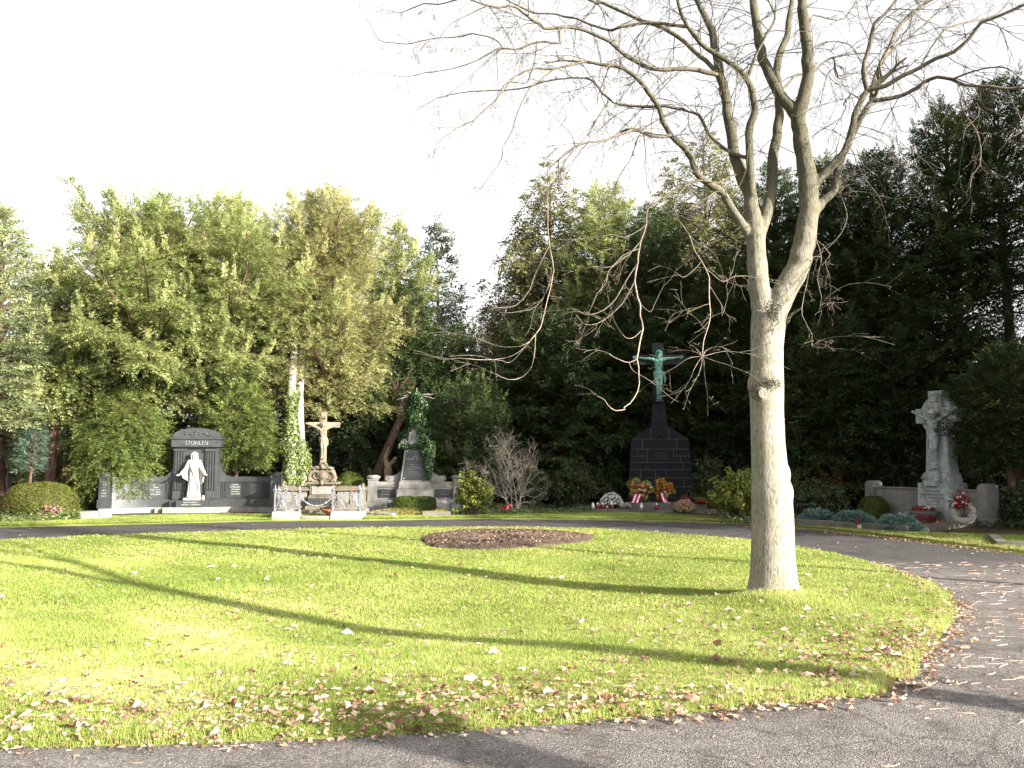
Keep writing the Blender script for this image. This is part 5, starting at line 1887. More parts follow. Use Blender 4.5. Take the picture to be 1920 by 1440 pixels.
def corpus(arm_rise, voxel, h=1.6, mat=None, parent=None, at_=(0, 0, 0), cloth_side=1, crown=False, tilt=(0.42, 0.12), sway=0.0, name='figure'):
    """crucified figure as one continuous body; z = 0 at the toes, the back against y = 0"""
    k = h / 1.62
    mb = MB()
    tw = 0.88
    sh = 1.36
    # legs, knees drawn a little forward and to one side
    for sx in (-1, 1):
        hip = (sx * 0.085, -0.11, 0.86)
        kn = (sx * 0.055 + sway, -0.19, 0.47)
        an = (sx * 0.042 + sway * 0.3, -0.11, 0.11)
        capsule(mb, hip, kn, 0.088, 0.056)
        mb.ball((kn[0], kn[1] - 0.012, kn[2]), (0.052, 0.05, 0.058), 10, 8)
        capsule(mb, kn, an, 0.056, 0.034)
        mb.ball((sx * 0.05 + sway * 0.7, -0.135, 0.36), (0.05, 0.055, 0.10), 10, 8)
        capsule(mb, (an[0], an[1], 0.08), (an[0] + sx * 0.006, -0.19, 0.02), 0.038, 0.026, 10)
        for q in range(5):
            capsule(mb, (an[0] + (q - 2) * 0.012, -0.20, 0.016), (an[0] + (q - 2) * 0.014, -0.232, 0.008), 0.011, 0.008, 6)
    # torso
    mb.loft([(cx, cy, z, rx * tw, ry * 0.94, 0, 1, 0) for cx, cy, z, rx, ry in
             [(sway * 0.3, -0.10, 0.78, 0.15, 0.105), (sway * 0.3, -0.10, 0.88, 0.158, 0.110), (0, -0.10, 0.98, 0.130, 0.092), (0, -0.10, 1.06, 0.126, 0.090),
              (0, -0.115, 1.17, 0.152, 0.110), (0, -0.115, 1.27, 0.170, 0.115), (0, -0.105, 1.345, 0.165, 0.100), (0, -0.10, 1.40, 0.10, 0.07)]], 22)
    for sx in (-1, 1):
        mb.ball((sx * 0.078, -0.195, 1.275), (0.078, 0.04, 0.062), 12, 8)
        for q in range(4):
            z = 1.19 - q * 0.042
            mb.tube([(sx * 0.035, -0.208 + q * 0.006, z + 0.02), (sx * 0.10, -0.195 + q * 0.004, z - 0.002), (sx * 0.142, -0.145, z + 0.008)], [0.013, 0.014, 0.012], 6)
        mb.ball((sx * 0.035, -0.185, 1.02), (0.038, 0.02, 0.07), 10, 8)
        s = (sx * 0.185, -0.10, sh)
        el = (sx * (0.185 + 0.265 * math.cos(arm_rise)), -0.075, sh + 0.265 * math.sin(arm_rise))
        ar2 = arm_rise * 1.12
        wr = (el[0] + sx * 0.245 * math.cos(ar2), -0.055, el[2] + 0.245 * math.sin(ar2))
        mb.ball((sx * 0.172, -0.10, sh - 0.008), (0.078, 0.07, 0.072), 12, 8)
        capsule(mb, s, el, 0.056, 0.041)
        mb.ball((s[0] * 0.55 + el[0] * 0.45, -0.10, s[2] * 0.55 + el[2] * 0.45 + 0.006), (0.085, 0.046, 0.047), 10, 8)
        capsule(mb, el, wr, 0.043, 0.027)
        hand(mb, wr, (sx * math.cos(ar2), -0.05, math.sin(ar2)), (0, -1, -0.25), 1.0, 0.45)
    # neck and head bowed
    capsule(mb, (0, -0.10, 1.38), (0.008, -0.145, 1.475), 0.056, 0.052)
    head(mb, (0.02, -0.175, 1.535), tilt, 1.0, True, True, crown, -0.03)
    # loin cloth with folds, knot and hanging end
    mb.loft([(sway * 0.4, -0.115, 0.66, 0.148, 0.112, 0.05, 9, 0.4), (sway * 0.3, -0.112, 0.74, 0.158, 0.124, 0.045, 9, 0.7), (sway * 0.3, -0.108, 0.84, 0.157, 0.122, 0.03, 7, 0.2),
             (sway * 0.2, -0.106, 0.915, 0.148, 0.115, 0.02, 7, 0), (0, -0.104, 0.945, 0.132, 0.104, 0, 7, 0)], 32)
    for q in range(5):
        mb.tube([(-0.17, -0.14, 0.92 - q * 0.022), (-0.05, -0.232, 0.88 - q * 0.035), (0.08, -0.232, 0.89 - q * 0.03), (0.175, -0.14, 0.93 - q * 0.018)], [0.010, 0.014, 0.014, 0.010], 6)
    mb.ball((cloth_side * 0.182, -0.13, 0.90), (0.035, 0.04, 0.045), 10, 8)
    for q in range(4):
        mb.tube([(cloth_side * (0.18 + q * 0.008), -0.15 + q * 0.02, 0.90), (cloth_side * (0.20 + 0.01 * q), -0.15 + q * 0.018, 0.72), (cloth_side * (0.195 + 0.012 * q), -0.14 + q * 0.02, 0.54 + 0.03 * q)],
                [0.018, 0.022, 0.015], 7)
    me = remeshed(mb, name, voxel, 2, 0.45)
    me.transform(Matrix.Translation(Vector(at_)) @ Matrix.Scale(k, 4))
    return link(name, me, mat, parent, True)


def robed_figure(voxel, mat, parent, at_=(0, 0, 0), scale=1.0):
    """standing robed bearded figure, arms held low and open"""
    mb = MB()
    mb.loft([(0, 0.0, 0.0, 0.235, 0.20, 0.075, 9, 0.3), (0, 0.0, 0.05, 0.225, 0.19, 0.075, 9, 0.3), (0.005, -0.005, 0.25, 0.205, 0.172, 0.07, 9, 0.5), (0.01, -0.015, 0.5, 0.185, 0.155, 0.06, 9, 0.8),
             (0.008, -0.012, 0.72, 0.172, 0.138, 0.05, 8, 0.9), (0, -0.005, 0.88, 0.160, 0.124, 0.035, 8, 1.0), (0, 0, 1.0, 0.160, 0.120, 0.025, 7, 1.1), (0, -0.005, 1.13, 0.182, 0.128, 0.015, 7, 1.2),
             (0, 0.0, 1.23, 0.196, 0.118, 0, 7, 0), (0, 0.005, 1.295, 0.155, 0.092, 0, 7, 0), (0, 0.005, 1.335, 0.075, 0.07, 0, 7, 0)], 40)
    # mantle folds running from one shoulder down over the front
    for q in range(6):
        mb.tube([(-0.15 + q * 0.02, -0.09, 1.24 - q * 0.02), (-0.06 + q * 0.035, -0.145, 1.02 - q * 0.04), (0.06 + q * 0.028, -0.165, 0.72 - q * 0.07), (0.15 + q * 0.008, -0.13, 0.5 - q * 0.06)],
                [0.014, 0.018, 0.020, 0.012], 7)
    for q in range(7):      # vertical folds of the gown
        x = -0.13 + q * 0.042
        mb.tube([(x * 0.8, -0.135 + abs(x) * 0.25, 0.66), (x * 1.05, -0.160 + abs(x) * 0.3, 0.35), (x * 1.25, -0.185 + abs(x) * 0.35, 0.03)], [0.012, 0.019, 0.022], 7)
    for sx in (-1, 1):
        capsule(mb, (sx * 0.165, 0.0, 1.235), (sx * 0.265, -0.05, 0.98), 0.083, 0.082)
        capsule(mb, (sx * 0.265, -0.05, 0.98), (sx * 0.375, -0.16, 0.845), 0.076, 0.058)
        # wide sleeve hanging from the forearm
        for q in range(6):
            f = q / 5
            x0 = sx * (0.235 + 0.12 * f)
            y0 = -0.04 - 0.11 * f
            z0 = 0.98 - 0.13 * f
            lowz = 0.52 + 0.10 * f + (0.06 if sx < 0 else -0.10)
            mb.tube([(x0, y0, z0), (x0 - sx * 0.008, y0, (z0 + lowz) / 2), (x0 - sx * 0.03, y0 + 0.005, lowz)], [0.042, 0.030, 0.018], 8)
        capsule(mb, (sx * 0.375, -0.16, 0.845), (sx * 0.405, -0.20, 0.815), 0.036, 0.028)
        hand(mb, (sx * 0.405, -0.20, 0.815), (sx * 0.55, -0.62, -0.35), (sx * 0.15, -0.45, 0.9), 1.0, 0.35)
        # toes showing under the hem
        capsule(mb, (sx * 0.08, -0.15, 0.03), (sx * 0.095, -0.235, 0.02), 0.036, 0.026, 9)
    capsule(mb, (0, 0.0, 1.30), (0, -0.012, 1.40), 0.062, 0.056)
    head(mb, (0, -0.022, 1.455), (0.12, 0), 1.02, True, True, False, 0.05)
    me = remeshed(mb, 'figure', voxel, 2, 0.45)
    me.transform(Matrix.Translation(Vector(at_)) @ Matrix.Scale(scale, 4))
    return link('figure', me, mat, parent, True)


# ------------------------------------------------------------------ 1 the dark granite family monument
D1 = 26.3
c = at(365, 960, D1)
RZ1 = R(9)
mon = thing('family_monument', 'polished dark granite family monument with fluted niche, curved wings and name over the niche', 'monument', (c.x, D1, 0), RZ1)
yc = lambda x: -0.75 * max(0.0, (abs(x) - 0.85) / 1.9) ** 2
LX = 2.36
# pale granite plinth following the wings
mb = MB()
xs = [-LX - 0.25 + i * (2 * LX + 0.5) / 36 for i in range(37)]
mb.strip(xs, lambda x: yc(x) - 0.14, -0.1, 0.19, 0.62)
mb.box(-0.85, 0.85, -0.52, -0.135, -0.1, 0.20)
mb.box(-1.12, -0.853, -0.34, -0.135, -0.1, 0.195)
mb.box(0.853, 1.12, -0.34, -0.135, -0.1, 0.195)
mb.build('plinth', M['granite_light'], mon, 0.012)
for sx in (-1, 1):
    mb = MB()
    xw = [sx * (0.67 + i * (LX - 0.67) / 18) for i in range(19)]
    if sx < 0:
        xw = xw[::-1]
    mb.strip(xw, lambda x: yc(x) + 0.02, 0.192, 0.44, 0.40)          # base course
    ztop = lambda x: 1.12 + 0.36 * max(0.0, 1 - (abs(x) - 0.67) / 0.34) ** 2
    mb.strip(xw, lambda x: yc(x) + 0.10, 0.442, ztop, 0.24)
    mb.strip(xw, lambda x: yc(x) + 0.055, 0.97, lambda x: ztop(x) + 0.012, 0.33)   # coping
    # flutes
    for x0 in (0.76, 1.42, 2.07):
        for q in range(4):
            x = sx * (x0 + q * 0.052)
            a, b = (x, x + 0.028)
            mb.strip([a, b], lambda x: yc(x) + 0.072, 0.46, 0.955, 0.03)
    mb.build('wing_wall', M['granite'], mon, 0.006)
    for j, (x0, x1) in enumerate(((0.99, 1.39), (1.65, 2.04))):
        pn = MB()
        xp = [sx * (x0 + (x1 - x0) * i / 6) for i in range(7)]
        if sx < 0:
            xp = xp[::-1]
        pn.strip(xp, lambda x: yc(x) + 0.082, 0.48, 0.945, 0.02)
        panel = pn.build('name_panel', M['granite'], mon, 0.004)
        if not (sx > 0 and j == 1):
            wr_ = MB()
            worn_rows(wr_, sx * (x0 + x1) / 2, 0, 0.86, 5, 0.072, 0.034, (x1 - x0) * 0.86, 3 + j + (sx > 0) * 5, yf=lambda x: yc(x) + 0.082)
            wr_.build('lettering', M['letters'], panel)
    pm = MB()
    xe = sx * (LX + 0.16)
    ye = yc(LX + 0.16)
    pm.box(xe - 0.19, xe + 0.19, ye - 0.06, ye + 0.40, 0.19, 0.46)
    pm.box(xe - 0.16, xe + 0.16, ye - 0.03, ye + 0.37, 0.462, 1.12)
    pm.box(xe - 0.185, xe + 0.185, ye - 0.055, ye + 0.395, 1.122, 1.17)
    pm.loft([(xe, ye + 0.17, 1.172, 0.17, 0.20, 0, 1, 0), (xe, ye + 0.17, 1.23, 0.15, 0.18, 0, 1, 0), (xe, ye + 0.17, 1.275, 0.09, 0.11, 0, 1, 0), (xe, ye + 0.17, 1.29, 0.03, 0.04, 0, 1, 0)], 20)
    post = pm.build('end_pillar', M['granite'], mon, 0.012)
    if sx < 0:
        wr_ = MB()
        worn_rows(wr_, xe, ye - 0.03, 0.98, 6, 0.085, 0.03, 0.14, 21)
        wr_.build('lettering', M['letters'], post)
# centre block
mb = MB()
mb.box(-0.80, 0.80, 0.02, 0.62, 0.442, 2.06)                      # back slab
mb.box(-0.80, 0.80, -0.06, 0.50, 0.20, 0.44)
mb.box(-0.80, -0.365, -0.10, 0.017, 0.443, 0.70)
mb.box(0.365, 0.80, -0.10, 0.017, 0.443, 0.70)
mb.box(-0.80, -0.33, -0.06, 0.018, 0.703, 2.02)
mb.box(0.33, 0.80, -0.06, 0.018, 0.703, 2.02)
for sx in (-1, 1):
    for q in range(4):
        x = sx * (0.43 + q * 0.093)
        mb.box(x - 0.028, x + 0.028, -0.098, -0.061, 0.72, 1.93)
    mb.box(sx * 0.565 - 0.25, sx * 0.565 + 0.25, -0.115, -0.10, 1.935, 2.01)
mb.build('niche_wall', M['granite'], mon, 0.008)
mb = MB()
mb.box(-0.88, 0.88, -0.17, 0.66, 2.062, 2.30)
mb.box(-0.93, 0.93, -0.22, 0.70, 2.303, 2.36)
lintel = mb.build('lintel', M['granite'], mon, 0.014)
tmesh = text_mesh('STÜHLEN', 0.185, 0.006, 1.06)
tmesh.transform(Matrix.Translation((0.03, -0.176, 2.185)))
link('name_lettering', tmesh, M['letters'], lintel)
mb = MB()
arc = [(-0.86, 2.363)] + [(0.86, 2.363)] + [(0.86 * math.cos(a), 2.40 + 0.27 * math.sin(a)) for a in [i * math.pi / 20 for i in range(1, 20)]]
mb.prism(arc, -0.10, 0.58)
ped = mb.build('pediment', M['granite'], mon, 0.012)
mb = MB()
rr = random.Random(2)
for q in range(46):                                                # carved spray of leaves
    a = rr.uniform(-1, 1)
    x = a * 0.42
    z = 2.47 + rr.uniform(-0.05, 0.10) * (1 - abs(a) * 0.7)
    mb.ball((x, -0.105, z), (rr.uniform(0.02, 0.05), 0.022, rr.uniform(0.012, 0.026)), 8, 5)
mb.build('carved_leaves', M['granite'], ped, smooth=True)
mb = MB()
mb.box(-0.56, 0.56, -0.46, -0.063, 0.202, 0.415)
mb.box(-0.84, -0.563, -0.27, -0.064, 0.203, 0.405)
mb.box(0.563, 0.84, -0.27, -0.064, 0.203, 0.405)
pod = mb.build('podium', M['granite'], mon, 0.008)
wr_ = MB()
worn_rows(wr_, -0.03, -0.46, 0.335, 2, 0.068, 0.034, 0.72, 41)
wr_.build('lettering', M['letters'], pod)

m4 = Matrix.Translation(Vector((c.x, D1, 0))) @ Matrix.Rotation(RZ1, 4, 'Z')
sp0 = m4 @ Vector((-0.01, -0.24, 0.417))
st = thing('statue', 'white marble robed bearded figure with open arms standing in the dark niche', 'statue', sp0, RZ1)
mb = MB()
mb.box(-0.27, 0.25, -0.20, 0.17, 0.0, 0.075, 0.015, 0.015)
mb.build('base', M['marble'], st, 0.01)
robed_figure(0.0085, M['marble'], st, (0, -0.005, 0.07), 0.90)
mb = MB()
p_ = m4 @ Vector((0.30, -0.30, 0.417))
lt = thing('grave_candle', 'small white grave candle beside the foot of the marble figure', 'candle', p_, RZ1)
mb.lathe([(0.040, 0.0), (0.044, 0.02), (0.040, 0.09), (0.028, 0.115), (0.024, 0.12)], 16)
mb.build('candle', M['marble'], lt, smooth=True)
mb = MB()
mb.lathe([(0.026, 0.121), (0.028, 0.135), (0.012, 0.15)], 14)
mb.build('lid', M['tin'], lt, smooth=True)

for o_ in mon.children_recursive:
    if o_.name.split('.')[0] in ('niche_wall', 'lintel', 'name_lettering', 'pediment', 'carved_leaves', 'podium') or (o_.parent and o_.parent.name.split('.')[0] == 'podium'):
        o_.data.transform(Matrix.Diagonal((0.84, 1, 1, 1)))
# kerb of the plot in front, running forward at the far wing
kp = [gnd(158, 977, 0), gnd(178, 968, 0), gnd(210, 962.5, 0)]
kb = thing('kerb', 'pale granite kerb end block at the tip of the curved monument wing', 'kerb', (kp[0].x, kp[0].y, 0), R(14))
mb = MB()
mb.box(-0.10, 0.36, -0.10, 0.34, -0.1, 0.26)
mb.box(0.362, 0.62, 0.05, 0.34, -0.1, 0.22)
mb.build('block', M['granite_light'], kb, 0.015)

# ------------------------------------------------------------------ 2 sandstone crucifix monument
D2 = 24.9
c = at(603, 960, D2)
RZ2 = R(4)
sm = thing('crucifix_monument', 'weathered sandstone grave monument carrying a tall cross with a carved crucified figure', 'monument', (c.x, D2, 0), RZ2)
S2 = D2 / FPX
for sx in (-1, 1):
    mb = MB()
    x0, x1 = (0.40, 1.30)
    X0, X1 = (sx * x0, sx * x1) if sx > 0 else (-x1, -x0)
    mb.box(X0, X1, 0.02, 0.42, -0.1, 0.30)
    mb.box(X0 + 0.03, X1 - 0.03, 0.08, 0.38, 0.302, 0.74)
    mb.box(X0 - 0.02, X1 + 0.03, 0.0, 0.44, 0.742, 0.80)
    mb.box(X0, X1 + 0.01, 0.04, 0.42, 0.802, 0.845)
    mb.box(X0 + 0.05, X1 - 0.03, 0.10, 0.36, 0.847, 0.875)
    mb.box(sx * 0.85 - 0.035, sx * 0.85 + 0.035, 0.045, 0.08, 0.305, 0.738)
    mb.ball((sx * 1.18, 0.2, 0.91), (0.055, 0.055, 0.055), 12, 8)
    mb.build('side_wall', M['sandstone'], sm, 0.01)
for sx in (-1, 1):
    for q in range(2):
        mb = MB()
        xc_ = sx * (0.62 + 0.44 * q)
        mb.box(xc_ - 0.165, xc_ + 0.165, 0.062, 0.082, 0.40, 0.66)
        mb.build('wall_tablet', M['greystone'], sm, 0.008)
mb = MB()
mb.box(-0.56, 0.50, -0.42, 0.10, -0.1, 0.20)
mb.box(-0.46, 0.46, -0.24, 0.44, 0.202, 0.30)
mb.box(-0.42, 0.42, -0.12, 0.44, 0.302, 0.56, 0.02, 0.0)
mb.box(-0.40, 0.40, -0.06, 0.42, 0.562, 0.60)
mb.box(-0.37, 0.37, 0.0, 0.40, 0.602, 0.90)
mb.box(-0.42, 0.42, -0.06, 0.44, 0.902, 0.935)
mb.box(-0.50, 0.50, -0.12, 0.48, 0.938, 1.00)
mb.build('pedestal', M['sandstone'], sm, 0.012)
for sx in (-1, 1):
    mb = MB()
    mb.box(sx * 0.20 - 0.185, sx * 0.20 + 0.185, -0.14, -0.115, 0.33, 0.53)
    mb.build('dark_tablet', M['slate'], sm, 0.006)
mb = MB()
mb.box(-0.31, 0.31, -0.03, 0.005, 0.635, 0.87)
tab = mb.build('tablet', M['greystone'], sm, 0.012)
wr_ = MB()
worn_rows(wr_, 0, -0.03, 0.74, 1, 0.1, 0.06, 0.44, 51)
wr_.build('lettering', M['letters_gold'], tab)
# cartouche: two scrolls, winged head, shield
mb = MB()
for sx in (-1, 1):
    pts, rad = [], []
    for q in range(26):
        a = q / 25 * 2.2 * math.pi
        r_ = 0.20 * (1 - 0.62 * q / 25)
        pts.append((sx * (0.19 + r_ * 0.95 * math.cos(a - 1.2) * -1 * -1), -0.02, 1.185 + r_ * 0.85 * math.sin(a - 1.2)))
        rad.append(0.042 - 0.018 * q / 25)
    mb.tube(pts, rad, 8)
    mb.tube([(sx * 0.36, 0.0, 1.02), (sx * 0.40, -0.01, 1.12), (sx * 0.33, 0, 1.33), (sx * 0.18, -0.02, 1.40), (sx * 0.1, -0.04, 1.36)], [0.05, 0.05, 0.045, 0.04, 0.03], 8)
    mb.tube([(sx * 0.05, -0.06, 1.42), (sx * 0.18, -0.08, 1.44), (sx * 0.34, -0.04, 1.40)], [0.05, 0.045, 0.02], 8)     # wings
    for q in range(4):
        mb.tube([(sx * 0.06, -0.07, 1.42), (sx * (0.18 + 0.03 * q), -0.085, 1.46 - q * 0.025), (sx * (0.36 - q * 0.04), -0.05, 1.43 - q * 0.035)], [0.018, 0.018, 0.008], 6)
mb.ball((0, -0.02, 1.19), (0.17, 0.07, 0.17), 14, 10)
mb.ball((0, -0.06, 1.19), (0.10, 0.06, 0.10), 14, 10)
mb.ball((0, -0.08, 1.46), (0.075, 0.08, 0.09), 14, 10)
mb.ball((0, -0.15, 1.45), (0.018, 0.02, 0.022), 8, 6)
mb.tube([(-0.1, 0.02, 1.50), (-0.06, 0.0, 1.58), (0.06, 0.0, 1.58), (0.1, 0.02, 1.50)], [0.03, 0.035, 0.035, 0.03], 8)
mb.box(-0.34, 0.34, 0.0, 0.24, 1.001, 1.34, 0.10, 0.02)
mb.box(-0.16, 0.16, 0.02, 0.22, 1.30, 1.56, 0.04, 0.02)
mb.tube([(0, -0.08, 1.03), (0, -0.12, 0.94), (0, -0.10, 0.90)], [0.075, 0.05, 0.02], 10)
cm = remeshed(mb, 'cartouche', 0.012, 2)
link('cartouche', cm, M['sandstone'], sm, True)
mb = MB()
mb.box(-0.085, 0.085, 0.03, 0.19, 1.50, 2.63, 0.006, 0.004)
mb.box(-0.465, 0.465, 0.035, 0.185, 2.632, 2.79)
mb.box(-0.075, 0.075, 0.034, 0.186, 2.792, 3.10)
cr = mb.build('cross', M['sandstone_pale'], sm, 0.006)
mb = MB()
mb.box(-0.068, 0.068, 0.005, 0.031, 2.86, 2.95)
sc = mb.build('scroll', M['sandstone'], cr, 0.006)
tmesh = text_mesh('INRI', 0.052, 0.003)
tmesh.transform(Matrix.Translation((0, 0.003, 2.905)))
link('lettering', tmesh, M['slate'], sc)
mb = MB()
mb.box(-0.05, 0.05, -0.10, 0.028, 1.685, 1.715)
mb.build('foot_rest', M['sandstone_pale'], cr, 0.004)
corpus(0.36, 0.0075, 1.06, M['sandstone_pale'], sm, (0, 0.03, 1.71), 1, False, (0.45, 0.25), 0.03)

# kerb with its two raised corner blocks
m2 = Matrix.Translation(Vector((c.x + 0.36, D2, 0))) @ Matrix.Rotation(RZ2, 4, 'Z')
kb = thing('kerb', 'pale granite kerb with two raised corner blocks round the sandstone crucifix plot', 'kerb', m2 @ Vector((0, -1.85, 0)), RZ2)
mb = MB()
mb.box(-1.42, -0.62, -0.14, 0.16, -0.1, 0.25, 0.03, 0.03)
mb.box(-0.618, 0.16, -0.10, 0.10, -0.1, 0.12)
mb.box(0.162, 1.06, -0.14, 0.16, -0.1, 0.25, 0.03, 0.03)
mb.box(-1.40, -1.14, 0.163, 1.6, -0.1, 0.24)
mb.box(0.80, 1.06, 0.163, 1.6, -0.1, 0.24)
mb.build('block', M['granite_light'], kb, 0.012)
# wrought iron railing panels


def spiral(mb, c, r0, turns, start, sgn, rad, plane=0.0, nseg=22):
    pts = []
    for q in range(nseg):
        f = q / (nseg - 1)
        a = start + sgn * f * turns * 2 * math.pi
        r_ = r0 * (1 - 0.72 * f)
        pts.append((c[0] + r_ * math.cos(a), plane, c[1] + r_ * math.sin(a)))
    mb.tube(pts, rad, 6)


def railing(label, loc, rz, w):
    r_ = thing('iron_railing', label, 'railing', loc, rz, 'wrought iron railing panels round the crucifix plot')
    for sx in (-1, 1):
        mb = MB()
        x = sx * w / 2
        mb.box(x - 0.024, x + 0.024, -0.024, 0.024, 0.0, 0.50)
        mb.lathe([(0.02, 0.50), (0.042, 0.515), (0.042, 0.53), (0.022, 0.55), (0.034, 0.58), (0.020, 0.62), (0.004, 0.72)], 10, (x, 0, 0))
        mb.lathe([(0.03, 0.0), (0.038, 0.03), (0.026, 0.06), (0.026, 0.07)], 10, (x, 0, 0))
        for q in range(8):          # cast leaf tips round the finial
            a = q * math.pi / 4
            mb.tube([(x, 0, 0.52), (x + 0.05 * math.cos(a), 0.05 * math.sin(a), 0.56), (x + 0.055 * math.cos(a), 0.055 * math.sin(a), 0.61)], [0.010, 0.009, 0.004], 5)
        mb.build('post', M['iron'], r_)
    mb = MB()
    mb.box(-w / 2 + 0.024, w / 2 - 0.024, -0.011, 0.011, 0.06, 0.082)
    mb.box(-w / 2 + 0.024, w / 2 - 0.024, -0.011, 0.011, 0.445, 0.467)
    mb.build('rail', M['iron'], r_)
    mb = MB()
    h = w / 2
    for sx in (-1, 1):
        spiral(mb, (sx * h * 0.48, 0.36), h * 0.30, 1.5, math.pi / 2, sx, 0.0095)
        spiral(mb, (sx * h * 0.62, 0.18), h * 0.28, 1.4, -math.pi / 2, -sx, 0.0095)
        spiral(mb, (sx * h * 0.28, 0.13), h * 0.22, 1.3, -math.pi / 2, sx, 0.009)
        spiral(mb, (sx * h * 0.80, 0.40), h * 0.14, 1.2, math.pi, sx, 0.008)
        mb.tube([(sx * h * 0.92, 0, 0.08), (sx * h * 0.75, 0, 0.26), (sx * h * 0.45, 0, 0.30), (sx * h * 0.1, 0, 0.10)], 0.0095, 6)
        for q in range(4):
            mb.ball((sx * h * (0.15 + 0.24 * q), 0, 0.485 + 0.018 * (q % 2)), (0.022, 0.012, 0.026), 7, 5)
    mb.ball((0, 0, 0.49), (0.035, 0.02, 0.035), 8, 6)
    mb.ball((0, -0.005, 0.26), (0.03, 0.015, 0.035), 8, 6)
    mb.build('scrollwork', M['iron'], r_)
    return r_


railing('silver wrought iron railing panel facing the path beside the dark granite monument', m2 @ Vector((-1.01, -1.83, 0.25)), RZ2, 0.66)
railing('silver wrought iron railing panel facing the path beside the box hedge', m2 @ Vector((0.60, -1.83, 0.25)), RZ2, 0.74)
railing('silver wrought iron side panel running back towards the wall on the dark granite side', m2 @ Vector((-1.27, -1.22, 0.24)), RZ2 + R(90), 1.0)
railing('silver wrought iron side panel running back towards the wall on the obelisk side', m2 @ Vector((0.93, -1.22, 0.24)), RZ2 + R(90), 1.0)
mb = MB()
ch = thing('chain', 'silver garland chain hung between the two front railing panels', 'chain', m2 @ Vector((-0.225, -1.83, 0.6)), RZ2)
n_ = 30
pts = [(-0.46 + 0.92 * i / n_, 0, 0.06 - 0.27 * (1 - (2 * i / n_ - 1) ** 2)) for i in range(n_ + 1)]
mb.tube(pts, 0.012, 6)
rr = random.Random(4)
for i in range(0, n_ + 1):
    mb.ball((pts[i][0], rr.uniform(-.006, .006), pts[i][2]), (0.022, 0.02, 0.02 + 0.012 * (i % 3 == 0)), 7, 5)
for q in (-0.25, 0.0, 0.25):
    mb.ball((q, -0.01, 0.06 - 0.27 * (1 - (q / 0.46) ** 2)), (0.04, 0.03, 0.04), 8, 6)
mb.build('garland', M['iron'], ch, smooth=True)
# planting bowl
b_ = m2 @ Vector((0.0, -0.95, 0.0))
bw = thing('flower_bowl', 'terracotta bowl of brown withered plants in front of the sandstone crucifix', 'bowl', b_)
mb = MB()
mb.lathe([(0.05, 0.0), (0.07, 0.03), (0.05, 0.09), (0.15, 0.16), (0.235, 0.22), (0.245, 0.25), (0.22, 0.25), (0.18, 0.22)], 24)
mb.build('bowl', M['terracotta'], bw, smooth=True)
rs = np.random.default_rng(8)
n = 500
a = rs.uniform(0, 6.28, n)
q = np.sqrt(rs.random(n))
o = np.stack([0.22 * q * np.cos(a), 0.22 * q * np.sin(a), 0.25 + 0.09 * (1 - q ** 2) * rs.uniform(0.3, 1, n)], 1)
V, T = leaves(o, np.array([[0, -0.3, 1.0]]).repeat(n, 0), rs.uniform(0.02, 0.045, n), rs.uniform(0, 0.4, n), rs)
link('plants', np_mesh('plants', V, 4, T), M['deadleaf'], bw)

# ------------------------------------------------------------------ 3 ivy-clad obelisk monument
D3 = 26.6
c = at(778, 960, D3)
RZ3 = R(1)
om = thing('obelisk_monument', 'grey stone grave monument with a black tablet and a tapering cross shaft smothered in ivy', 'monument', (c.x, D3, 0), RZ3)
for sx in (-1, 1):
    mb = MB()
    X0, X1 = (0.50, 1.24) if sx > 0 else (-1.24, -0.50)
    mb.box(X0, X1, -0.06, 0.44, -0.1, 0.40)
    mb.box(X0, X1, 0.02, 0.38, 0.402, 0.80)
    mb.box(X0, X1, -0.03, 0.42, 0.802, 0.85)
    mb.box(X0, X1, 0.04, 0.38, 0.852, 0.97)
    mb.build('side_wall', M['greystone'], om, 0.012)
for sx in (-1, 1):
    mb = MB()
    x = sx * 0.93
    mb.box(x - 0.29, x + 0.29, -0.006, 0.018, 0.47, 0.73)
    tb_ = mb.build('side_tablet', M['slate'], om, 0.006)
    wr_ = MB()
    worn_rows(wr_, x, -0.006, 0.64, 2, 0.085, 0.04, 0.42, 61 + sx)
    wr_.build('lettering', M['letters_dim'], tb_)
mb = MB()
mb.box(-0.86, -0.52, -0.085, -0.063, 0.06, 0.31)
mb.build('low_tablet', M['slate'], om, 0.006)
for sx in (-1, 1):
    mb = MB()
    x = sx * 1.36
    mb.box(x - 0.22, x + 0.22, -0.12, 0.46, -0.1, 0.34, 0.01, 0.01)
    mb.box(x - 0.165, x + 0.165, -0.06, 0.40, 0.342, 1.02, 0.02, 0.02)
    mb.box(x - 0.17, x + 0.17, -0.065, 0.405, 1.022, 1.06)
    mb.loft([(x, 0.17, 1.062, 0.20, 0.24, 0, 1, 0), (x, 0.17, 1.10, 0.235, 0.28, 0, 1, 0), (x, 0.17, 1.14, 0.225, 0.27, 0, 1, 0), (x, 0.17, 1.18, 0.14, 0.17, 0, 1, 0)], 4 * 6)
    mb.build('pillar', M['greystone'], om, 0.012)
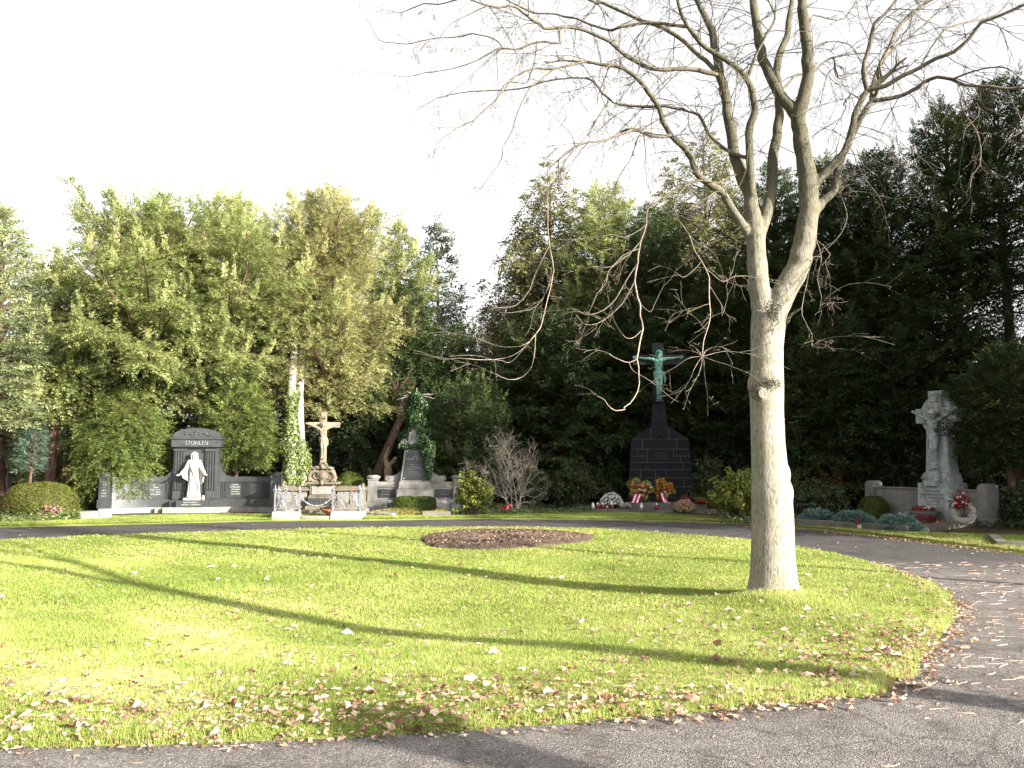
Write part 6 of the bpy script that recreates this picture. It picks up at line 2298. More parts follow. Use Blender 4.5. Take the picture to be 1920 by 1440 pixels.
# volutes over the side walls
for sx in (-1, 1):
    mb = MB()
    out = [(0.46, 0.973), (0.90, 0.973), (0.97, 1.03), (0.95, 1.12), (0.86, 1.16), (0.74, 1.15), (0.62, 1.20), (0.50, 1.30), (0.46, 1.32)]
    if sx < 0:
        out = [(-a, b) for a, b in out[::-1]]
    mb.prism(out, 0.08, 0.34)
    spiral(mb, (sx * 0.88, 1.075), 0.085, 1.6, math.pi / 2, -sx, 0.018, 0.075, 26)
    mb.build('volute', M['greystone'], om, 0.01)
mb = MB()
mb.box(-0.58, 0.58, -0.20, 0.60, -0.1, 0.74, 0.01, 0.01)
mb.box(-0.53, 0.53, -0.16, 0.56, 0.742, 0.98, 0.03, 0.02)
mb.box(-0.47, 0.47, -0.12, 0.52, 0.982, 2.06, 0.13, 0.06)
mb.box(-0.36, 0.36, -0.08, 0.48, 2.062, 2.12)
mb.build('stele', M['greystone'], om, 0.015)
mb = MB()
mb.add([(-0.385, -0.142, 1.03), (0.385, -0.142, 1.03), (0.285, -0.09, 1.99), (-0.285, -0.09, 1.99), (-0.385, -0.10, 1.03), (0.385, -0.10, 1.03), (0.285, -0.05, 1.99), (-0.285, -0.05, 1.99)],
       [(0, 1, 2, 3), (7, 6, 5, 4), (0, 4, 5, 1), (1, 5, 6, 2), (2, 6, 7, 3), (3, 7, 4, 0)])
tb_ = mb.build('tablet', M['slate'], om, 0.006)
wr_ = MB()
yt = lambda z: -0.142 + 0.052 * (z - 1.03) / 0.96
for k_, (z, h_, w_) in enumerate([(1.90, 0.030, 0.26), (1.82, 0.030, 0.10), (1.75, 0.035, 0.20), (1.655, 0.062, 0.50), (1.575, 0.02, 0.06), (1.50, 0.028, 0.38), (1.43, 0.028, 0.28), (1.37, 0.025, 0.40), (1.27, 0.025, 0.46), (1.21, 0.025, 0.42), (1.15, 0.022, 0.36)]):
    worn_rows(wr_, 0, yt(z) - 0.002, z, 1, 0.1, h_, w_ * 1.2, 71 + k_)
wr_.build('lettering', M['letters_dim'], tb_)
for sx in (-1, 1):
    for z in (1.08, 1.94):
        mb = MB()
        xx = sx * (0.35 - 0.10 * (z - 1.03) / 0.96)
        mb.lathe([(0.018, 0.0), (0.018, 0.006), (0.010, 0.012)], 12)
        me = mb.mesh('rosette')
        me.transform(Matrix.Translation((xx, yt(z) - 0.001, z)) @ Matrix.Rotation(math.pi / 2, 4, 'X'))
        link('rosette', me, M['letters'], tb_)
mb = MB()
# leaf-shaped capital with two side curls
mb.prism([(-0.44, 2.123), (0.44, 2.123), (0.47, 2.20), (0.44, 2.30), (0.34, 2.34), (0.24, 2.40), (0.17, 2.54), (0.12, 2.70), (-0.12, 2.70), (-0.17, 2.54), (-0.24, 2.40), (-0.34, 2.34), (-0.44, 2.30), (-0.47, 2.20)], -0.08, 0.46)
mb.prism([(-0.21, 2.13), (0.21, 2.13), (0.20, 2.22), (0.12, 2.30), (0.08, 2.46), (0.0, 2.58), (-0.08, 2.46), (-0.12, 2.30), (-0.20, 2.22)], -0.13, -0.083)
for sx in (-1, 1):
    spiral(mb, (sx * 0.37, 2.22), 0.09, 1.5, math.pi / 2, -sx, 0.022, -0.085, 24)
mb.build('capital', M['greystone'], om, 0.012)
mb = MB()
mb.box(-0.20, 0.20, 0.0, 0.38, 2.702, 3.72, 0.05, 0.04)
mb.box(-0.29, 0.29, 0.07, 0.31, 3.30, 3.46)
mb.ball((-0.31, 0.19, 3.38), (0.09, 0.12, 0.11), 12, 8)
mb.ball((0.31, 0.19, 3.38), (0.09, 0.12, 0.11), 12, 8)
mb.ball((0, 0.19, 3.74), (0.14, 0.13, 0.10), 12, 8)
mb.build('cross_shaft', M['greystone'], om, 0.012)
# ivy: a plant of its own growing over the shaft
iv = thing('ivy', 'thick dark ivy smothering the upper shaft of the grey obelisk and hanging down one side', 'ivy', (c.x, D3, 0), RZ3)
rs = np.random.default_rng(12)
n = 15000
z = rs.uniform(2.05, 3.82, n)
hw = np.interp(z, [2.05, 2.35, 2.7, 3.2, 3.38, 3.55, 3.75, 3.85], [0.42, 0.46, 0.30, 0.24, 0.31, 0.25, 0.20, 0.08])
a = rs.uniform(0, 2 * math.pi, n)
bump = 1 + 0.16 * np.sin(z * 9 + 2 * np.cos(a)) + 0.1 * np.sin(a * 3 + z * 5)
out = np.stack([np.cos(a), np.sin(a), np.full(n, 0.25)], 1)
o = np.stack([hw * bump * np.cos(a), 0.19 + np.minimum(hw + 0.03, 0.36) * bump * np.sin(a), z], 1)
o += out * rs.uniform(-0.10, 0.07, n)[:, None]
out = out + rs.normal(0, 0.35, out.shape)
# the stone shows at the leaf capital's front and one side curl
hide = (np.abs(o[:, 0] + 0.05) < (0.19 - 0.30 * np.clip(o[:, 2] - 2.28, 0, 1))) & (o[:, 2] < 2.72) & (o[:, 1] < 0.1)
hide |= (o[:, 0] < -0.20) & (o[:, 2] < 2.36) & (rs.random(n) < 0.72)
o, out = o[~hide], out[~hide]
m_ = 5200       # the curtain down one side of the tablet
zz = rs.uniform(1.05, 2.25, m_)
xe = np.interp(zz, [1.05, 1.3, 2.0, 2.25], [0.46, 0.47, 0.42, 0.36])
wd = np.interp(zz, [1.05, 1.4, 1.8, 2.25], [0.05, 0.11, 0.22, 0.30])
xx = xe + rs.uniform(-1.0, 0.75, m_) * wd
yy = -0.16 + 0.06 * (zz - 1.0) + rs.normal(0, 0.045, m_) + np.where(xx > xe, (xx - xe) * 1.2, 0)
o2 = np.stack([xx, yy, zz], 1)
out2 = np.stack([np.where(xx > xe, 0.6, 0.1), np.full(m_, -1.0), np.full(m_, 0.3)], 1)
mlow = 900     # sprinkle along the capital's foot
x3 = rs.uniform(-0.5, 0.45, mlow)
o3 = np.stack([x3, rs.normal(-0.12, 0.03, mlow), rs.normal(2.10, 0.03, mlow)], 1)
out3 = np.tile([[0, -1.0, 0.3]], (mlow, 1))
O_ = np.concatenate([o, o2, o3])
N_ = np.concatenate([out, out2, out3])
V, T = leaves(O_, N_, rs.uniform(0.05, 0.10, len(O_)), rs.uniform(0, 1, len(O_)) ** 2.2, rs, 0.85, 0.4)
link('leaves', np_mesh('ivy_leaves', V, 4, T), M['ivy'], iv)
mb = MB()
rr = random.Random(6)
for (x1, z1) in ((-0.62, 3.58), (0.60, 3.62), (0.55, 3.76), (-0.42, 3.72), (0.42, 3.78), (-0.3, 3.86), (0.02, 3.98)):
    mb.tube([(0, 0.15, 3.66), (x1 * 0.5, 0.05, 3.66 + (z1 - 3.66) * 0.35 + 0.06), (x1, -0.02, z1)], [0.022, 0.017, 0.010], 6)
mb.build('stems', M['bark_shrub'], iv, smooth=True)
# kerb stones
m3 = Matrix.Translation(Vector((c.x + 0.30, D3, 0))) @ Matrix.Rotation(RZ3, 4, 'Z')
kb = thing('kerb', 'low mossy grey kerb with a gap in front of the ivy-clad obelisk plot', 'kerb', m3 @ Vector((0, -2.55, 0)), RZ3)
mb = MB()
mb.box(-1.62, -0.56, -0.12, 0.14, -0.1, 0.19)
mb.box(-0.555, 0.16, -0.05, 0.12, -0.1, 0.07)
mb.box(0.165, 0.98, -0.12, 0.14, -0.1, 0.19)
mb.build('block', M['kerbstone'], kb, 0.014)
mb = MB()
lc = thing('number_tag', 'small white tag on the end of the mossy kerb', 'tag', m3 @ Vector((-0.64, -2.672, 0.05)), RZ3)
mb.box(-0.055, 0.055, -0.006, 0.0, 0.0, 0.085)
mb.build('plate', M['letters'], lc, 0.003)

# ------------------------------------------------------------------ 4 black basalt monument with the bronze figure
D4 = 28.0
c = at(1240, 950, D4)
S4 = D4 / FPX
RZ4 = R(-5)
bmn = thing('basalt_monument', 'tall black basalt block monument with pale joints and a green bronze crucified figure', 'monument', (c.x, D4, 0.0), RZ4)
zpx = lambda py: at(1240, py, D4).z
z_sh, z_ap = zpx(823), zpx(795)
hw_b, hw_s = 1.13, 0.965


def hw_at(z):
    return hw_b + (hw_s - hw_b) * z / z_sh


mb = MB()
mb.add([(-hw_b + .02, 0.004, -0.1), (hw_b - .02, 0.004, -0.1), (hw_b - .02, 0.9, -0.1), (-hw_b + .02, 0.9, -0.1),
        (-hw_s + .02, 0.096, z_sh - .02), (hw_s - .02, 0.096, z_sh - .02), (hw_s - .02, 0.8, z_sh - .02), (-hw_s + .02, 0.8, z_sh - .02)],
       [(0, 3, 2, 1), (4, 5, 6, 7), (0, 1, 5, 4), (1, 2, 6, 5), (2, 3, 7, 6), (3, 0, 4, 7)])
mb.prism([(-hw_s + .03, z_sh - .019), (hw_s - .03, z_sh - .019), (0.30, z_ap - 0.10), (0.02, z_ap - .04), (-0.02, z_ap - .04), (-0.30, z_ap - 0.10)], 0.097, 0.79)
mb.build('joint_mortar', M['mortar'], bmn)
rows = [(-0.1, zpx(932), [0.33, 0.70]), (zpx(932), zpx(912.7), [0.62]), (zpx(912.7), zpx(896), [0.12, 0.48, 0.86]), (zpx(896), zpx(880.6), [0.18, 0.42, 0.58]),
        (zpx(880.6), zpx(867), [0.87]), (zpx(867), zpx(855), [0.29, 0.83]), (zpx(855), zpx(842), [0.13, 0.29, 0.72]), (zpx(842), z_sh, [0.20, 0.78])]
mb = MB()
G = 0.0065


def bblock(x0, x1, z0, z1):
    """block in the battered front, x as a share of the width"""
    ws = []
    for z in (z0, z1):
        h_ = hw_at(max(z, 0))
        yb = 0.0 + 0.09 * max(z, 0) / z_sh
        ws.append((-h_ + 2 * h_ * x0, -h_ + 2 * h_ * x1, yb))
    (a0, a1, ya), (b0, b1, yb) = ws
    back = 0.92
    if x0 > 0.001:
        a0 += G
        b0 += G
    if x1 < 0.999:
        a1 -= G
        b1 -= G
    mb.add([(a0, ya, z0 + G), (a1, ya, z0 + G), (a1, back - ya, z0 + G), (a0, back - ya, z0 + G), (b0, yb, z1 - G), (b1, yb, z1 - G), (b1, back - yb, z1 - G), (b0, back - yb, z1 - G)],
           [(0, 3, 2, 1), (4, 5, 6, 7), (0, 1, 5, 4), (1, 2, 6, 5), (2, 3, 7, 6), (3, 0, 4, 7)])


for z0, z1, cuts in rows:
    ed = [0.0] + cuts + [1.0]
    for i in range(len(ed) - 1):
        bblock(ed[i], ed[i + 1], z0, z1)
# inscription field bridging two courses
mb.build('blocks', M['basalt'], bmn, 0.005)
mb = MB()
fz0, fz1 = zpx(866), zpx(845)
mb.box(-0.42, 0.42, 0.052, 0.30, fz0, fz1, 0, 0.01)
fld = mb.build('inscription_field', M['basalt'], bmn, 0.008)
wr_ = MB()
worn_rows(wr_, 0, 0.052, fz1 - 0.11, 3, 0.085, 0.04, 0.62, 81)
wr_.build('lettering', plain('carved_basalt', (0.045, 0.045, 0.05), 0.8), fld)
mb = MB()
gh = z_ap - z_sh
mb.prism([(-hw_s, z_sh + G), (-0.31, z_sh + G), (-0.31, z_sh + 0.84 * gh)], 0.09, 0.83)
mb.prism([(0.31, z_sh + G), (hw_s, z_sh + G), (0.31, z_sh + 0.84 * gh)], 0.09, 0.83)
mb.prism([(-0.295, z_sh + G), (0.295, z_sh + G), (0.295, z_sh + 0.855 * gh), (0.0, z_ap), (-0.295, z_sh + 0.855 * gh)], 0.088, 0.832)
mb.build('gable', M['basalt'], bmn, 0.006)
mb = MB()
rr = random.Random(3)
for q in range(18):
    a = q * 0.349
    mb.ball((0.13 * math.cos(a), 0.082, z_sh - 0.03 + 0.11 * math.sin(a)), (0.035, 0.02, 0.03), 7, 5)
mb.build('carved_wreath', M['basalt'], bmn, smooth=True)
mb = MB()
zt = zpx(754)
mb.box(-0.30, 0.30, 0.17, 0.76, z_sh + 0.45 * gh, zt, 0.09, 0.10)
mb.box(-0.205, 0.205, 0.27, 0.66, zt + 0.003, zt + 0.16, 0.02, 0.02)
mb.build('upper_shaft', M['basalt'], bmn, 0.012)
mb = MB()
ztop = zpx(640)
zb0, zb1 = zpx(682), zpx(663)
mb.box(-0.19, 0.19, 0.33, 0.58, zt + 0.163, zb0)
mb.box(-0.86, 0.86, 0.335, 0.575, zb0 + 0.002, zb1)
mb.box(-0.185, 0.185, 0.334, 0.576, zb1 + 0.002, ztop)
crs = mb.build('cross', M['oldwood'], bmn, 0.01)
mb = MB()
zf = zpx(748)
mb.box(-0.13, 0.13, 0.06, 0.327, zf - 0.09, zf - 0.012, 0.0, 0.03)
mb.build('foot_rest', M['oldwood'], crs, 0.008)
corpus(0.10, 0.0085, 1.66, M['patina'], bmn, (0, 0.345, zf), 1, True, (0.38, 0.10), 0.0)
# stepped kerb
m4b = Matrix.Translation(Vector((c.x, D4, 0))) @ Matrix.Rotation(RZ4, 4, 'Z')
ka, kb_ = gnd(1108, 961.5, 0), gnd(1345, 964.5, 0)
kc_ = (ka + kb_) / 2
kang = math.atan2(kb_.y - ka.y, kb_.x - ka.x)
kl = (kb_ - ka).length / 2
kb = thing('kerb', 'dark mossy two-step kerb in front of the black basalt monument', 'kerb', kc_, kang)
mb = MB()
mb.box(-kl, -kl * 0.15, -0.05, 0.22, -0.1, 0.13)
mb.box(-kl * 0.148, kl * 0.5, -0.05, 0.22, -0.1, 0.125)
mb.box(kl * 0.502, kl, -0.05, 0.22, -0.1, 0.13)
mb.build('front_step', M['kerbstone'], kb, 0.015)
mb = MB()
mb.box(-kl * 0.72, kl * 0.06, 0.55, 0.85, -0.1, 0.30)
mb.box(kl * 0.062, kl * 0.85, 0.55, 0.85, -0.1, 0.295)
mb.box(-kl * 0.72, kl * 0.85, 0.222, 0.548, -0.1, 0.115)
mb.box(-kl * 0.5, kl * 0.62, 0.852, 2.6, -0.1, 0.27)
mb.build('rear_step', M['kerbstone'], kb, 0.015)
MK = Matrix.Translation(kc_) @ Matrix.Rotation(kang, 4, 'Z')
KANG = kang

# ------------------------------------------------------------------ 5 ringed stone cross
pl_, pr_ = gnd(1637, 972, 0), gnd(1852, 989, 0)
wl = (pr_ - pl_)
WL = wl.length
RZ5 = math.atan2(wl.y, wl.x)
wm = thing('ringed_cross_monument', 'weathered grey ringed stone cross with carved crucified figure, low wall and round-topped posts', 'monument', pl_, RZ5)
mb = MB()
mb.box(0.16, WL - 0.16, -0.02, 0.20, -0.1, 0.86)
mb.box(0.14, WL - 0.14, -0.05, 0.23, 0.862, 0.91)
mb.build('wall', M['greystone'], wm, 0.012)
for x in (0.0, WL):
    mb = MB()
    mb.box(x - 0.18, x + 0.18, -0.16, 0.30, -0.1, 0.26, 0.01, 0.01)
    mb.prism([(x - 0.15, 0.262), (x + 0.15, 0.262), (x + 0.15, 0.95)] + [(x + 0.15 * math.cos(a), 0.95 + 0.12 * math.sin(a)) for a in [i * math.pi / 10 for i in range(1, 10)]] + [(x - 0.15, 0.95)], -0.13, 0.27)
    mb.build('post', M['greystone'], wm, 0.015)
# the cross stands where its pixel column meets the wall line
best = min(range(1, 100), key=lambda q: abs(960 + (pl_ + wl * q / 100).x / (pl_ + wl * q / 100).y * FPX / cp - 1766))
XC = WL * best / 100
DC = (pl_ + wl * best / 100).y
zc = lambda py: at(1760, py, DC).z
z0c = 0.0
mb = MB()
mb.box(XC - 0.50, XC + 0.50, -0.40, 0.34, -0.1, zc(905), 0.03, 0.03)
mb.box(XC - 0.40, XC + 0.40, -0.30, 0.26, zc(905) + 0.002, zc(887), 0.03, 0.02)
ped5 = mb.build('pedestal', M['muschelkalk'], wm, 0.018)
mb = MB()
mb.box(XC - 0.19, XC + 0.19, -0.46, -0.30, zc(911), zc(902), 0, 0)
mb.box(XC - 0.215, XC + 0.215, -0.42, -0.302, zc(902) + 0.002, zc(884), 0.03, 0.02)
for q in (-1, 1):
    mb.tube([(XC, -0.42, zc(900)), (XC + q * 0.05, -0.425, zc(895)), (XC + q * 0.075, -0.425, zc(889))], [0.02, 0.022, 0.012], 7)
    mb.ball((XC + q * 0.33, -0.33, zc(896)), (0.05, 0.03, 0.05), 9, 7)
mb.build('carved_bracket', M['muschelkalk'], wm, 0.006)
wr_ = MB()
worn_rows(wr_, XC, -0.385, zc(922), 6, 0.085, 0.04, 0.72, 91)
wr_.build('lettering', plain('worn_carving', (0.16, 0.16, 0.15), 0.9), ped5)
mb = MB()
zb0, zb1, zt5 = zc(793), zc(765), zc(733)
mb.box(XC - 0.36, XC + 0.36, -0.18, 0.18, zc(887) + 0.002, zb0, 0.07, 0.02)
mb.box(XC - 0.62, XC + 0.62, -0.16, 0.16, zb0 + 0.002, zb1)
mb.box(XC - 0.21, XC + 0.21, -0.158, 0.158, zb1 + 0.002, zt5)
mb.prism([(XC - 0.10, zc(884)), (XC + 0.10, zc(884)), (XC + 0.10, zc(852)), (XC - 0.10, zc(852))], -0.22, -0.15)
mb.build('cross', M['muschelkalk'], wm, 0.014)
mb = MB()
zm = (zb0 + zb1) / 2
R0, R1 = 0.34, 0.52
nseg = 48
vs, fs = [], []
for q in range(nseg):
    a = 2 * math.pi * q / nseg
    for r_, y_ in ((R0, -0.09), (R1, -0.09), (R1, 0.09), (R0, 0.09)):
        vs.append((XC + r_ * math.cos(a), y_, zm + r_ * math.sin(a)))
for q in range(nseg):
    a, b = 4 * q, 4 * ((q + 1) % nseg)
    for k in range(4):
        k2 = (k + 1) % 4
        fs.append((a + k, a + k2, b + k2, b + k))
mb.add(vs, fs)
mb.build('ring', M['muschelkalk'], wm, 0.008)
mb = MB()
mb.box(XC - 0.12, XC + 0.12, -0.185, -0.16, zc(752), zc(739))
mb.tube([(XC - 0.13, -0.185, zc(739)), (XC + 0.13, -0.185, zc(739))], 0.02, 8)
mb.tube([(XC - 0.13, -0.185, zc(752)), (XC + 0.13, -0.185, zc(752))], 0.02, 8)
mb.build('scroll', M['muschelkalk'], wm, 0.004)
mb = MB()
mb.box(XC - 0.12, XC + 0.12, -0.34, -0.17, zc(878), zc(873), 0, 0)
mb.build('foot_rest', M['muschelkalk'], wm, 0.008)
corpus(0.42, 0.0085, 1.42, M['muschelkalk'], wm, (XC, -0.15, zc(873)), -1, True, (0.45, 0.22), 0.02)
MW = Matrix.Translation(pl_) @ Matrix.Rotation(RZ5, 4, 'Z')

# its kerb: long front along the path, short return to the post
k0, k1, k2 = gnd(1395, 983, 0), gnd(1700, 1004, 0), gnd(1850, 987, 0)
kb = thing('kerb', 'long weathered kerb along the path turning the corner to the ringed cross', 'kerb', k1)


def kerb_run(mb, a, b, w, h, cuts, inward):
    d = (b - a)
    L_ = d.length
    d.normalize()
    n_ = Vector((-d.y, d.x, 0)) * inward
    ed = [0] + cuts + [1]
    for i in range(len(ed) - 1):
        p0 = a + d * (L_ * ed[i] + 0.003)
        p1 = a + d * (L_ * ed[i + 1] - 0.003)
        hh = h + (0.006 if i % 2 else 0)
        q = [p0, p1, p1 + n_ * w, p0 + n_ * w]
        mb.add([(v.x - k1.x, v.y - k1.y, -0.1) for v in q] + [(v.x - k1.x, v.y - k1.y, hh) for v in q],
               [(0, 3, 2, 1), (4, 5, 6, 7), (0, 1, 5, 4), (1, 2, 6, 5), (2, 3, 7, 6), (3, 0, 4, 7)])


mb = MB()
kerb_run(mb, k0, k1, 0.20, 0.20, [0.36, 0.58, 0.74], 1)
mb.build('front_run', M['kerbstone'], kb, 0.014)
mb = MB()
d12 = (k2 - k1).normalized()
kerb_run(mb, k1 + d12 * 0.21, k2, 0.16, 0.19, [0.5], 1)
mb.build('side_run', M['kerbstone'], kb, 0.014)
# slab at the picture's edge
p0 = gnd(1868, 1028, 0)
sl = thing('stone_slab', 'low grey grave edging slab lying in the grass by the bend of the path', 'slab', (p0.x, p0.y, 0), R(-25))
mb = MB()
mb.box(0, 2.2, 0, 0.24, -0.1, 0.13)
mb.box(0, 0.22, 0.243, 1.8, -0.1, 0.125)
mb.build('edging', M['kerbstone'], sl, 0.014)
# two far gravestones past the pale pine
for k, (px, py, D, h_, lab) in enumerate([(8, 925, 34, 1.25, 'small pale stele with a ball finial at the edge of the picture'), (93, 895, 40, 1.0, 'small pale gravestone between the dome shrub and the brown spruce trunk'),
                                         (62, 893, 41, 0.85, 'dark squat gravestone beside the blue-green columnar cypress')]):
    p = at(px, py, D)
    gs = thing('gravestone', lab, 'gravestone', (p.x, D, 0), 0, 'far gravestones beyond the dome shrub')
    mb = MB()
    w_ = 0.30 if k == 0 else 0.42 if k == 1 else 0.65
    mb.box(-w_ / 2 - 0.06, w_ / 2 + 0.06, -0.05, 0.35, -0.1, 0.22)
    mb.box(-w_ / 2, w_ / 2, 0.0, 0.28, 0.222, h_ * 0.86, 0.04, 0.02)
    if k < 2:
        mb.box(-w_ / 2 + 0.02, w_ / 2 - 0.02, -0.02, 0.30, h_ * 0.86 + 0.002, h_ * 0.93)
        mb.ball((0, 0.14, h_ + 0.05), 0.10, 12, 8)
    else:
        mb.box(-w_ / 2, w_ / 2, -0.02, 0.30, h_ * 0.86 + 0.002, h_ * 0.95)
    mb.build('stone', M['granite_light'] if k < 2 else M['granite'], gs, 0.02)

# ------------------------------------------------------------------ shrubs, hedges, ground cover
def clipped(name, label, cat, base, rx, ry, h, mat, seed, n=14000, size=(0.025, 0.05), z0=0.0, sq=0.55, shape='dome', rz=0.0, group=None, rough=0.05):
    """clipped shrub: twig frame, a dense shell of small leaves several layers deep"""
    rs = np.random.default_rng(seed)
    root = thing(name, label, cat, base, rz, group)
    u = rs.normal(0, 1, (n, 3))
    u[:, 2] = np.abs(u[:, 2]) if shape == 'dome' else u[:, 2]
    u = unit(u)
    if shape == 'box':
        m = (np.abs(u) ** 7).sum(1) ** (1 / 7)
        p = u / m[:, None]
        p[:, 2] = np.abs(p[:, 2])
    else:
        p = u.copy()
        p[:, 2] = np.sign(p[:, 2]) * np.abs(p[:, 2]) ** sq
    k = 1 + rough * smooth_noise(p[:, 0] * 3 + seed, p[:, 1] * 3 + p[:, 2] * 2.3, 2.0, seed)
    k = k * (1 - np.abs(rs.normal(0, 0.05, n)))
    P = p * k[:, None] * np.array([rx, ry, h])
    P[:, 2] += z0
    nz = smooth_noise(p[:, 0] * 4, p[:, 2] * 4 + p[:, 1], 1.6, seed + 1)
    V, T = leaves(P, p + np.array([0, 0, 0.2]), rs.uniform(size[0], size[1], n), 0.42 + 0.28 * nz + rs.normal(0, 0.2, n), rs, 0.6)
    link('foliage', np_mesh('foliage', V, 4, T), M[mat], root)
    mb = MB()
    rr = random.Random(seed)
    for q in range(16):
        a = q * 2.4
        e = Vector((math.cos(a) * rx * rr.uniform(.3, .85), math.sin(a) * ry * rr.uniform(.3, .85), z0 + h * rr.uniform(0.35, 0.8)))
        mb.tube([(math.cos(a) * 0.05, math.sin(a) * 0.05, -0.05), e * 0.5 + Vector((0, 0, 0.05)), e], [0.025, 0.018, 0.006], 5, cap=False)
    mb.build('stems', M['bark_dark'], root)
    # the tangle of inner leaves that closes it to view
    rs2 = np.random.default_rng(seed + 500)
    m_ = n // 3
    q = unit(rs2.normal(0, 1, (m_, 3))) * (rs2.random(m_) ** 0.4 * 0.88)[:, None]
    q[:, 2] = np.abs(q[:, 2])
    if shape == 'box':
        q = rs2.uniform(-0.9, 0.9, (m_, 3))
        q[:, 2] = np.abs(q[:, 2])
    V, T = leaves(q * np.array([rx, ry, h]) + np.array([0, 0, z0]), q, rs2.uniform(size[1] * 1.5, size[1] * 3, m_), rs2.uniform(0, 0.4, m_), rs2, 0.7)
    link('inner_leaves', np_mesh('inner_leaves', V, 4, T), M[mat], root)
    return root


def px_r(px, D):
    return px / FPX * D


p = at(75, 960, 25.2)
clipped('clipped_shrub', 'large clipped olive dome shrub at the edge of the picture beside the curved granite wing', 'shrub', (p.x, 25.2, 0), px_r(68, 25.2), 0.95, 1.02, 'clipped', 201, 26000)
p = at(143, 960, 26.2)
clipped('clipped_shrub', 'smaller clipped dome shrub tucked between the large dome and the granite pillar', 'shrub', (p.x, 26.2, 0), px_r(26, 26.2), 0.5, 0.90, 'clipped', 202, 9000)
p = at(178, 940, 28)
clipped('hedge', 'dark clipped hedge end behind the granite end pillar', 'hedge', (p.x, 28, 0), 0.45, 0.5, 1.05, 'box', 203, 8000, shape='box')
p = at(655, 930, 27.4)
clipped('clipped_shrub', 'dark green clipped dome shrub between crucifix wall and obelisk wall', 'shrub', (p.x, 27.4, 0), px_r(34, 27.4), 0.6, 1.28, 'box', 204, 12000)
p = at(778, 950, 25.3)
clipped('box_hedge', 'low dark green rectangular box hedge in front of the obelisk tablet', 'hedge', (p.x, 25.3, 0), px_r(39, 25.3), 0.32, 0.56, 'box', 205, 14000, (0.025, 0.045), shape='box', rough=0.04)
p = MW @ Vector((0.55, -0.55, 0))
clipped('clipped_shrub', 'dark clipped ball shrub in front of the low wall of the ringed cross', 'shrub', p, 0.44, 0.40, 0.68, 'box', 206, 9000, (0.02, 0.04))


def loose_shrub(name, label, base, rx, ry, h, mat, seed, nst=26, ln=(0.08, 0.14), per=22, asp=0.34, barkm='bark_dark', droop=0.3, cat='shrub', group=None):
    """open shrub: stems that branch, whorls of longish leaves at the shoots"""
    rr = random.Random(seed)
    rs = np.random.default_rng(seed)
    root = thing(name, label, cat, base, 0, group)
    mb = MB()
    O, N, Ln = [], [], []
    for q in range(nst):
        a = q * 2.4 + rr.uniform(-.3, .3)
        f = math.sqrt((q + 0.5) / nst)
        e = Vector((math.cos(a) * rx * f * rr.uniform(.75, 1.05), math.sin(a) * ry * f * rr.uniform(.75, 1.05), h * (1 - 0.62 * f ** 2.2) * rr.uniform(.72, 1.05)))
        m = Vector((e.x * 0.45, e.y * 0.45, e.z * 0.55))
        mb.tube([(math.cos(a) * 0.06, math.sin(a) * 0.06, -0.05), m, e], [0.02, 0.013, 0.005], 5, cap=False)
        for s in range(rr.randint(4, 7)):
            t = rr.uniform(0.35, 1.0)
            b0 = m.lerp(e, t * 2 - 1) if t > 0.5 else Vector((0, 0, 0)).lerp(m, t * 2)
            d = Vector((rr.uniform(-1, 1), rr.uniform(-1, 1), rr.uniform(-.2, .9))).normalized() * rr.uniform(0.1, 0.3) * min(1.2, h)
            b1 = b0 + d
            mb.tube([b0, b1], [0.006, 0.003], 4, cap=False)
            for w in range(3):
                cpt = b0.lerp(b1, 0.4 + 0.3 * w)
                for k in range(per // 3):
                    o = Vector((rr.gauss(0, 1), rr.gauss(0, 1), rr.gauss(0.1, 0.7))).normalized()
                    O.append(tuple(cpt + o * ln[1] * 0.6))
                    N.append((o.x * 0.4, o.y * 0.4, 0.9 + 0.2 * o.z))
    n = len(O)
    V, T = leaves(np.array(O), np.array(N), rs.uniform(ln[0], ln[1], n), rs.uniform(0, 1, n), rs, asp, 0.35)
    link('foliage', np_mesh('foliage', V, 4, T), M[mat], root)
    mb.build('stems', M[barkm], root)
    return root


p = at(886, 965, 24.4)
loose_shrub('leafy_shrub', 'yellow-green bushy shrub between the obelisk wall and the bare shrub', (p.x, 24.4, 0), px_r(42, 24.4), 0.6, 1.30, 'rhodo', 211, 46, (0.06, 0.10), 24, 0.5)
p = at(1388, 975, 22.4)
loose_shrub('leafy_shrub', 'bright green rhododendron-like shrub standing close to the pale trunk', (p.x, 22.6, 0), px_r(52, 22.6), 0.7, 1.42, 'rhodo', 212, 52, (0.08, 0.13), 27, 0.34)
p = at(1500, 950, 23.5)
loose_shrub('leafy_shrub', 'dull green shrub on the other side of the pale trunk behind the kerb', (p.x, 23.5, 0), px_r(36, 23.5), 0.6, 1.1, 'cover', 213, 36, (0.08, 0.13), 24, 0.34)
p = at(1560, 960, 23.5)
loose_shrub('leafy_shrub', 'dark leafy shrub behind the blue junipers near the wall post', (p.x, 23.6, 0), px_r(40, 23.5), 0.6, 0.95, 'cover', 214, 36, (0.08, 0.13), 24, 0.3)
p = at(1548, 900, 26)
loose_shrub('autumn_shrub', 'shrub with orange and brown autumn leaves in the shade behind the kerb', (p.x, 25.6, 0), px_r(46, 26), 0.7, 1.55, 'autumn', 215, 26, (0.05, 0.09), 16, 0.6, 'bark_shrub')
p = at(105, 900, 38)
loose_shrub('autumn_shrub', 'yellowing shrub in the sun beyond the large dome shrub', (p.x, 38, 0), px_r(46, 38), 1.0, 2.4, 'heath', 216, 46, (0.08, 0.13), 24, 0.5, 'bark_shrub')
p = at(170, 905, 36)
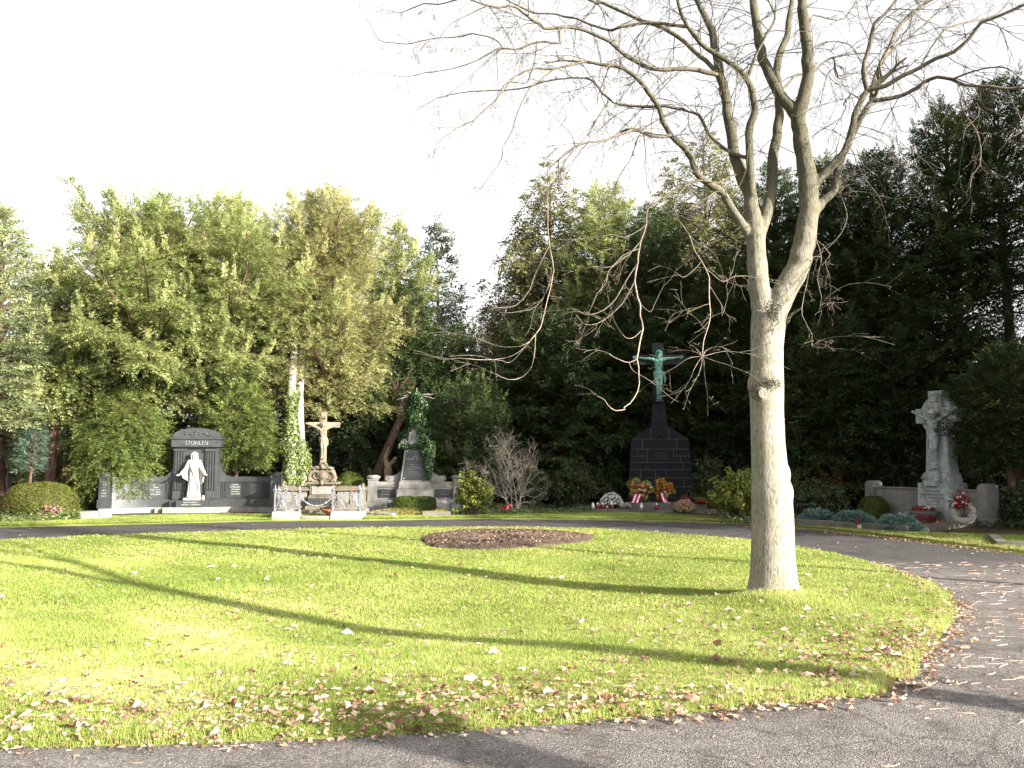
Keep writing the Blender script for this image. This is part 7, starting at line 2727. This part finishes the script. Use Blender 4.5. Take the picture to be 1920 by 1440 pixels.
loose_shrub('autumn_shrub', 'orange autumn shrub behind the dark clipped hedge end', (p.x, 36, 0), px_r(22, 36), 0.7, 1.6, 'autumn', 217, 26, (0.08, 0.13), 20, 0.5, 'bark_shrub')
# dark undergrowth closing the ground between the conifers
UG = 'dark undergrowth shrubs between the conifers'
for k, (px, D, h, w, lab) in enumerate([
        (985, 28.5, 1.5, 60, 'dark undergrowth shrub behind the bare shrub'), (1075, 27.8, 1.7, 62, 'dark undergrowth shrub between the bare shrub and the white chrysanthemums'),
        (1150, 29.2, 1.6, 50, 'dark undergrowth shrub touching the flank of the basalt plinth'), (1330, 28.2, 1.7, 55, 'dark undergrowth shrub on the other flank of the basalt plinth'),
        (1440, 26.0, 1.9, 60, 'dark undergrowth shrub behind the pale trunk'), (1620, 26.0, 1.5, 60, 'dark undergrowth shrub behind the wall post of the ringed cross'),
        (1908, 20.4, 1.0, 40, 'dark undergrowth shrub beside the outer post of the ringed cross'), (1820, 23.8, 1.5, 60, 'dark undergrowth shrub behind the ringed cross'),
        (560, 29.5, 1.4, 60, 'dark undergrowth shrub behind the sandstone wall'), (700, 29.8, 1.3, 45, 'dark undergrowth shrub at the foot of the leaning trunk'),
        (480, 29.5, 1.4, 50, 'dark undergrowth shrub behind the granite wing'), (830, 29.5, 1.5, 55, 'dark undergrowth shrub behind the outer pillar of the obelisk wall')]):
    p = at(px, 900, D)
    loose_shrub('shrub', lab, (p.x, D, 0), px_r(w, D), 0.7, h, 'yew_shade' if k % 3 else 'cover', 230 + k, 40, (0.09, 0.16), 24, 0.36, group=UG)

# bare many-stemmed shrub
p = at(966, 955, 25.6)
root = thing('bare_shrub', 'leafless grey many-stemmed shrub in front of the dark yews', 'shrub', (p.x, 25.6, 0))
rr = random.Random(9)
mb = MB()
for q in range(6):
    a = q * 1.047 + rr.uniform(-.3, .3)
    d = Vector((math.cos(a) * 0.5, math.sin(a) * 0.45, 1)).normalized()
    bare_crown(mb, Vector((math.cos(a) * 0.10, math.sin(a) * 0.10, -0.05)), d, 1.15, 0.030, 5, rr, 1.15, 0.02, (2, 4), 5, 5, 0.0038, 0.60)
mb.build('branches', M['bark_shrub'], root)
root.scale = (0.76, 0.76, 0.98)
# red watering can half hidden at its foot
q0 = at(950, 948, 25.2)
wc = thing('watering_can', 'red watering can half hidden at the foot of the bare shrub', 'watering can', (q0.x, 25.2, 0.05), R(20))
mb = MB()
mb.lathe([(0.10, 0), (0.105, 0.01), (0.10, 0.20), (0.085, 0.24), (0.06, 0.245)], 16)
mb.build('body', M['redglass'], wc, smooth=True)
mb = MB()
mb.tube([(-0.09, 0, 0.06), (-0.2, 0, 0.18), (-0.28, 0, 0.27)], [0.022, 0.016, 0.014], 8)
mb.build('spout', M['redglass'], wc, smooth=True)
mb = MB()
mb.tube([(0.09, 0, 0.05), (0.18, 0, 0.14), (0.12, 0, 0.26), (0.0, 0, 0.29)], 0.011, 7)
mb.build('handle', M['redglass'], wc, smooth=True)


def cover_patch(name, label, pts, mat, seed, n, size, hgt, asp=0.7, z=0.03, kind='stuff'):
    """ground cover inside a polygon given by photo pixels on the ground"""
    rs = np.random.default_rng(seed)
    P = [gnd(x, y, 0) for x, y in pts]
    xs = np.array([q.x for q in P])
    ys = np.array([q.y for q in P])
    x = rs.uniform(xs.min(), xs.max(), n * 4)
    y = rs.uniform(ys.min(), ys.max(), n * 4)
    ins = np.zeros(len(x), bool)
    j = len(P) - 1
    for i in range(len(P)):
        cnd = ((ys[i] > y) != (ys[j] > y)) & (x < (xs[j] - xs[i]) * (y - ys[i]) / (ys[j] - ys[i] + 1e-9) + xs[i])
        ins ^= cnd
        j = i
    x, y = x[ins][:n], y[ins][:n]
    hh = hgt * np.clip(0.55 + 0.75 * smooth_noise(x, y, 2.6, seed), 0.12, 1.4)
    o = np.stack([x, y, z + hh * rs.random(len(x)) ** 0.5], 1)
    V, T = leaves(o, np.tile([[0, -0.25, 1.0]], (len(x), 1)), rs.uniform(size[0], size[1], len(x)), rs.uniform(0, 1, len(x)), rs, asp)
    return tag(link(name, np_mesh(name, V, 4, T), M[mat]), kind=kind)


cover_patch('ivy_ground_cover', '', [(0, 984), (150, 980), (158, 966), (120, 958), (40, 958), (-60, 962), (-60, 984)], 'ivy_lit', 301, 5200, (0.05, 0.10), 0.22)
cover_patch('ground_cover', '', [(850, 971), (1110, 966), (1110, 955), (1000, 950), (850, 955)], 'cover', 302, 7500, (0.05, 0.09), 0.22)
cover_patch('heath_cover', '', [(690, 972), (838, 971), (838, 964), (700, 964)], 'heath', 303, 9000, (0.03, 0.055), 0.26)
cover_patch('bed_leaf_cover', '', [(1490, 987), (1690, 1000), (1840, 985), (1800, 975), (1640, 972), (1490, 975)], 'cover', 304, 4200, (0.03, 0.06), 0.10)
cover_patch('bed_litter', '', [(1490, 987), (1690, 1000), (1840, 985), (1800, 975), (1640, 972), (1490, 975)], 'deadleaf', 305, 3200, (0.03, 0.06), 0.05)
cover_patch('plot_cover', '', [(545, 972), (660, 971), (655, 958), (545, 958)], 'box', 306, 3500, (0.03, 0.05), 0.10)
cover_patch('wild_ground_cover', '', [(1350, 985), (1490, 988), (1640, 970), (1640, 945), (1350, 945)], 'cover', 307, 6000, (0.07, 0.12), 0.25)
cover_patch('woodland_litter', '', [(880, 958), (1930, 975), (1930, 930), (880, 925)], 'deadleaf', 308, 16000, (0.05, 0.11), 0.05)
cover_patch('shaded_ground_cover', '', [(1780, 985), (1930, 1000), (1930, 955), (1850, 955)], 'yew_shade', 309, 4000, (0.05, 0.1), 0.3)

# pinkish rose leaves in the ivy
for k, (px, py, D, lab) in enumerate([(95, 968, 24.2, 'pink-leaved rose shoots in front of the large dome shrub'), (25, 915, 24.6, 'dark red leaved shoots growing from the edge of the large dome shrub')]):
    p = at(px, py, D)
    loose_shrub('rose_bush', lab, (p.x, D, 0.0), 0.35, 0.25, 0.34 if k == 0 else 0.9, 'fl_pink' if k == 0 else 'fl_red', 320 + k, 7, (0.05, 0.09), 12, 0.6)

# blue junipers
JU = 'low blue-grey junipers behind the kerb'
for k, (px, D, w, h, lab) in enumerate([(1532, 21.0, 27, 0.34, 'blue-grey juniper next to the pale trunk'), (1600, 20.2, 33, 0.36, 'blue-grey juniper behind the small lantern'),
                                        (1686, 18.9, 30, 0.34, 'blue-grey juniper at the corner of the kerb')]):
    p = at(px, 980, D)
    rs = np.random.default_rng(340 + k)
    root = thing('juniper', lab, 'shrub', (p.x, D, 0.05), 0, JU)
    n = 1500
    a = rs.uniform(0, 6.283, n)
    q = np.sqrt(rs.random(n))
    o = np.stack([px_r(w, D) * q * np.cos(a), 0.42 * q * np.sin(a), h * (1 - q ** 2) * rs.uniform(0.4, 1, n)], 1)
    d = np.stack([np.cos(a), np.sin(a), rs.uniform(0.1, 0.9, n)], 1)
    V, T = sprays(o, d, rs.uniform(0.10, 0.20, n), rs.uniform(0.1, 0.9, n), rs, 4, 0.35, 0.45, 0.15)
    link('foliage', np_mesh('foliage', V, 4, T), M['blue'], root)
    mb = MB()
    for s in range(9):
        e = Vector((math.cos(s * .7) * px_r(w, D) * .8, math.sin(s * .7) * 0.33, 0.12))
        mb.tube([(0, 0, -0.08), e * 0.5 + Vector((0, 0, 0.03)), e], [0.014, 0.01, 0.004], 5, cap=False)
    mb.build('stems', M['bark_dark'], root)


# ------------------------------------------------------------------ flowers and candles
def blooms(pts, nrm, size, tint, petals=11):
    """flower heads: petals fanned round a centre, slightly cupped"""
    V, T = [], []
    rr = random.Random(len(pts))
    for (p, nv, s, t) in zip(pts, nrm, size, tint):
        nv = Vector(nv).normalized()
        a = nv.orthogonal().normalized()
        b = nv.cross(a)
        p = Vector(p)
        for ring, (k, rl, up) in enumerate(((petals, 1.0, 0.15), (max(5, petals - 4), 0.62, 0.45))):
            for q in range(k):
                an = 2 * math.pi * q / k + ring * 0.3
                d = a * math.cos(an) + b * math.sin(an)
                e = a * -math.sin(an) + b * math.cos(an)
                w = s * rl * 1.5 / k
                base = p + nv * s * 0.05 * ring
                V += [base, p + d * s * rl * 0.6 - e * w + nv * s * (up * 0.5), p + d * s * rl + nv * s * up, p + d * s * rl * 0.6 + e * w + nv * s * (up * 0.5)]
                T += [t + rr.uniform(-.1, .1)] * 4
    return np.array([tuple(v) for v in V]), np.array(T)


BLOOMS = {}


def bloom_parts(parent, name, P, N, S, T, mat, petals=11, centre=False):
    """every flower head a part of its own; heads of a kind share their mesh"""
    key = (mat, petals)
    if key not in BLOOMS:
        BLOOMS[key] = []
        for k in range(4):
            V, tt = blooms([(0, 0, 0)], [(0, 0, 1)], [1.0], [0.15 + 0.23 * k], petals)
            me = np_mesh('bloom', V, 4, tt)
            me.materials.append(M[mat])
            BLOOMS[key].append(me)
        mb = MB()
        mb.ball((0, 0, 0.2), 0.27, 7, 5)
        cme = mb.mesh('flower_centre')
        cme.materials.append(M['fl_dark'])
        BLOOMS[key].append(cme)
    for p, nv, s, t in zip(P, N, S, T):
        o = bpy.data.objects.new(name, BLOOMS[key][min(3, int(t * 4))])
        COL.objects.link(o)
        o.parent = parent
        q = Vector(nv).normalized().to_track_quat('Z', 'Y')
        o.matrix_local = Matrix.Translation(Vector(p)) @ q.to_matrix().to_4x4() @ Matrix.Rotation(t * 6.0, 4, 'Z') @ Matrix.Scale(s, 4)
        if centre:
            c_ = bpy.data.objects.new('flower_centre', BLOOMS[key][4])
            COL.objects.link(c_)
            c_.parent = o


def dome_pts(n, rx, ry, h, seed, front=0.35):
    rs = np.random.default_rng(seed)
    P, N = [], []
    for i in range(n):
        f = (i + 0.5) / n
        z = 1 - f
        a = i * 2.399963
        r_ = math.sqrt(max(0, 1 - z * z))
        d = Vector((r_ * math.cos(a), r_ * math.sin(a), z))
        P.append((d.x * rx + rs.normal(0, 0.01), d.y * ry, d.z * h + rs.normal(0, 0.012)))
        N.append((d.x, d.y - front, d.z + 0.2))
    return P, N


def on_step(px, py, D, z):
    p = at(px, py, D)
    return Vector((p.x, D, z))


KY = lambda px, dy: (lambda xx: xx)(MK @ Vector(((at(px, 950, 26.0).x - kc_.x), dy, 0)))
# white chrysanthemum
b = KY(1145, 0.42)
r_ = thing('chrysanthemum_pot', 'big ball of white chrysanthemums in a pot on the basalt monument step', 'flowers', (b.x, b.y, 0.115))
mb = MB()
mb.lathe([(0.09, 0), (0.12, 0.14), (0.13, 0.15), (0.11, 0.16)], 18)
mb.build('pot', M['darkpot'], r_, smooth=True)
P, N = dome_pts(99, 0.37, 0.30, 0.40, 1)
P = [(x, y, z + 0.10) for x, y, z in P]
bloom_parts(r_, 'bloom', P, N, [random.uniform(0.042, 0.060) for _ in P], [random.uniform(0.2, 0.99) for _ in P], 'fl_white')
rs = np.random.default_rng(5)
n = 2200
u = unit(np.abs(rs.normal(0, 1, (n, 3))) * np.array([1, 1, 1]) * np.sign(rs.normal(0, 1, (n, 3))))
u[:, 2] = np.abs(u[:, 2])
V, T = leaves(u * np.array([0.34, 0.27, 0.36]) * rs.uniform(0.5, 1, (n, 1)) + np.array([0, 0, 0.10]), u, rs.uniform(0.04, 0.07, n), rs.uniform(0, 0.7, n), rs)
link('leaves', np_mesh('leaves', V, 4, T), M['cover'], r_)


def ribbon(parent, pts, w, name='ribbon'):
    """satin tail: crimson with a white stripe, laid along points, each stripe its own mesh"""
    pts = [Vector(p) for p in pts]
    Q = []
    for i in range(len(pts) - 1):
        for k in range(5):
            Q.append(pts[i].lerp(pts[i + 1], k / 5))
    Q.append(pts[-1])
    root_ = None
    for nm, a, b_, mt in ((name, -1, -0.33, 'ribbon_red'), ('white_stripe', -0.33, 0.33, 'ribbon_white'), ('edge_stripe', 0.33, 1, 'ribbon_red')):
        mb = MB()
        vs, fs = [], []
        for i, q in enumerate(Q):
            wob = Vector((0, 0.012 * math.sin(i * 1.1), 0))
            for s in (a, b_):
                vs.append(q + Vector((s * w, 0, 0)) + wob)
                vs.append(q + Vector((s * w, 0.003, 0)) + wob)
        for i in range(len(Q) - 1):
            k = 4 * i
            fs += [(k, k + 2, k + 6, k + 4), (k + 1, k + 5, k + 7, k + 3), (k, k + 4, k + 5, k + 1), (k + 2, k + 3, k + 7, k + 6)]
        mb.add(vs, fs)
        o = mb.build(nm, M[mt], root_ or parent)
        if root_ is None:
            root_ = o
    return root_


def spray_wreath(label, base, w, h, seed, mats, n, zc, tails):
    r_ = thing('funeral_wreath', label, 'wreath', base, KANG, 'flower wreaths leaning on the basalt monument')
    rr = random.Random(seed)
    rs = np.random.default_rng(seed)
    mb = MB()
    pts = [(w * 0.62 * math.cos(a), 0.05, zc + h * 0.60 * math.sin(a)) for a in [i * 2 * math.pi / 24 for i in range(25)]]
    mb.tube(pts, 0.07, 8)
    mb.tube([(-w * 0.35, 0.05, zc - h * 0.4), (-w * 0.4, 0.25, 0)], 0.012, 6)
    mb.tube([(w * 0.35, 0.05, zc - h * 0.4), (w * 0.4, 0.25, 0)], 0.012, 6)
    mb.tube([(0, 0.10, zc), (0, 0.05, 0)], 0.012, 6)
    mb.build('frame', M['bark_dark'], r_)
    m = 1500
    a = rs.uniform(0, 6.283, m)
    q = np.sqrt(rs.random(m))
    ob = 1 + 0.22 * np.sin(3 * a + seed) + 0.13 * np.sin(7 * a + 2 * seed) + rs.normal(0, 0.10, m)
    o = np.stack([w * q * ob * np.cos(a), 0.02 + rs.normal(0, 0.07, m), zc + h * q * ob * np.sin(a)], 1)
    nv = np.stack([np.cos(a) * 0.5, np.full(m, -1.0), np.sin(a) * 0.5 + 0.3], 1)
    V, T = leaves(o, nv, rs.uniform(0.06, 0.13, m), rs.uniform(0, 1, m), rs, 0.4)
    link('leaves', np_mesh('leaves', V, 4, T), M['rhodo' if seed % 2 else 'autumn'], r_)
    for nm, mt, cnt, sz in mats:
        P, N = [], []
        for i in range(cnt):
            a = rr.uniform(0, 6.283)
            q = math.sqrt(rr.random()) * 0.92
            ob = 1 + 0.2 * math.sin(3 * a + seed) + rr.uniform(-0.1, 0.1)
            P.append((w * q * ob * math.cos(a), -0.06 - 0.10 * (1 - q) - rr.uniform(0, 0.05), zc + h * q * ob * math.sin(a)))
            N.append((math.cos(a) * 0.5, -1, math.sin(a) * 0.4 + 0.35))
        bloom_parts(r_, nm, P, N, [rr.uniform(sz * 0.6, sz * 1.25) for _ in P], [rr.random() for _ in P], mt, 8)
    for tl in tails:
        ribbon(r_, tl, 0.055)
    return r_


b = KY(1197, 0.95)
spray_wreath('tall wreath of orange, red and white flowers with two long crimson and white ribbons', (b.x, b.y, 0.27), 0.36, 0.34, 7,
             [('orange_bloom', 'fl_orange', 62, 0.052), ('white_bloom', 'fl_white', 26, 0.042), ('red_bloom', 'fl_red', 16, 0.045)], 0, 0.42,
             [[(-0.10, -0.17, 0.30), (-0.16, -0.24, 0.15), (-0.22, -0.32, 0.0)], [(0.03, -0.17, 0.30), (-0.04, -0.25, 0.15), (-0.08, -0.34, 0.0)]])
b = KY(1243, 0.95)
spray_wreath('smaller wreath of rusty leaves and cream flowers with one looped crimson and white ribbon', (b.x, b.y, 0.27), 0.26, 0.28, 8,
             [('orange_bloom', 'fl_orange', 26, 0.045), ('white_bloom', 'fl_white', 9, 0.04)], 0, 0.46,
             [[(-0.06, -0.15, 0.34), (0.02, -0.22, 0.18), (0.10, -0.28, 0.05), (0.20, -0.30, 0.06)], [(0.20, -0.305, 0.05), (0.12, -0.31, 0.0), (0.03, -0.30, 0.06), (-0.05, -0.2, 0.28)]])


def floor_spray(name, label, base, w, h, mat, n, size, seed, leafm='rhodo', cat='flowers', nl=700, depth=0.28, centre=True):
    r_ = thing(name, label, cat, base)
    rs = np.random.default_rng(seed)
    P, N = dome_pts(n, w, depth, h, seed, 0.6)
    P = [(x, y, z + 0.06) for x, y, z in P if True]
    bloom_parts(r_, 'bloom', P, N, [rs.uniform(size * 0.7, size * 1.2) for _ in P], [rs.random() for _ in P], mat, 12, centre)
    u = unit(rs.normal(0, 1, (nl, 3)))
    u[:, 2] = np.abs(u[:, 2])
    V, T = leaves(u * np.array([w * 1.1, depth * 1.1, h * 1.0]) * rs.uniform(0.4, 1.05, (nl, 1)) + np.array([0, 0, 0.04]), u, rs.uniform(0.05, 0.10, nl), rs.uniform(0, 1, nl), rs, 0.45)
    link('leaves', np_mesh('leaves', V, 4, T), M[leafm], r_)
    return r_


b = KY(1172, 0.12)
floor_spray('white_bouquet', 'low bunch of small white flowers lying on the front kerb step', (b.x, b.y - 0.05, 0.12), 0.17, 0.11, 'fl_white', 34, 0.028, 21, 'cover', nl=300, depth=0.14, centre=False)
b = KY(1281, -0.02)
floor_spray('pink_flower_spray', 'large spray of pink daisy-like flowers leaning on the front kerb', (b.x, b.y - 0.1, 0.06), 0.30, 0.32, 'fl_pink', 46, 0.062, 22, 'rhodo', nl=650)
b = KY(1283, 0.6)
floor_spray('red_flower_pot', 'pot of upright red flowers behind the pink spray', (b.x, b.y, 0.295), 0.13, 0.22, 'fl_red', 16, 0.05, 23, 'cover', nl=260, depth=0.12, centre=False)
b = KY(1313, 0.55)
rt = thing('fern_bowl', 'dark bowl with a pale grassy fern beside the basalt plinth', 'plant bowl', (b.x, b.y, 0.295))
mb = MB()
mb.lathe([(0.12, 0), (0.20, 0.05), (0.24, 0.10), (0.22, 0.105), (0.18, 0.08)], 20)
mb.build('bowl', M['redglass'], rt, smooth=True)
rs = np.random.default_rng(31)
n = 70
a = rs.uniform(0, 6.283, n)
d = np.stack([np.cos(a) * 0.7, np.sin(a) * 0.7, np.full(n, 1.0)], 1)
V, T = sprays(np.tile([[0, 0, 0.08]], (n, 1)) + rs.normal(0, 0.03, (n, 3)) * np.array([1, 1, 0]), d, rs.uniform(0.18, 0.30, n), rs.uniform(0.4, 1, n), rs, 6, 0.22, 0.3, 0.6)
link('fronds', np_mesh('fronds', V, 4, T), M['heath'], rt)
# red grave lanterns on the front step
GL = 'red grave lanterns on the basalt monument kerb'


def lantern(label, loc, red=True, s=1.0, group=GL):
    r_ = thing('grave_lantern', label, 'grave lantern', loc, 0, group)
    mb = MB()
    mb.lathe([(0.048 * s, 0), (0.054 * s, 0.015 * s), (0.058 * s, 0.06 * s), (0.052 * s, 0.115 * s), (0.040 * s, 0.125 * s)], 16)
    mb.build('glass', M['redglass'] if red else M['tin'], r_, smooth=True)
    mb = MB()
    mb.lathe([(0.046 * s, 0.126 * s), (0.048 * s, 0.138 * s), (0.030 * s, 0.160 * s), (0.022 * s, 0.165 * s), (0.022 * s, 0.178 * s), (0.010 * s, 0.185 * s)], 14)
    mb.build('lid', M['tin'], r_, smooth=True)


for px, lab, red in ((1111, 'clear grave lantern at the very end of the kerb', False), (1120, 'red grave lantern beside the clear one at the kerb end', True),
                     (1130, 'red grave lantern under the edge of the white chrysanthemums', True), (1147, 'red grave lantern below the middle of the white chrysanthemums', True),
                     (1202, 'clear grave lantern between the white bouquet and the small wreath', False), (1231, 'red grave lantern under the looped ribbon', True)):
    b = KY(px, 0.10 if px != 1202 else 0.35)
    lantern(lab, (b.x, b.y, 0.131 if px != 1202 else 0.116), red, 1.05)

# at the ringed cross: bowl on the pedestal step, red flowers, wreath on a stand, small lantern
b = MW @ Vector((XC - 0.02, -0.72, 0))
bw = thing('flower_bowl', 'round stone bowl of red cyclamen in front of the ringed cross pedestal', 'bowl', b, RZ5)
mb = MB()
mb.lathe([(0.26, -0.05), (0.26, 0.06), (0.22, 0.10), (0.30, 0.18), (0.36, 0.30), (0.37, 0.36), (0.33, 0.36), (0.30, 0.33)], 28)
mb.build('bowl', M['kerbstone'], bw, smooth=True)
P, N = dome_pts(60, 0.28, 0.28, 0.10, 41)
P = [(x, y, z + 0.36) for x, y, z in P]
bloom_parts(bw, 'bloom', P, N, [random.uniform(0.035, 0.055) for _ in P], [random.random() for _ in P], 'fl_red', 7)
P = [(0.20 + 0.06 * q, -0.16 + 0.04 * (q % 2), 0.44 + 0.02 * (q % 2)) for q in range(3)]
bloom_parts(bw, 'white_bloom', P, [(0, -0.6, 1)] * 3, [0.045] * 3, [0.8] * 3, 'fl_white', 9)
b = MW @ Vector((XC + 0.15, -1.75, 0))
floor_spray('red_flower_bed', 'low patch of dark red flowers behind the corner of the kerb', (at(1733, 985, b.y).x, b.y, 0.03), 0.34, 0.17, 'fl_red', 60, 0.05, 42, 'cover', nl=600, depth=0.3, centre=False)
p = at(1768, 985, 19.6)
floor_spray('orange_primrose', 'small clump of orange primroses beside the red flower patch', (p.x, 19.7, 0.05), 0.10, 0.10, 'fl_orange', 14, 0.04, 43, 'rhodo', nl=120, depth=0.10, centre=False)
# wreath: pale thick ring with red and white flowers on top
p = at(1807, 985, 19.95)
wr5 = thing('funeral_wreath', 'pale ring wreath topped with red and white flowers by the ringed cross', 'wreath', (p.x, 19.95, 0.05), RZ5 * 0.55)
mb = MB()
pts = [(0.20 * math.cos(a), 0.03, 0.34 + 0.20 * math.sin(a)) for a in [i * 2 * math.pi / 36 for i in range(37)]]
mb.tube(pts, [0.088 * (1 + 0.04 * math.sin(i * 2.7)) for i in range(37)], 14, cap=False)
body = mb.build('ring', M['straw'], wr5, smooth=True)
rs = np.random.default_rng(51)
n = 1300
a = rs.uniform(0, 6.283, n)
b2 = rs.uniform(0, 6.283, n)
cen = np.stack([0.20 * np.cos(a), np.full(n, 0.03), 0.34 + 0.20 * np.sin(a)], 1)
out = np.stack([np.cos(a) * np.cos(b2), np.sin(b2), np.sin(a) * np.cos(b2)], 1)
V, T = leaves(cen + out * 0.09, out, rs.uniform(0.012, 0.024, n), rs.uniform(0, 1, n), rs, 0.7)
link('petals', np_mesh('petals', V, 4, T), M['fl_white'], body)
mb = MB()
for sx in (-1, 1):
    mb.tube([(sx * 0.05, 0.06, 0.62), (sx * 0.30, 0.10, -0.05)], 0.009, 6)
mb.tube([(0, 0.10, 0.62), (0, 0.42, -0.05)], 0.009, 6)
mb.build('stand', M['dark_iron'], wr5)
P, N, S_ = [], [], []
rr = random.Random(53)
for q in range(46):
    P.append((rr.gauss(-0.03, 0.10), -0.07 - rr.uniform(0, 0.10), 0.60 + rr.gauss(0, 0.09)))
    N.append((rr.uniform(-.6, .6), -1, rr.uniform(0, .9)))
    S_.append(rr.uniform(0.03, 0.05))
bloom_parts(wr5, 'red_bloom', P, N, S_, [rr.random() for _ in P], 'fl_red', 7)
P, N = P[::4], N[::4]
P = [(x, y - 0.03, z + 0.03) for x, y, z in P]
bloom_parts(wr5, 'white_bloom', P, N, [0.035] * len(P), [rr.random() for _ in P], 'fl_white', 8)
n = 110
o = np.stack([rs.normal(-0.02, 0.12, n), rs.normal(-0.06, 0.04, n), rs.normal(0.60, 0.13, n)], 1)
V, T = leaves(o, np.stack([rs.normal(0, .5, n), np.full(n, -0.5), np.full(n, 0.7)], 1), rs.uniform(0.09, 0.16, n), rs.uniform(0, 1, n), rs, 0.22)
link('pointed_leaves', np_mesh('pointed_leaves', V, 4, T), M['fl_red'], wr5)
p = at(1612, 985, 18.75)
sg = thing('lantern', 'small square grave lantern with a white card on the kerb among the junipers', 'lantern', (p.x, 18.85, 0.2), R(-30))
mb = MB()
mb.box(-0.05, 0.05, -0.05, 0.05, 0.0, 0.02)
mb.box(-0.07, 0.07, -0.07, 0.07, 0.14, 0.165, 0.03, 0.03)
for sx in (-1, 1):
    for sy in (-1, 1):
        mb.box(sx * 0.042 - 0.007, sx * 0.042 + 0.007, sy * 0.042 - 0.007, sy * 0.042 + 0.007, 0.021, 0.139)
mb.build('frame', M['dark_iron'], sg, 0.002)
mb = MB()
mb.box(-0.032, 0.032, -0.032, 0.032, 0.022, 0.12)
mb.build('candle', M['redglass'], sg, 0.006)
mb = MB()
mb.box(0.0, 0.085, -0.075, -0.070, -0.08, 0.0)
mb.build('card', M['letters'], sg, 0.002)
